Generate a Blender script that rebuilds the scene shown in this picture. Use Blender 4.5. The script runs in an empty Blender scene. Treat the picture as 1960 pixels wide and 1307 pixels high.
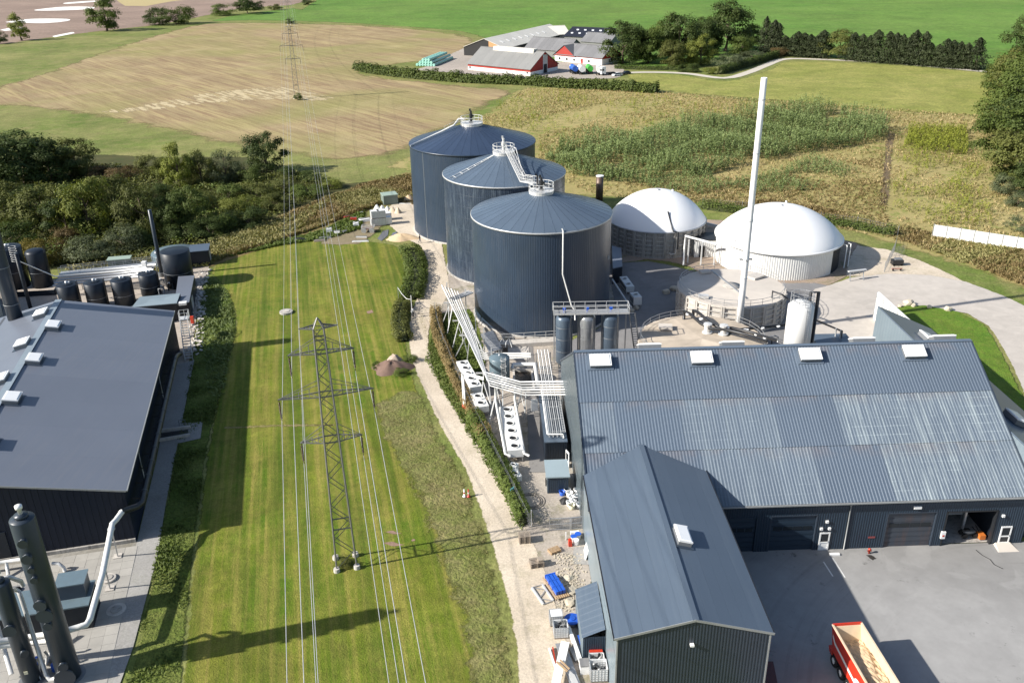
import bpy, bmesh, math, random
import numpy as np
from mathutils import Vector, Matrix
from mathutils.geometry import tessellate_polygon

R = math.radians
S = bpy.context.scene
COL = S.collection
random.seed(7)
RNG = np.random.default_rng(7)

# ------------------------------------------------------------------ camera
CAM_H, PITCH, ROLL, FPX = 58.0, R(25.0), R(-1.02), 1690.0
_f = Vector((0, math.cos(PITCH), -math.sin(PITCH)))
_r = Vector((1, 0, 0)); _u = Vector((0, math.sin(PITCH), math.cos(PITCH)))
_X = _r * math.cos(ROLL) + _u * math.sin(ROLL)
_Y = -_r * math.sin(ROLL) + _u * math.cos(ROLL)
cam = bpy.data.cameras.new('camera'); co = bpy.data.objects.new('camera', cam); COL.objects.link(co)
co.matrix_world = Matrix(((_X.x, _Y.x, -_f.x, 0), (_X.y, _Y.y, -_f.y, 0), (_X.z, _Y.z, -_f.z, CAM_H), (0, 0, 0, 1)))
cam.sensor_width = 36.0; cam.sensor_fit = 'HORIZONTAL'; cam.lens = FPX / 1960 * 36
cam.clip_start = 1.0; cam.clip_end = 6000
S.camera = co

# ------------------------------------------------------------------ sky, sun, exposure
SUN_EL, SHADOW_AZ = R(32.0), R(15.0)          # shadows fall to the right and slightly away
world = bpy.data.worlds.new('World'); S.world = world; world.use_nodes = True
wn = world.node_tree; bg = wn.nodes['Background']
sky = wn.nodes.new('ShaderNodeTexSky'); sky.sky_type = 'NISHITA'; sky.sun_disc = False
sun_dir = Vector((-math.cos(SHADOW_AZ) * math.cos(SUN_EL), -math.sin(SHADOW_AZ) * math.cos(SUN_EL), math.sin(SUN_EL)))
sky.sun_elevation = SUN_EL; sky.sun_rotation = math.atan2(sun_dir.x, sun_dir.y)
sky.air_density = 1.0; sky.dust_density = 1.2; sky.ozone_density = 1.0
wn.links.new(sky.outputs[0], bg.inputs[0]); bg.inputs[1].default_value = 0.085
sl = bpy.data.lights.new('sun', 'SUN'); sl.energy = 4.8; sl.angle = R(0.7); sl.color = (1.0, 0.95, 0.87)
so = bpy.data.objects.new('sun', sl); COL.objects.link(so)
so.rotation_euler = sun_dir.to_track_quat('Z', 'Y').to_euler(); so.location = (-60, -20, 120)
S.view_settings.view_transform = 'Standard'; S.view_settings.look = 'None'
S.view_settings.exposure = 0.75; S.view_settings.gamma = 1.0; S.view_settings.use_curve_mapping = False
S.cycles.max_bounces = 6; S.cycles.transparent_max_bounces = 16

# survey helper: the point of the level plane at height h sighted at a pixel of the 1960 x 1307 picture
def G(px, py, h=0.0):
    d = _f * FPX + _X * (px - 980) - _Y * (py - 653.5)
    t = (h - CAM_H) / d.z
    return Vector((d.x * t, d.y * t, h))
def HT(px, py, p):                               # height of a point standing above ground point p
    d = _f * FPX + _X * (px - 980) - _Y * (py - 653.5)
    return CAM_H + d.z * math.hypot(p[0], p[1]) / math.hypot(d.x, d.y)

# ------------------------------------------------------------------ object helpers
def setp(o, label=None, cat=None, group=None, kind=None):
    if label: o['label'] = label
    if cat: o['category'] = cat
    if group: o['group'] = group
    if kind: o['kind'] = kind
    return o
INV = {}
def thing(name, label, cat, loc=(0, 0, 0), rz=0.0, group=None):
    o = bpy.data.objects.new(name, None); COL.objects.link(o)
    o.empty_display_size = 0.5
    o.location = loc; o.rotation_euler = (0, 0, rz)
    INV[o.name] = (Matrix.Translation(Vector(loc)) @ Matrix.Rotation(rz, 4, 'Z')).inverted()
    return setp(o, label, cat, group)

class MB:
    """collects shapes; build() links them as one mesh object"""
    def __init__(s): s.v = []; s.f = []; s.uv = None; s.sm = []
    def add(s, vs, fs, smooth=False):
        b = len(s.v); s.v += [tuple(q) for q in vs]
        for f in fs: s.f.append([b + i for i in f]); s.sm.append(smooth)
        if s.uv is not None: s.uv += [(0, 0)] * len(vs)
        return s
    def box(s, c, d, rz=0.0, rx=0.0, ry=0.0):
        m = Matrix.Rotation(rz, 3, 'Z') @ Matrix.Rotation(ry, 3, 'Y') @ Matrix.Rotation(rx, 3, 'X')
        vs = [Vector(c) + m @ Vector((x * d[0] / 2, y * d[1] / 2, z * d[2] / 2)) for z in (-1, 1) for y in (-1, 1) for x in (-1, 1)]
        return s.add(vs, [(0, 2, 3, 1), (4, 5, 7, 6), (0, 1, 5, 4), (2, 6, 7, 3), (0, 4, 6, 2), (1, 3, 7, 5)])
    def hexa(s, b, t):
        """bottom quad b, top quad t (counter-clockwise seen from above)"""
        return s.add(list(b) + list(t), [(3, 2, 1, 0), (4, 5, 6, 7), (0, 1, 5, 4), (1, 2, 6, 5), (2, 3, 7, 6), (3, 0, 4, 7)])
    def bar(s, a, b, w, h=None):
        a = Vector(a); b = Vector(b); d = (b - a)
        if d.length < 1e-6: return s
        d.normalize(); h = h or w
        side = d.cross(Vector((0, 0, 1)))
        if side.length < 1e-3: side = Vector((1, 0, 0))
        side.normalize(); up = side.cross(d)
        vs = [p + side * (x * w / 2) + up * (y * h / 2) for p in (a, b) for x, y in ((-1, -1), (1, -1), (1, 1), (-1, 1))]
        return s.add(vs, [(0, 1, 2, 3), (7, 6, 5, 4), (0, 4, 5, 1), (1, 5, 6, 2), (2, 6, 7, 3), (3, 7, 4, 0)])
    def prism(s, poly, z0, z1):
        n = len(poly)
        vs = [(p[0], p[1], z0) for p in poly] + [(p[0], p[1], z1) for p in poly]
        return s.add(vs, [tuple(range(n - 1, -1, -1)), tuple(range(n, 2 * n))] + [(i, (i + 1) % n, n + (i + 1) % n, n + i) for i in range(n)])
    def lathe(s, c, prof, n=24, smooth=True, a0=0.0, a1=None, cap=True):
        full = a1 is None; a1 = a0 + 2 * math.pi if full else a1
        m = n if full else n + 1; vs = []
        for r, z in prof:
            for i in range(m):
                a = a0 + (a1 - a0) * i / n
                vs.append((c[0] + r * math.cos(a), c[1] + r * math.sin(a), c[2] + z))
        fs = []
        for k in range(len(prof) - 1):
            for i in range(n):
                j = (i + 1) % m
                fs.append((k * m + i, k * m + j, (k + 1) * m + j, (k + 1) * m + i))
        s.add(vs, fs, smooth)
        if cap and full:
            b = len(s.v) - len(vs)
            if prof[0][0] > 1e-4: s.f.append([b + i for i in range(m - 1, -1, -1)]); s.sm.append(False)
            if prof[-1][0] > 1e-4: s.f.append([b + (len(prof) - 1) * m + i for i in range(m)]); s.sm.append(False)
        return s
    def tube(s, pts, r, n=8, closed=False, rs=None):
        pts = [Vector(p) for p in pts]; L = len(pts); vs = []
        side = None
        for i, p in enumerate(pts):
            if closed: d = pts[(i + 1) % L] - pts[i - 1]
            else: d = pts[min(i + 1, L - 1)] - pts[max(i - 1, 0)]
            d.normalize()
            if side is None:
                side = d.cross(Vector((0, 0, 1)))
                if side.length < 1e-3: side = d.cross(Vector((1, 0, 0)))
            side = side - d * side.dot(d)
            if side.length < 1e-4: side = d.orthogonal()
            side.normalize(); up = side.cross(d)
            q = rs[i] if rs else r
            for k in range(n):
                a = 2 * math.pi * k / n
                vs.append(p + side * (q * math.cos(a)) + up * (q * math.sin(a)))
        fs = []
        for i in range(L if closed else L - 1):
            for k in range(n):
                j = (i + 1) % L; k2 = (k + 1) % n
                fs.append((i * n + k, i * n + k2, j * n + k2, j * n + k))
        s.add(vs, fs, True)
        if not closed:
            b = len(s.v) - len(vs)
            s.f.append([b + k for k in range(n)]); s.sm.append(False)
            s.f.append([b + (L - 1) * n + k for k in range(n - 1, -1, -1)]); s.sm.append(False)
        return s
    def corr(s, o, U, V, Nn, lu, lv, pitch=0.33, depth=0.05):
        """ribbed metal sheet: origin o, width axis U, rib axis V, outward normal N"""
        if s.uv is None: s.uv = [(0, 0)] * len(s.v)
        o = Vector(o); U = Vector(U); V = Vector(V); Nn = Vector(Nn)
        n = max(1, round(lu / pitch)); p = lu / n; prof = []
        for i in range(n):
            for t, d in ((0, 0), (.42, 0), (.52, 1), (.9, 1)): prof.append(((i + t) * p, d * depth))
        prof.append((lu, 0)); b = len(s.v)
        for u, d in prof:
            for v in (0, lv):
                s.v.append(tuple(o + U * u + V * v + Nn * d)); s.uv.append((u, v))
        flip = U.cross(V).dot(Nn) < 0
        for i in range(len(prof) - 1):
            q = [b + 2 * i, b + 2 * i + 2, b + 2 * i + 3, b + 2 * i + 1]
            s.f.append(q[::-1] if flip else q); s.sm.append(False)
        return s
    def mesh(s, name, m):
        me = bpy.data.meshes.new(name); me.from_pydata(s.v, [], s.f)
        if s.uv is not None:
            l = me.uv_layers.new(name='UV'); idx = np.empty(len(me.loops), dtype=np.int32)
            me.loops.foreach_get('vertex_index', idx)
            l.data.foreach_set('uv', np.array(s.uv, dtype=np.float32)[idx].ravel())
        if any(s.sm): me.polygons.foreach_set('use_smooth', s.sm)
        if m: me.materials.append(m)
        return me
    def build(s, name, m, parent=None, local=False):
        o = bpy.data.objects.new(name, s.mesh(name, m)); COL.objects.link(o)
        if parent is not None:
            o.parent = parent
            if not local:
                if parent.name in INV: o.matrix_parent_inverse = INV[parent.name]; 
                else:
                    root = parent.parent
                    o.matrix_parent_inverse = Matrix() if root is None else Matrix()
        return o
def link(o, parent):
    o.parent = parent
    if parent.name in INV: o.matrix_parent_inverse = INV[parent.name]
def sub(o, part):
    """o (built in the same space as part) becomes a piece of part"""
    o.parent = part
def copy_tree(o, parent=None):
    c = o.copy(); COL.objects.link(c); c.parent = parent
    for ch in list(o.children): copy_tree(ch, c)
    return c
def mesh_obj(name, me, parent=None, local=True):
    o = bpy.data.objects.new(name, me); COL.objects.link(o)
    if parent is not None:
        o.parent = parent
        if not local and parent.name in INV: o.matrix_parent_inverse = INV[parent.name]
    return o

# ------------------------------------------------------------------ materials
class NT:
    def __init__(s, name):
        s.m = bpy.data.materials.new(name); s.m.use_nodes = True; s.t = s.m.node_tree
        s.b = s.t.nodes['Principled BSDF']; s.out = s.t.nodes['Material Output']
        s.geo = s.t.nodes.new('ShaderNodeNewGeometry')
    def n(s, ty, **kw):
        q = s.t.nodes.new(ty)
        for k, v in kw.items():
            if k.startswith('_'): setattr(q, k[1:], v)
            else: s.put(q.inputs[int(k[1:]) if k[0] == 'i' and k[1:].isdigit() else k.replace('_', ' ')], v)
        return q
    def put(s, sock, v):
        if isinstance(v, bpy.types.NodeSocket): s.t.links.new(v, sock)
        elif isinstance(v, (tuple, list)) and sock.type == 'RGBA' and len(v) == 3: sock.default_value = (*v, 1)
        else: sock.default_value = v
    def noise(s, scale, detail=4, vec=None, rough=.55, dist=0.0):
        q = s.n('ShaderNodeTexNoise', Vector=vec if vec is not None else s.geo.outputs['Position'], Scale=scale, Detail=detail, Roughness=rough, Distortion=dist)
        return q.outputs['Fac']
    def mapped(s, rz=0.0, sc=(1, 1, 1), vec=None):
        a = s.n('ShaderNodeMapping', _vector_type='POINT', Vector=vec if vec is not None else s.geo.outputs['Position'])
        a.inputs['Rotation'].default_value = (0, 0, rz)
        b = s.n('ShaderNodeVectorMath', _operation='MULTIPLY', i0=a.outputs[0], i1=sc)
        return b.outputs[0]
    def ramp(s, f, lo, hi):
        return s.n('ShaderNodeMapRange', Value=f, From_Min=lo, From_Max=hi).outputs[0]
    def math(s, op, a, b=0.0, clamp=False):
        q = s.n('ShaderNodeMath', _operation=op, _use_clamp=clamp, i0=a, i1=b); return q.outputs[0]
    def mix(s, f, a, b, mode='MIX'):
        q = s.n('ShaderNodeMix', _data_type='RGBA', _blend_type=mode)
        s.put(q.inputs[0], f); s.put(q.inputs[6], a); s.put(q.inputs[7], b); return q.outputs[2]
    def color(s, v): s.put(s.b.inputs['Base Color'], v)
    def bump(s, h, strength=.3, dist=.05):
        q = s.n('ShaderNodeBump', Strength=strength, Distance=dist, Height=h)
        s.t.links.new(q.outputs[0], s.b.inputs['Normal'])
    def p(s, rough=.7, metal=0.0, spec=.5):
        s.put(s.b.inputs['Roughness'], rough); s.put(s.b.inputs['Metallic'], metal); s.put(s.b.inputs['Specular IOR Level'], spec); return s
    def edge_alpha(s, sc=1.2, amt=.9):
        a = s.n('ShaderNodeAttribute', _attribute_name='edge')
        nz = s.noise(sc, 5, rough=.7)
        v = s.math('ADD', a.outputs['Fac'], s.math('MULTIPLY', s.math('SUBTRACT', nz, .5), amt * 2))
        full = s.math('GREATER_THAN', a.outputs['Fac'], .999)
        v = s.math('MAXIMUM', s.ramp(v, .35, .65), full)
        s.put(s.b.inputs['Alpha'], v)
def mul(c, k): return tuple(min(1, x * k) for x in c)
def mat(name, c, rough=.6, metal=0.0, var=.15, sc=1.5, bump=0.0, bsc=30, spec=.5, dirt=0.0, dirtc=(.1, .085, .06)):
    k = NT(name).p(rough, metal, spec)
    f = k.noise(sc, 5)
    v = k.mix(f, mul(c, 1 - var), mul(c, 1 + var))
    if dirt:
        st = k.noise(1.0, 5, k.mapped(0, (2.2, 2.2, .25)), .7)
        v = k.mix(k.math('MULTIPLY', k.ramp(st, .48, .75), dirt), v, dirtc)
    oi = k.n('ShaderNodeObjectInfo')
    v = k.mix(1.0, v, k.n('ShaderNodeMapRange', Value=oi.outputs['Random'], To_Min=1 - var * .35, To_Max=1 + var * .35).outputs[0], 'MULTIPLY')
    k.color(v)
    if bump: k.bump(k.noise(bsc, 3), bump, .02)
    return k.m
M = {}
NAVY = (.042, .060, .088)
M['navy'] = mat('navy_paint', NAVY, .42, 0, .12, .6, spec=.5)
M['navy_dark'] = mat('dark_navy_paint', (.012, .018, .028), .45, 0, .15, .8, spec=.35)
M['black'] = mat('black_rubber', (.012, .012, .013), .6, 0, .2)
M['black_steel'] = mat('black_steel', (.02, .021, .024), .42, 0, .2)
M['white'] = mat('white_paint', (.72, .72, .70), .45, 0, .06, .8, dirt=.18, dirtc=(.35, .32, .27))
M['white_clean'] = mat('white_plastic', (.80, .80, .79), .35, 0, .04)
M['galv'] = mat('galvanised_steel', (.46, .47, .48), .42, .55, .18, 3)
M['galv_light'] = mat('pale_pipe_cladding', (.62, .62, .61), .38, .25, .12, 2)
M['grey_steel'] = mat('grey_steel', (.20, .21, .22), .5, .3, .2, 3)
M['concrete'] = mat('concrete', (.52, .485, .44), .85, 0, .18, 1.2, .25, 18, dirt=.35, dirtc=(.12, .10, .08))
M['concrete_dark'] = mat('weathered_concrete', (.38, .36, .33), .85, 0, .25, 1.0, .25, 18, dirt=.8, dirtc=(.05, .045, .04))
M['red'] = mat('red_paint', (.50, .045, .02), .35, 0, .12)
M['blue'] = mat('blue_plastic', (.02, .10, .50), .4, 0, .12)
M['wood'] = mat('pale_timber', (.42, .29, .17), .8, 0, .25, 4)
M['wood_grey'] = mat('grey_timber', (.30, .25, .20), .85, 0, .25, 4)
M['glass'] = mat('dark_glass', (.015, .02, .025), .08, 0, .1)
M['stone'] = mat('boulder_stone', (.52, .46, .36), .9, 0, .25, 1.2, .4, 6)
M['sand'] = mat('sand', (.55, .41, .26), .95, 0, .2, 2.0, .5, 14)
M['bark'] = mat('bark', (.10, .075, .05), .9, 0, .25, 3, .4, 8)
M['green_cab'] = mat('grey_green_paint', (.17, .21, .19), .5, 0, .1)
M['rust_navy'] = mat('rust_spotted_navy', (.045, .055, .072), .5, 0, .2, 1.2, dirt=.35, dirtc=(.16, .07, .03))
M['silo'] = mat('blue_steel_silo', (.10, .135, .18), .3, .35, .3, .6, dirt=.4, dirtc=(.03, .04, .06))
M['silo_bright'] = mat('bright_steel_silo', (.30, .31, .32), .28, .5, .4, .6, dirt=.7, dirtc=(.04, .05, .07))
M['pale_roof'] = mat('pale_blue_roof', (.26, .32, .35), .38, 0, .12, .4)
M['pale_green'] = mat('pale_green_roof', (.30, .38, .32), .5, 0, .1)
M['wire'] = mat('wire_mesh', (.30, .31, .32), .5, .4, .1)
M['col'] = mat('dark_slate_steel', (.026, .038, .054), .38, 0, .15, .5)
M['cream'] = mat('cream_plate', (.65, .62, .45), .5, 0, .05)
M['grey_plastic'] = mat('grey_plastic', (.22, .22, .22), .55, 0, .15)
M['ridge_pale'] = mat('pale_ridge', (.24, .29, .33), .35, 0, .1)
M['wall_navy2'] = mat('deep_navy_wall', (.006, .012, .026), .5, 0, .12, .4, spec=.25)
M['trailer_red'] = mat('trailer_red', (.52, .035, .015), .35, 0, .1, .8)
M['sand_lining'] = mat('sand_dusted_steel', (.62, .50, .35), .8, 0, .18, 1.5)
M['cream_bag'] = mat('cream_fabric_bag', (.55, .45, .33), .9, 0, .1)
M['pipe_white'] = mat('aged_white_pipe', (.47, .475, .47), .42, .1, .15, 1.5, dirt=.3, dirtc=(.25, .23, .2))
M['tank_black'] = mat('black_navy_steel', (.014, .020, .030), .42, 0, .15, .5, spec=.35)
M['tank_blue'] = mat('blue_grey_paint', (.12, .17, .20), .38, 0, .15, 1.0, dirt=.2)

# ------------------------------------------------------------------ ground sheets
def smooth_poly(pts, step=4.0, closed=True):
    out = []; n = len(pts)
    for i in range(n if closed else n - 1):
        p0, p1, p2, p3 = (pts[(i + k) % n] if closed else pts[min(max(i + k, 0), n - 1)] for k in (-1, 0, 1, 2))
        L = math.hypot(p2[0] - p1[0], p2[1] - p1[1]); m = max(1, min(24, int(L / step)))
        for j in range(m):
            t = j / m
            q = [.5 * (2 * p1[a] + (p2[a] - p0[a]) * t + (2 * p0[a] - 5 * p1[a] + 4 * p2[a] - p3[a]) * t * t + (3 * p1[a] - p0[a] - 3 * p2[a] + p3[a]) * t ** 3) for a in (0, 1)]
            out.append(q)
    if not closed: out.append(list(pts[-1][:2]))
    return out
def sheet(name, pts, z, m, fade=1.0, smooth=True, step=4.0, label=None, parent=None):
    P = [(p[0], p[1]) for p in pts]
    if smooth: P = smooth_poly(P, step)
    area = sum(P[i - 1][0] * P[i][1] - P[i][0] * P[i - 1][1] for i in range(len(P)))
    if area < 0: P = P[::-1]
    n = len(P); me = bpy.data.meshes.new(name)
    vs = [(x, y, z) for x, y in P]; fs = []; edge = []
    if fade > 0:
        for i in range(n):
            a, b, c = Vector(P[i - 1]), Vector(P[i]), Vector(P[(i + 1) % n])
            d = (c - a).normalized(); vs.append((b.x - d.y * fade, b.y + d.x * fade, z))
        for i in range(n): fs.append((i, (i + 1) % n, n + (i + 1) % n, n + i))
        ring = [Vector(v) for v in vs[n:]]; off = n; edge = [0.0] * n + [1.0] * n
    else: ring = [Vector(v) for v in vs]; off = 0; edge = [1.0] * n
    fs += [tuple(off + i for i in t) for t in tessellate_polygon([ring])]
    me.from_pydata(vs, [], fs)
    for p in me.polygons:
        if p.normal.z < 0: p.flip()
    at = me.attributes.new('edge', 'FLOAT', 'POINT'); at.data.foreach_set('value', edge)
    me.materials.append(m)
    o = bpy.data.objects.new(name, me); COL.objects.link(o)
    if parent is None: o['kind'] = 'structure'
    else: o.parent = parent
    return o
def ribbon(line, w0, w1=None):
    """polygon of a strip along a centre line"""
    L = smooth_poly([(p[0], p[1]) for p in line], 4.0, False); n = len(L); a = []; b = []; w1 = w1 or w0
    for i, p in enumerate(L):
        d = (Vector(L[min(i + 1, n - 1)]) - Vector(L[max(i - 1, 0)])).normalized(); w = (w0 + (w1 - w0) * i / n) / 2
        a.append((p[0] - d.y * w, p[1] + d.x * w)); b.append((p[0] + d.y * w, p[1] - d.x * w))
    return a + b[::-1]
def GP(l, h=0.0): return [G(x, y, h) for x, y in l]

def grass_mat(name, c1, c2, c3, stripe=None, sw=2.4, rz=R(13), patch=.045, edge=True, sc=1.2, blade=5.0, bs=.6):
    k = NT(name).p(.9, 0, .2)
    big = k.noise(patch, 4, dist=.5); mid = k.noise(patch * 7, 5, rough=.65); fine = k.noise(blade, 3, rough=.7)
    v = k.mix(k.ramp(big, .35, .65), c1, c2)
    v = k.mix(k.math('MULTIPLY', k.ramp(mid, .45, .75), .8), v, c3)
    if stripe:
        sx = k.n('ShaderNodeSeparateXYZ', Vector=k.mapped(rz)).outputs[0]
        wob = k.math('ADD', sx, k.math('MULTIPLY', k.noise(.06, 3), 2.0))
        st = k.math('SINE', k.math('MULTIPLY', wob, 2 * math.pi / sw))
        streak = k.noise(1.0, 4, k.mapped(rz, (4.2 / sw, .09 / sw, 1)), .6)
        streak2 = k.noise(1.0, 3, k.mapped(rz, (1.1 / sw, .04 / sw, 1)), .6)
        v = k.mix(k.math('MULTIPLY', k.ramp(st, -.6, .6), stripe * .6), v, mul(c2, 1.2))
        v = k.mix(k.math('MULTIPLY', k.ramp(streak, .42, .66), stripe * 1.5), v, mul(c3, 1.2))
        v = k.mix(k.math('MULTIPLY', k.ramp(streak2, .46, .62), stripe * 1.2), v, mul(c1, .75))
    m2 = k.noise(patch * 22, 6, rough=.75, dist=.3); m3 = k.noise(patch * 2.6, 5, rough=.7, dist=.8)
    v = k.mix(1.0, v, k.n('ShaderNodeMapRange', Value=m2, From_Min=.3, From_Max=.7, To_Min=.80, To_Max=1.2).outputs[0], 'MULTIPLY')
    v = k.mix(1.0, v, k.n('ShaderNodeMapRange', Value=m3, From_Min=.35, From_Max=.65, To_Min=.84, To_Max=1.14).outputs[0], 'MULTIPLY')
    v = k.mix(1.0, v, k.n('ShaderNodeMapRange', Value=fine, From_Min=.25, From_Max=.75, To_Min=.72 if stripe else .62, To_Max=1.24 if stripe else 1.35).outputs[0], 'MULTIPLY')
    k.color(v); k.bump(k.math('ADD', fine, k.math('MULTIPLY', mid, .8)), bs, .25)
    if edge: k.edge_alpha(sc)
    return k.m
def dirt_mat(name, c1, c2, peb=6.0, patch=.12, weeds=0.0, weedc=(.11, .13, .035), bs=.5, edge=True, sc=.9, streak=None):
    k = NT(name).p(.92, 0, .2)
    big = k.noise(patch, 5, dist=.4); fine = k.noise(peb, 4, rough=.75)
    v = k.mix(k.ramp(big, .32, .68), c1, c2)
    if streak:
        st = k.noise(1.0, 5, k.mapped(streak[0], (streak[1], streak[2], 1)), .6, .3)
        v = k.mix(k.math('MULTIPLY', k.ramp(st, .38, .7), streak[3]), v, mul(c1, .62))
    v = k.mix(1.0, v, k.n('ShaderNodeMapRange', Value=fine, From_Min=.2, From_Max=.8, To_Min=.68, To_Max=1.3).outputs[0], 'MULTIPLY')
    if weeds:
        w = k.math('ADD', k.noise(.35, 6, rough=.75), k.math('MULTIPLY', k.noise(.05, 2), .35))
        v = k.mix(k.math('MULTIPLY', k.ramp(w, .70, .82), weeds), v, weedc)
    k.color(v); k.bump(fine, bs, .08)
    if edge: k.edge_alpha(sc)
    return k.m

ORD = ['first', 'second', 'third', 'fourth', 'fifth', 'sixth', 'seventh', 'eighth', 'ninth', 'tenth', 'eleventh', 'twelfth', 'thirteenth', 'fourteenth', 'fifteenth', 'sixteenth', 'seventeenth', 'eighteenth', 'nineteenth', 'twentieth', 'twenty-first', 'twenty-second', 'twenty-third', 'twenty-fourth', 'twenty-fifth', 'twenty-sixth', 'twenty-seventh', 'twenty-eighth', 'twenty-ninth', 'thirtieth']

# ================================================================== THE GROUND
m_past = grass_mat('pasture_grass', (.12, .165, .032), (.22, .22, .075), (.27, .24, .10), patch=.025, edge=False, blade=2.0)
g = MB().add([(-2500, -120, 0), (2500, -120, 0), (2500, 4200, 0), (-2500, 4200, 0)], [(0, 1, 2, 3)]).build('ground', m_past); g['kind'] = 'structure'
def stubble_mat():
    k = NT('stubble').p(.95, 0, .15)
    v1 = k.mapped(R(50), (.045, .7, 1)); v2 = k.mapped(R(50), (.012, .16, 1))
    s1 = k.noise(1.0, 4, v1, .6, .4); s2 = k.noise(1.0, 4, v2, .6, .6); big = k.noise(.012, 4, dist=.6); fine = k.noise(1.6, 3)
    v = k.mix(k.ramp(s2, .38, .62), (.28, .215, .12), (.38, .30, .155))
    v = k.mix(k.math('MULTIPLY', k.ramp(s1, .44, .62), .75), v, (.22, .145, .088))
    v = k.mix(k.math('MULTIPLY', k.ramp(big, .46, .64), .6), v, (.24, .245, .08))
    v = k.mix(k.math('MULTIPLY', k.ramp(k.noise(.03, 5, rough=.7), .5, .7), .35), v, (.48, .38, .22))
    v = k.mix(1.0, v, k.n('ShaderNodeMapRange', Value=fine, From_Min=.2, From_Max=.8, To_Min=.8, To_Max=1.2).outputs[0], 'MULTIPLY')
    k.color(v); k.bump(s1, .3, .3); k.edge_alpha(.09, .8); return k.m
sheet('stubble_field', GP([(-260, 235), (-60, 178), (70, 140), (150, 112), (235, 84), (330, 57), (400, 45), (560, 44), (760, 52), (890, 66), (918, 80), (880, 110), (740, 128), (700, 140), (850, 158), (1000, 172), (955, 200), (850, 262), (760, 300), (640, 312), (560, 302), (430, 284), (300, 255), (170, 226), (60, 212), (-60, 205)]), .03, stubble_mat(), 11.0, step=12)
k = NT('pale_straw').p(.95, 0, .15)
nz = k.noise(1.0, 5, k.mapped(R(50), (.07, .5, 1)), .65); k.color(k.mix(k.noise(.5, 3), (.54, .45, .29), (.44, .36, .21)))
ea = k.n('ShaderNodeAttribute', _attribute_name='edge').outputs['Fac']
k.put(k.b.inputs['Alpha'], k.ramp(k.math('ADD', k.math('MULTIPLY', ea, .24), nz), .66, .78)); k = k.m
sheet('straw_patch', GP([(165, 214), (250, 204), (330, 188), (395, 176), (480, 168), (560, 166), (650, 188), (620, 196), (520, 194), (400, 200), (300, 213), (200, 220)]), .05, k, 5.0, step=8)
m_green = grass_mat('winter_crop', (.092, .195, .028), (.135, .225, .042), (.125, .19, .045), patch=.008, stripe=.15, sw=9, rz=R(-78), edge=True, sc=.1, blade=.5)
sheet('green_field', GP([(398, 42), (480, 40), (620, 43), (760, 51), (880, 61), (930, 78), (1000, 108), (1200, 135), (1300, 126), (1500, 108), (1900, 140), (2050, 160), (2300, -40), (1500, -70), (700, -70), (600, 3), (560, 16), (470, 26)]), .04, m_green, 4.0, step=25)
m_mead = grass_mat('hay_meadow', (.22, .235, .055), (.30, .285, .085), (.17, .20, .045), patch=.05, edge=True, sc=.3, blade=1.2)
sheet('meadow', GP([(1195, 142), (1300, 143), (1390, 155), (1470, 133), (1510, 118), (1700, 124), (1890, 140), (2080, 160), (2080, 235), (1880, 222), (1700, 214), (1500, 194), (1260, 173)]), .05, m_mead, 3.0, step=8)
m_scrub = dirt_mat('dry_scrub_ground', (.38, .315, .14), (.27, .23, .085), 1.2, .03, 1.0, (.165, .20, .045), sc=.25)
sheet('scrub_land', GP([(780, 330), (730, 322), (850, 262), (950, 200), (1010, 168), (1260, 175), (1480, 196), (1880, 222), (2100, 240), (2200, 720), (1990, 575), (1860, 520), (1740, 482), (1600, 440), (1450, 400), (1150, 380), (900, 372)]), .03, m_scrub, 4.0, step=8)
sheet('dirt_strip', GP([(1696, 250), (1716, 252), (1712, 300), (1704, 395), (1680, 395), (1688, 300)]), .05, dirt_mat('dark_dirt', (.13, .095, .06), (.18, .135, .08), 1.5, .1, .3, sc=.5), 1.5)
m_bank = dirt_mat('rank_grass_bank', (.24, .165, .075), (.18, .16, .05), 1.5, .08, .7, (.12, .14, .035), sc=.3)
sheet('rough_bank', GP([(1400, 388), (1600, 425), (1740, 462), (1860, 500), (1990, 545), (2150, 640), (2150, 560), (1960, 470), (1780, 450), (1640, 410), (1500, 385)]), .06, m_bank, 2.0)
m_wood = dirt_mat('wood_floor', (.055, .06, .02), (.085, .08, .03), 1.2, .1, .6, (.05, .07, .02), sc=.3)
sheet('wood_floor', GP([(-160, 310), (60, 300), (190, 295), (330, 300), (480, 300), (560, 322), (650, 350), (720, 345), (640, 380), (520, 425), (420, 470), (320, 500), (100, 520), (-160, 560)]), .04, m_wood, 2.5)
sheet('ditch_bank', GP([(120, 520), (320, 488), (400, 470), (480, 440), (600, 395), (720, 350), (792, 330), (800, 400), (740, 395), (660, 425), (560, 462), (440, 500), (390, 520), (200, 545)]), .055, m_bank, 1.5)

# bare works site beyond the stubble, with pale ponds of spread lime
m_dirt = dirt_mat('bare_earth', (.34, .25, .20), (.24, .175, .14), .5, .02, .12, sc=.1, streak=(R(30), .03, .3, .7))
sheet('works_site', GP([(-300, 150), (-60, 95), (60, 78), (180, 62), (290, 50), (380, 34), (470, 16), (600, 0), (640, -50), (-300, -50)]), .035, m_dirt, 4.0, step=25)
m_lime = mat('white_lime', (.85, .83, .78), .9, 0, .05, .2)
for pts in ([(10, 43), (60, 37), (128, 37), (128, 41), (85, 45), (40, 44)], [(65, 20), (120, 14), (175, 14), (172, 18), (100, 21)], [(0, 58), (30, 53), (50, 55), (10, 60)], [(125, 6), (180, 2), (182, 4), (130, 8)], [(100, 70), (140, 62), (143, 64), (104, 72)], [(-60, 70), (-20, 62), (-5, 66)]):
    sheet('lime_spread', GP(pts), .06, m_lime, 0, step=6)
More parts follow.
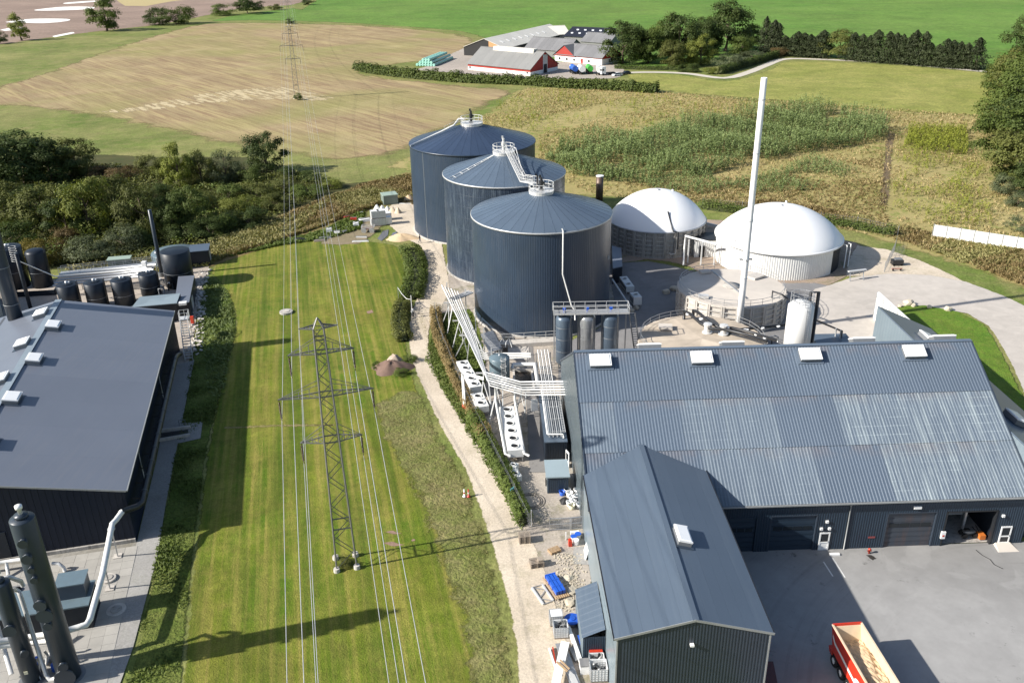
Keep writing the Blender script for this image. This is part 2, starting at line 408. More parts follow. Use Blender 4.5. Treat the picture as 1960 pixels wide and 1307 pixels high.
sheet('far_stubble', GP([(240, 12), (330, 3), (440, -14), (440, -40), (230, -30)]), .05, mat('far_stubble_straw', (.40, .32, .15), .95, 0, .1, .05), 0, step=25)

# lawn under the power line, rough verge on its left, tussocks on its right
m_lawn = grass_mat('mown_lawn', (.082, .150, .009), (.162, .184, .020), (.238, .206, .05), stripe=.55, sw=2.6, rz=R(-13), patch=.06, sc=.8, blade=7.0)
sheet('lawn', GP([(335, 1500), (345, 1307), (372, 1040), (395, 860), (425, 720), (450, 620), (432, 560), (400, 522), (440, 492), (540, 462), (620, 458), (720, 463), (775, 478), (785, 520), (770, 600), (780, 660), (800, 745), (845, 860), (890, 980), (930, 1120), (960, 1307), (975, 1500)]), .05, m_lawn, .7)
m_tuss = grass_mat('tussock_grass', (.155, .175, .045), (.225, .20, .085), (.12, .155, .028), patch=.16, sc=.7, blade=3.0, bs=1.0)
sheet('tussock_strip', GP([(705, 775), (770, 742), (815, 750), (852, 835), (895, 915), (932, 1010), (962, 1120), (988, 1250), (1005, 1500), (890, 1500), (880, 1250), (835, 1090), (790, 960), (735, 860)]), .065, m_tuss, 2.2)
m_verge = grass_mat('weedy_verge', (.10, .145, .022), (.15, .17, .04), (.075, .11, .018), patch=.25, sc=.7, blade=3.0, bs=1.0)
sheet('verge', GP([(190, 1500), (245, 1307), (285, 1130), (305, 1010), (335, 870), (360, 720), (380, 600), (398, 520), (440, 560), (455, 620), (432, 720), (402, 850), (378, 1020), (350, 1307), (335, 1500)]), .06, m_verge, .6)

# pale gravel: the track, the yard beside the annex and the equipment yard
m_grav = dirt_mat('pale_gravel', (.63, .545, .435), (.50, .425, .33), 5.0, .12, .25, (.16, .15, .06), sc=.8)
sheet('gravel_track', GP([(1010, 1500), (985, 1240), (958, 1110), (925, 1000), (888, 900), (845, 825), (808, 745), (786, 690), (780, 640), (787, 595), (806, 545), (815, 500), (800, 470), (770, 455), (735, 420), (745, 395), (790, 365), (830, 380), (850, 480), (862, 560), (835, 600), (822, 640), (828, 690), (850, 745), (885, 800), (930, 870), (975, 945), (1020, 1030), (1060, 1130), (1110, 1307), (1150, 1500)]), .07, m_grav, .5)
m_gyard = dirt_mat('yard_gravel', (.45, .40, .34), (.35, .305, .26), 4.0, .2, .55, (.13, .13, .05), sc=.8)
sheet('gravel_yard', GP([(835, 590), (870, 700), (930, 850), (985, 990), (1020, 1130), (1050, 1307), (1080, 1500), (1215, 1500), (1150, 1200), (1118, 1000), (1100, 880), (1100, 640), (1180, 610), (1180, 480), (1000, 470), (860, 520), (840, 560)]), .055, m_gyard, .4)
sheet('weedy_ground', GP([(838, 600), (900, 590), (925, 640), (935, 720), (915, 800), (885, 720), (850, 650)]), .075, m_verge, .8)

# asphalt and concrete
def asphalt_mat(name, c, stains=.5, tyre=.25, edge=True):
    k = NT(name).p(.8, 0, .35)
    big = k.noise(.05, 5, dist=.8); mid = k.noise(.6, 5, rough=.65); fine = k.noise(12, 3)
    v = k.mix(k.ramp(big, .3, .7), mul(c, .86), mul(c, 1.12))
    rel = k.n('ShaderNodeVectorMath', _operation='SUBTRACT', i0=k.geo.outputs['Position'], i1=(50, 46, 0)).outputs[0]
    rad = k.n('ShaderNodeVectorMath', _operation='LENGTH', i0=rel).outputs['Value']
    cv = k.n('ShaderNodeCombineXYZ', X=k.math('MULTIPLY', rad, .85), Y=k.noise(.035, 2), Z=0.0).outputs[0]
    w = k.math('MULTIPLY', k.ramp(k.noise(1.0, 4, cv, .7, .6), .52, .72), k.ramp(k.noise(.06, 3), .42, .62))
    v = k.mix(k.math('MULTIPLY', w, tyre * 1.6), v, mul(c, .6))
    spots = k.math('MULTIPLY', k.ramp(k.noise(.7, 5, rough=.75), .60, .70), k.ramp(k.noise(.09, 3), .48, .58))
    patch = k.ramp(k.noise(.16, 4, rough=.6, dist=1.2), .5, .56); v = k.mix(k.math('MULTIPLY', patch, .35), v, mul(c, 1.18))
    v = k.mix(k.math('MULTIPLY', spots, stains), v, mul(c, .35))
    v = k.mix(1.0, v, k.n('ShaderNodeMapRange', Value=mid, From_Min=.2, From_Max=.8, To_Min=.88, To_Max=1.1).outputs[0], 'MULTIPLY')
    k.color(v); k.bump(fine, .25, .02)
    if edge: k.edge_alpha(.8)
    return k.m
m_asph = asphalt_mat('worn_asphalt', (.29, .285, .277), .8, .42)
sheet('asphalt_yard', [(19, 72.4), (95, 74.5), (95, 20), (19, 20)], .09, m_asph, 0, smooth=False)
sheet('plant_yard', GP([(1165, 505), (1240, 500), (1330, 520), (1400, 545), (1600, 550), (1640, 690), (1540, 760), (1100, 760), (1095, 650), (1175, 610)]), .08, asphalt_mat('plant_asphalt', (.215, .21, .21), .8), .4)
sheet('gravel_apron', GP([(1165, 508), (1240, 498), (1320, 512), (1380, 545), (1560, 555), (1660, 500), (1640, 465), (1500, 440), (1350, 420), (1200, 450), (1165, 480)]), .07, dirt_mat('brown_gravel', (.36, .28, .215), (.28, .22, .175), 3.0, .2, .5), .6)
sheet('sandy_track', GP([(1640, 470), (1700, 478), (1760, 498), (1830, 530), (1870, 552), (1800, 545), (1690, 530), (1620, 530)]), .085, m_grav, .5)
m_road = asphalt_mat('pale_road', (.46, .42, .375), .1, .12)
sheet('access_road', GP([(1545, 575), (1580, 548), (1630, 531), (1700, 524), (1780, 527), (1850, 540), (1920, 566), (2000, 610), (2120, 720), (2120, 1000), (2040, 960), (1985, 820), (1955, 745), (1930, 690), (1890, 625), (1850, 601), (1770, 588), (1720, 590), (1690, 610), (1676, 660), (1668, 760), (1600, 760)]), .10, m_road, .35)
sheet('island_lawn', GP([(1690, 600), (1722, 586), (1770, 585), (1835, 597), (1885, 622), (1915, 670), (1945, 730), (1990, 830), (2010, 960), (1830, 800), (1690, 700)]), .12, grass_mat('island_grass', (.095, .185, .018), (.13, .20, .024), (.16, .19, .035), patch=.12, sc=.8, blade=6.0), .4)
m_conc = dirt_mat('concrete_paving', (.36, .35, .33), (.29, .28, .265), 6.0, .15, .1, bs=.15, edge=False)
sheet('concrete_path', GP([(120, 1420), (195, 1260), (262, 1040), (300, 880), (335, 700), (372, 690), (350, 800), (340, 850), (318, 962), (302, 1062), (255, 1240), (190, 1420)]), .09, m_conc, 0, smooth=False)
sheet('concrete_apron', GP([(-160, 1100), (262, 1036), (300, 1062), (215, 1307), (160, 1440), (-200, 1480)]), .085, dirt_mat('damp_paving', (.30, .285, .255), (.22, .205, .175), 3.0, .2, .3, (.14, .12, .07), bs=.15, edge=False), 0, smooth=False)
sheet('pit_slab', GP([(340, 812), (388, 808), (384, 840), (330, 852)]), .11, m_conc, 0, smooth=False)
sheet('plant_court', GP([(-160, 700), (-160, 555), (60, 540), (200, 520), (380, 490), (402, 510), (385, 560), (362, 700), (330, 720)]), .07, dirt_mat('court_concrete', (.46, .40, .34), (.36, .315, .27), 3.0, .15, .15), .3)
# farm surfaces
sheet('farm_road', ribbon([G(1165, 142), G(1230, 139), (*G(1310, 141)[:2],), G(1385, 150), G(1430, 140), G(1465, 126), G(1500, 114), G(1560, 114), G(1700, 121), G(1890, 138), G(2050, 155)], 4.2), .08, mat('pale_farm_road', (.50, .46, .39), .9, 0, .12, .3), 0, smooth=False)
sheet('farmyard', GP([(730, 130), (800, 132), (870, 100), (900, 92), (1000, 95), (1060, 118), (1175, 118), (1190, 148), (1080, 152), (1000, 152), (860, 140)]), .07, dirt_mat('farmyard_concrete', (.42, .37, .32), (.34, .30, .26), 1.0, .06, .1, sc=.2), 1.5)

# paving slabs of the apron
apron = bpy.data.objects['concrete_apron']
m_slab = mat('paving_slab', (.35, .335, .305), .9, 0, .2, .7, .15, 8)
slab_me = MB().box((0, 0, 0), (1.185, 1.185, .05)).mesh('paving_slab', m_slab)
ax_, ay_ = Vector((math.cos(R(-13.27)), -math.sin(R(-13.27)), 0)), Vector((math.sin(R(-13.27)), math.cos(R(-13.27)), 0))
o0 = G(262, 1038) - ay_ * .5
for i in range(17):
    for j in range(17):
        p = o0 - ax_ * (.4 + 1.2 * i) - ay_ * (.8 + 1.2 * j) + ax_ * 1.2 * 0
        o = bpy.data.objects.new('paving_slab', slab_me); COL.objects.link(o); o.location = (p.x, p.y, .085 + .004 * ((i * 7 + j * 3) % 4)); o.rotation_euler = (0, 0, R(13.27)); o.parent = apron

# ================================================================== LARGE BUILDINGS
AZ = R(-1.45)                                        # heading of the hall's cross axis
def FR(az): return Vector((math.cos(az), -math.sin(az), 0)), Vector((math.sin(az), math.cos(az), 0))
hU, hV = FR(AZ)                                      # along the hall, and away from the camera
Z = Vector((0, 0, 1))
def at(o, u, v, z): return Vector((o[0], o[1], 0)) + hU * u + hV * v + Z * z
def roof_mat(name, c, c_light, rough=.42, lap=True, rnd=.2, fade=None):
    k = NT(name).p(rough, 0, .5)
    uv = k.n('ShaderNodeUVMap').outputs[0]
    oi = k.n('ShaderNodeObjectInfo').outputs['Random']
    fd = k.ramp(oi, .25, .9) if fade is None else fade
    cl = k.n('ShaderNodeVectorMath', _operation='MULTIPLY', i0=k.geo.outputs['Position'], i1=(2.4, .12, .12)).outputs[0]
    st = k.noise(1.0, 5, cl, .75)
    big = k.noise(.12, 4)
    v = k.mix(big, mul(c, .9), mul(c, 1.12))
    amt = k.math('MULTIPLY', k.ramp(st, .46, .74), fd)
    v = k.mix(k.math('MULTIPLY', amt, .75), v, c_light)
    if lap:
        vv = k.n('ShaderNodeSeparateXYZ', Vector=uv).outputs[1]
        ln = k.math('FRACT', k.math('MULTIPLY', vv, 1 / 1.05))
        ln = k.math('MULTIPLY', k.math('LESS_THAN', ln, .09), k.ramp(k.noise(.35, 4), .45, .62))
        v = k.mix(k.math('MULTIPLY', k.math('MULTIPLY', ln, fd), .3), v, mul(c_light, 1.2))
        rust = k.math('MULTIPLY', k.ramp(vv, 4.6, 6.0), k.ramp(k.noise(.5, 4), .4, .6))
        v = k.mix(k.math('MULTIPLY', rust, .18 if fade else 0.0), v, (.25, .17, .12))
    v = k.mix(1.0, v, k.n('ShaderNodeMapRange', Value=oi, To_Min=1 - rnd, To_Max=1 + rnd).outputs[0], 'MULTIPLY')
    k.color(v); return k.m
M['hall_roof'] = roof_mat('weathered_blue_grey_roof', (.104, .136, .180), (.33, .38, .40), .36, True, .05, .05)
M['hall_roof_pale'] = roof_mat('faded_blue_grey_roof', (.130, .165, .208), (.34, .40, .42), .38, True, .05, .45)
M['hall_roof_streak'] = roof_mat('streaked_blue_grey_roof', (.130, .165, .206), (.38, .44, .45), .40, True, .05, .9)
M['smooth_roof'] = roof_mat('blue_grey_roof', (.084, .112, .150), (.115, .145, .18), .34, False, .03)
M['left_roof'] = roof_mat('slate_blue_roof', (.15, .168, .205), (.18, .19, .215), .36, False, .03)
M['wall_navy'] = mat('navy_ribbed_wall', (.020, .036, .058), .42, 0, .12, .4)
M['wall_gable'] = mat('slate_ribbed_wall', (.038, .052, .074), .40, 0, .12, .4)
M['wall_side_lit'] = mat('sunlit_navy_wall', (.18, .225, .255), .32, 0, .12, .3)  # navy lightened: sun on the left-facing walls put into the colour
M['trim'] = mat('dark_trim', (.016, .018, .022), .5, 0, .1)
M['trim_light'] = mat('grey_trim', (.30, .31, .31), .45, .2, .1)

H0 = (7.31, 72.0)                                    # front left corner of the hall
HL, EAVE, RIDGE, HD = 44.6, 6.15, 15.25, 16.4        # length, heights, half depth
hall = thing('workshop_hall', 'large navy hall with weathered ribbed roof, garage doors and white skylights', 'building', (*H0, 0), -AZ)
slope = Vector((0, 0, 0)) + hV * HD + Z * (RIDGE - EAVE); SL = slope.length; sv = slope.normalized()
sn = hU.cross(sv).normalized()
if sn.z < 0: sn = -sn
# courses of roof sheets
courses = [(0.0, .335), (.335, .66), (.66, 1.0)]
cuts = [[0, 3.4, 12.0, 19.5, 23.5, 30.6, 37.0, HL], [0, 3.6, 10.6, 15.2, 20.6, 25.2, 27.2, 36.0, HL], [0, 7.5, 15.0, 22.5, 30.0, 37.5, HL]]
faded = [['', '', 'pale', 'pale', '', 'streak', 'streak'], ['pale', '', 'pale', 'pale', '', '', 'streak', 'streak'], [''] * 6]
for ci, (a, b) in enumerate(courses):
    for i in range(len(cuts[ci]) - 1):
        u0, u1 = cuts[ci][i], cuts[ci][i + 1]
        lo = a * SL - (.35 if ci == 0 else .25)
        MB().corr(at(H0, u0 + .004, 0, EAVE) + sv * lo + sn * (.06 * ci + .05 + .004 * (i % 2)), hU, sv, sn, u1 - u0 - .008, b * SL - lo, .335, .027).build('roof_panel', M['hall_roof' + ('_' + faded[ci][i] if faded[ci][i] else '')], hall)
# back slope, closed underside
sb = (Vector((0, 0, 0)) - hV * HD + Z * (RIDGE - EAVE)).normalized(); nb = hU.cross(sb); nb = nb if nb.z > 0 else -nb
MB().corr(at(H0, 0, 2 * HD, EAVE) - sb * .35, hU, sb, nb, HL, SL + .35, .335, .05).build('roof_slope', M['hall_roof'], hall)
MB().add([at(H0, 0, 0, EAVE - .02), at(H0, HL, 0, EAVE - .02), at(H0, HL, HD, RIDGE - .02), at(H0, 0, HD, RIDGE - .02), at(H0, 0, 2 * HD, EAVE - .02), at(H0, HL, 2 * HD, EAVE - .02)], [(0, 1, 2, 3), (3, 2, 5, 4)]).build('roof_lining', M['trim'], hall)
MB().bar(at(H0, -.05, HD, RIDGE + .16), at(H0, HL + .05, HD, RIDGE + .16), .55, .10).build('ridge_cap', M['hall_roof'], hall)
for u in (-.06, HL + .06):
    MB().bar(at(H0, u, 0, EAVE) - sv * .4 + sn * .08, at(H0, u, HD, RIDGE) + sn * .08, .14, .22).build('verge_trim', M['wall_gable'], hall)
    MB().bar(at(H0, u, 2 * HD, EAVE) - sb * .4 + nb * .08, at(H0, u, HD, RIDGE) + nb * .08, .14, .22).build('verge_trim', M['wall_gable'], hall)
MB().bar(at(H0, -.1, -.42, EAVE - .22), at(H0, HL + .1, -.42, EAVE - .22), .16, .14).build('gutter', M['trim_light'], hall)
# front wall with openings (u0, u1, top)
def U_of(px, py): return (G(px, py) - Vector((*H0, 0))).dot(hU)
doors = [(13.0, 17.0, 4.4), (U_of(1470, 1062), U_of(1559, 1060), 4.45), (U_of(1690, 1054), U_of(1785, 1052), 4.35), (U_of(1803, 1052), U_of(1899, 1048), 4.3)]
u = 0.0; wall = MB()
edges = [(d[0], d[1], d[2]) for d in doors]
for u0, u1, top in edges + [(HL, HL, 0)]:
    if u0 - u > .01: wall.corr(at(H0, u, 0, 0), hU, Z, -hV, u0 - u, EAVE - .05, .25, .035)
    if top: wall.corr(at(H0, u0, 0, top), hU, Z, -hV, u1 - u0, EAVE - .05 - top, .25, .035)
    u = u1
wall.build('front_wall', M['wall_navy'], hall)
def gable_wall(o, u, flipn, name, m, par, half, e, r):
    w = MB(); n = 56; 
    for i in range(n):
        v0, v1 = 2 * half * i / n, 2 * half * (i + 1) / n
        z0 = e + (r - e) * (1 - abs(v0 - half) / half); z1 = e + (r - e) * (1 - abs(v1 - half) / half)
        vm = v0 + (v1 - v0) * .5; zm = (z0 + z1) / 2; d = .03 * flipn
        for (p, zp, q, zq, d0, d1) in ((v0, z0, vm, zm, 0, 0), (vm, zm, v1, z1, d, d)):
            f = [at(o, u + d0, p, 0), at(o, u + d0, q, 0), at(o, u + d0, q, zq - .04), at(o, u + d0, p, zp - .04)]
            w.add(f, [(0, 1, 2, 3)])
    return w.build(name, m, par)
gable_wall(H0, 0, -1, 'gable_wall', M['wall_side_lit'], hall, HD, EAVE, RIDGE)
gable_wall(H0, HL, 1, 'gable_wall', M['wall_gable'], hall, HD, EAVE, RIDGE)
MB().corr(at(H0, 0, 2 * HD, 0), hU, Z, hV, HL, EAVE - .05, .25, .035).build('back_wall', M['wall_navy'], hall)
# sectional garage doors, the last bay stands open
for i, (u0, u1, top) in enumerate(doors[:3]):
    fr = MB()
    for uu in (u0 + .05, u1 - .05): fr.box(at(H0, uu, .12, top / 2), (.12, .34, top), -AZ)
    fr.box(at(H0, (u0 + u1) / 2, .12, top - .05), (u1 - u0, .34, .12), -AZ)
    fo = fr.build('door_frame', M['wall_gable'] if i else M['wall_navy'], hall)
    n = 7; hgt = (top - .1) / n
    for j in range(n):
        s = MB(); s.box(at(H0, (u0 + u1) / 2, .16, hgt * (j + .5)), (u1 - u0 - .22, .07, hgt - .025), -AZ)
        s.box(at(H0, (u0 + u1) / 2, .12, hgt * (j + .5)), (u1 - u0 - .3, .03, hgt * .55), -AZ)
        po = s.build('door_section', M['rust_navy'] if i == 2 else M['wall_navy'], hall)
        if j == 4:
            for q in range(4):
                MB().box(at(H0, u0 + .35 + (u1 - u0 - .7) * (q + .5) / 4, .095, hgt * (j + .5)), ((u1 - u0 - .7) / 4 - .1, .03, hgt * .7), -AZ).build('pane', M['glass'], po)
    MB().box(at(H0, (u0 + u1) / 2, -.02, .04), (u1 - u0, .3, .08), -AZ).build('threshold', M['trim_light'], hall)
u0, u1, top = doors[3]
b = MB()
for uu in (u0 + .06, u1 - .06): b.box(at(H0, uu, .1, top / 2), (.14, .4, top), -AZ)
b.box(at(H0, (u0 + u1) / 2, .1, top - .05), (u1 - u0, .4, .12), -AZ)
b.build('door_frame', M['trim'], hall)
b = MB()
b.add([at(H0, u0 - 3, .25, .12), at(H0, u1 + .3, .25, .12), at(H0, u1 + .3, 14, .12), at(H0, u0 - 3, 14, .12)], [(0, 1, 2, 3)])
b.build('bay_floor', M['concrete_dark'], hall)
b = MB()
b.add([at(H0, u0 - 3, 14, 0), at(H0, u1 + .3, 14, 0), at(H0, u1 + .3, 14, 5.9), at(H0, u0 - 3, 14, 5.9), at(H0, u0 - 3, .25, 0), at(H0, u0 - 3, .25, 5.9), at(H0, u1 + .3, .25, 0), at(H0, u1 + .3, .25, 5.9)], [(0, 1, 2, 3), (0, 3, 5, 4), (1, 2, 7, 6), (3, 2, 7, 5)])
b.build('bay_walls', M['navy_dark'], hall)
def white_door(uc, w=1.05, h=2.15):
    b = MB()
    for du in (-1, 1): b.box(at(H0, uc + du * (w / 2 - .06), -.06, h / 2 + .1), (.13, .1, h), -AZ)
    for z in (.22, 1.05, h + .03): b.box(at(H0, uc, -.06, z), (w - .26, .1, .24 if z < .5 else .14), -AZ)
    d = b.build('white_door', M['white_clean'], hall)
    MB().box(at(H0, uc, -.05, 1.62), (w - .26, .05, .98), -AZ).build('door_pane', M['glass'], d)
    MB().box(at(H0, uc, -.05, .66), (w - .26, .05, .62), -AZ).build('door_pane', M['glass'] if uc > 30 else M['white_clean'], d)
    MB().box(at(H0, uc + w / 2 - .16, -.14, 1.15), (.05, .06, .22), -AZ).build('door_handle', M['galv'], d)
white_door(U_of(1579, 1062)); white_door(U_of(1926, 1050), 1.1)
for px, py in ((1585, 1013), (1582, 1024), (1598, 1024), (1933, 1013)):
    p = G(px, py, 3.0); uu = (p - Vector((*H0, 3))).dot(hU)
    zz = 3.6 if py < 1015 else 2.75
    MB().box(at(H0, uu, -.1, zz), (.26, .2, .26), -AZ).build('wall_lamp', M['white_clean'], hall)
MB().box(at(H0, U_of(1744, 1054), -.12, 5.0), (.75, .22, .28), -AZ).build('flood_lamp', M['white_clean'], hall)
b = MB(); ud = U_of(1619, 1060)
b.tube([at(H0, ud, -.42, EAVE - .25), at(H0, ud, -.1, EAVE - .7), at(H0, ud, -.1, .1)], .06, 8)
b.build('downpipe', M['trim_light'], hall)
MB().box(at(H0, U_of(1795, 1040) , -.12, 1.5), (.42, .2, .85), -AZ).build('letter_box', M['white_clean'], hall)
MB().box(at(H0, U_of(1795, 1040) , -.23, 1.45), (.2, .02, .2), -AZ).build('red_emblem', M['red'], hall)
MB().box(at(H0, U_of(1664, 1050) , -.06, 1.45), (.7, .03, .2), -AZ).build('small_sign', mat('red_brown_sign', (.25, .06, .06), .5), hall)
# roof skylights: raised curb, pale lid
def skylight(o, u, v, z, U, Vv, Nn, lu, lv, par, name='skylight', hgt=.45):
    c = Vector(o) + U * u + Vv * v + Nn * (z)
    def q(a, b2, h): return c + U * a + Vv * b2 + Nn * h
    lo = [(-lu / 2, -lv / 2), (lu / 2, -lv / 2), (lu / 2, lv / 2), (-lu / 2, lv / 2)]
    fl = MB(); fl.hexa([q(a * 1.22, b2 * 1.3 , 0) for a, b2 in lo], [q(a * 1.22, b2 * 1.3, .07) for a, b2 in lo])
    root = fl.build(name, M['hall_roof'] if name == 'skylight' else M['navy'], par)
    cb = MB(); cb.hexa([q(a * .97, b2 * .96, .07) for a, b2 in lo], [q(a * .97, b2 * .96, hgt) for a, b2 in lo]); cb.build('curb', M['grey_steel'], root)
    ld = MB(); ld.hexa([q(a, b2, hgt) for a, b2 in lo], [q(a, b2, hgt + .14) for a, b2 in lo]); ld.build('lid', M['white_clean'], root)
    pn = MB(); pn.hexa([q(a * .9, b2 * .86, hgt + .14) for a, b2 in lo], [q(a * .84, b2 * .78, hgt + .2) for a, b2 in lo]); pn.build('dome_pane', M['opal'], root)
    return root
M['opal'] = mat('opal_acrylic', (.84, .85, .85), .25, 0, .05)
o_e = at(H0, 0, 0, EAVE)
for px in (1145, 1338, 1548, 1752):
    uu = (G(px, 686, 14.4) - Vector((*H0, 14.4))).dot(hU)
    skylight(o_e, uu, SL - 1.55, .2, hU, sv, sn, 2.35, 1.55, hall)
o_b = at(H0, 0, 2 * HD, EAVE)
for px in (1240, 1400, 1655, 1815):
    uu = (G(px, 660, 15) - Vector((*H0, 15))).dot(hU)
    skylight(o_b, uu, SL - 1.15, .2, hU, sb, nb, 2.6, 1.3, hall, hgt=.5)

# ---- annex running towards the camera
AE, AR, AW = 7.95, 9.5, 11.95
AF = -19.6                                            # front of the annex along hV
annex = thing('annex_building', 'smooth grey-blue gabled annex with one skylight projecting from the hall', 'building', at(H0, AW / 2, AF, 0), -AZ)
for side in (0, 1):
    u_e = 0 if side == 0 else AW
    w = Vector((0, 0, 0)) + hU * (AW / 2 if side == 0 else -AW / 2) + Z * (AR - AE); wl = w.length; wd = w.normalized()
    nn = wd.cross(hV) if side == 0 else hV.cross(wd); nn = nn if nn.z > 0 else -nn
    y0, y1 = AF - .12, 8.2
    # trim the far end where the roof meets the hall's slope
    def hall_v(z): return (z - EAVE - .12) / (RIDGE - EAVE) * HD
    n = 6; prev = None
    cut_e, cut_r = hall_v(AE), hall_v(AR)
    for i in range(n):
        a, c = i / n, (i + 1) / n
        e = -.25 if i == 0 else 0
        p = MB(); p.uv = []
        P0 = at(H0, u_e, 0, AE) + wd * (wl * a + e); P1 = at(H0, u_e, 0, AE) + wd * (wl * c)
        f0 = cut_e + (cut_r - cut_e) * a; f1 = cut_e + (cut_r - cut_e) * c
        th = nn * .12; g2 = .006
        quad = [P0 + hV * y0, P1 + hV * y0 - wd * g2, P1 + hV * f1 - wd * g2, P0 + hV * f0]
        p.hexa([x for x in quad], [x + th for x in quad])
        p.build('roof_panel', M['smooth_roof'], annex)
b = MB(); b.bar(at(H0, AW / 2, AF - .15, AR + .15), at(H0, AW / 2, hall_v(AR), AR + .15), .5, .06); b.build('ridge_cap', M['smooth_roof'], annex)
for u_e in (-.3, AW + .3):
    MB().bar(at(H0, u_e, AF - .14, AE - .02), at(H0, u_e, hall_v(AE) if u_e < 0 else hall_v(AE) + .3, AE - .02), .1, .16).build('gutter', M['trim'], annex)
    MB().bar(at(H0, u_e, AF - .15, AE + .02), at(H0, AW / 2, AF - .15, AR + .1), .06, .2).build('verge_trim', M['trim_light'], annex)
w = MB()
for i in range(48):                                  # ribbed gable
    a0, a1 = AW * i / 48, AW * (i + 1) / 48
    for p, q, d in ((a0, (a0 + a1) / 2, 0), ((a0 + a1) / 2, a1, .035)):
        zp = AE + (AR - AE) * (1 - abs(p - AW / 2) / (AW / 2)); zq = AE + (AR - AE) * (1 - abs(q - AW / 2) / (AW / 2))
        w.add([at(H0, p, AF - d, 0), at(H0, q, AF - d, 0), at(H0, q, AF - d, zq), at(H0, p, AF - d, zp)], [(0, 1, 2, 3)])
w.build('gable_wall', M['wall_gable'], annex)
MB().corr(at(H0, -.02, AF, 0), hV, Z, -hU, -AF + 4.0, AE - .02, .9, .012).build('side_wall', M['wall_side_lit'], annex)
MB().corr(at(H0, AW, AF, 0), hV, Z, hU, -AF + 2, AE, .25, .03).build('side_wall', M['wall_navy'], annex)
for uu in (-.03, AW + .03): MB().box(at(H0, uu, AF - .03, AE / 2), (.12, .12, AE), -AZ).build('corner_trim', M['trim_light'], annex)
wR = (Vector((0, 0, 0)) - hU * (AW / 2) + Z * (AR - AE)); wRl = wR.length; wRd = wR.normalized(); nR = hV.cross(wRd); nR = nR if nR.z > 0 else -nR
p = G(1297, 1033, 9.2); vv = (p - Vector((*H0, 9.2))).dot(hV)
skylight(at(H0, AW, 0, AE), vv, wRl - 1.05, .12, hV, wRd, nR, 2.4, 1.25, annex, 'roof_skylight')
MB().box(at(H0, AW / 2 - .15, AF - .2, 7.2), (.3, .3, .16), -AZ).build('wall_lamp', M['white_clean'], annex)
# lean-to against the annex
LT = thing('lean_to_shed', 'low navy lean-to with ribbed roof against the annex side', 'shed', at(H0, -1.3, -10.5, 0), -AZ)
v0, v1, lw = -13.9, -7.9, 2.0
MB().corr(at(H0, -lw - .1, v0 - .1, 2.75), hV, (hU * lw + Z * .9).normalized(), (Z * lw - hU * .9).normalized(), v1 - v0 + .2, math.hypot(lw, .9), .8, .03).build('roof', M['smooth_roof'], LT)
MB().corr(at(H0, -lw, v0, 0), hU, Z, -hV, lw - .05, 2.8, .2, .03).build('front_wall', M['wall_navy'], LT)
MB().corr(at(H0, -lw, v0, 0), hV, Z, -hU, v1 - v0, 2.7, .2, .03).build('side_wall', M['wall_side_lit'], LT)
MB().corr(at(H0, -lw, v1, 0), hU, Z, hV, lw - .05, 2.8, .2, .03).build('back_wall', M['wall_navy'], LT)

# ================================================================== BIOGAS PLANT
def railing(pts, h=1.1, step=1.5, r=.03, closed=False, rails=(1.0, .5)):
    """posts and rails along a path; returns an MB"""
    b = MB(); P = [Vector(p) for p in pts]
    if closed: P.append(P[0])
    for i in range(len(P) - 1):
        n = max(1, round((P[i + 1] - P[i]).length / step))
        for j in range(n): 
            q = P[i].lerp(P[i + 1], j / n); b.bar(q, q + Z * h, r * 1.7)
    if not closed: b.bar(P[-1], P[-1] + Z * h, r * 1.7)
    for k in rails:
        for i in range(len(P) - 1): b.bar(P[i] + Z * h * k, P[i + 1] + Z * h * k, r * 1.7)
    return b
def circle(c, r, n, z=None, a0=0.0, a1=2 * math.pi, closed=True):
    m = n if closed else n + 1
    return [Vector((c[0] + r * math.cos(a0 + (a1 - a0) * i / n), c[1] + r * math.sin(a0 + (a1 - a0) * i / n), c[2] if z is None else z)) for i in range(m)]
def stuffed(o): o['kind'] = 'stuff'; return o
def ladder(par, a, b, w=.5, m='galv', hoops=True, name='ladder', side=None):
    a = Vector(a); b = Vector(b); s = Vector(side) if side else Vector((1, 0, 0)); q = MB()
    for k in (-1, 1): q.bar(a + s * w / 2 * k, b + s * w / 2 * k, .06)
    n = int((b - a).length / .35)
    for i in range(1, n): p = a.lerp(b, i / n); q.bar(p - s * w / 2, p + s * w / 2, .04)
    o = q.build(name, M[m], par); return o
M['tank_wall'] = mat('dark_navy_ribbed_tank', (.030, .048, .078), .34, 0, .2, .3, dirt=.3, dirtc=(.075, .085, .095))
M['tank_wall_worn'] = mat('worn_navy_tank', (.038, .055, .085), .30, .15, .25, .5, dirt=.45, dirtc=(.20, .25, .30))
M['tank_roof'] = mat('tank_roof_blue', (.090, .122, .165), .30, 0, .15, .3)
M['tank_roof_dark'] = mat('dark_tank_roof_blue', (.036, .055, .095), .30, 0, .15, .3)
M['rim'] = mat('pale_rim', (.45, .46, .47), .4, .2, .1)
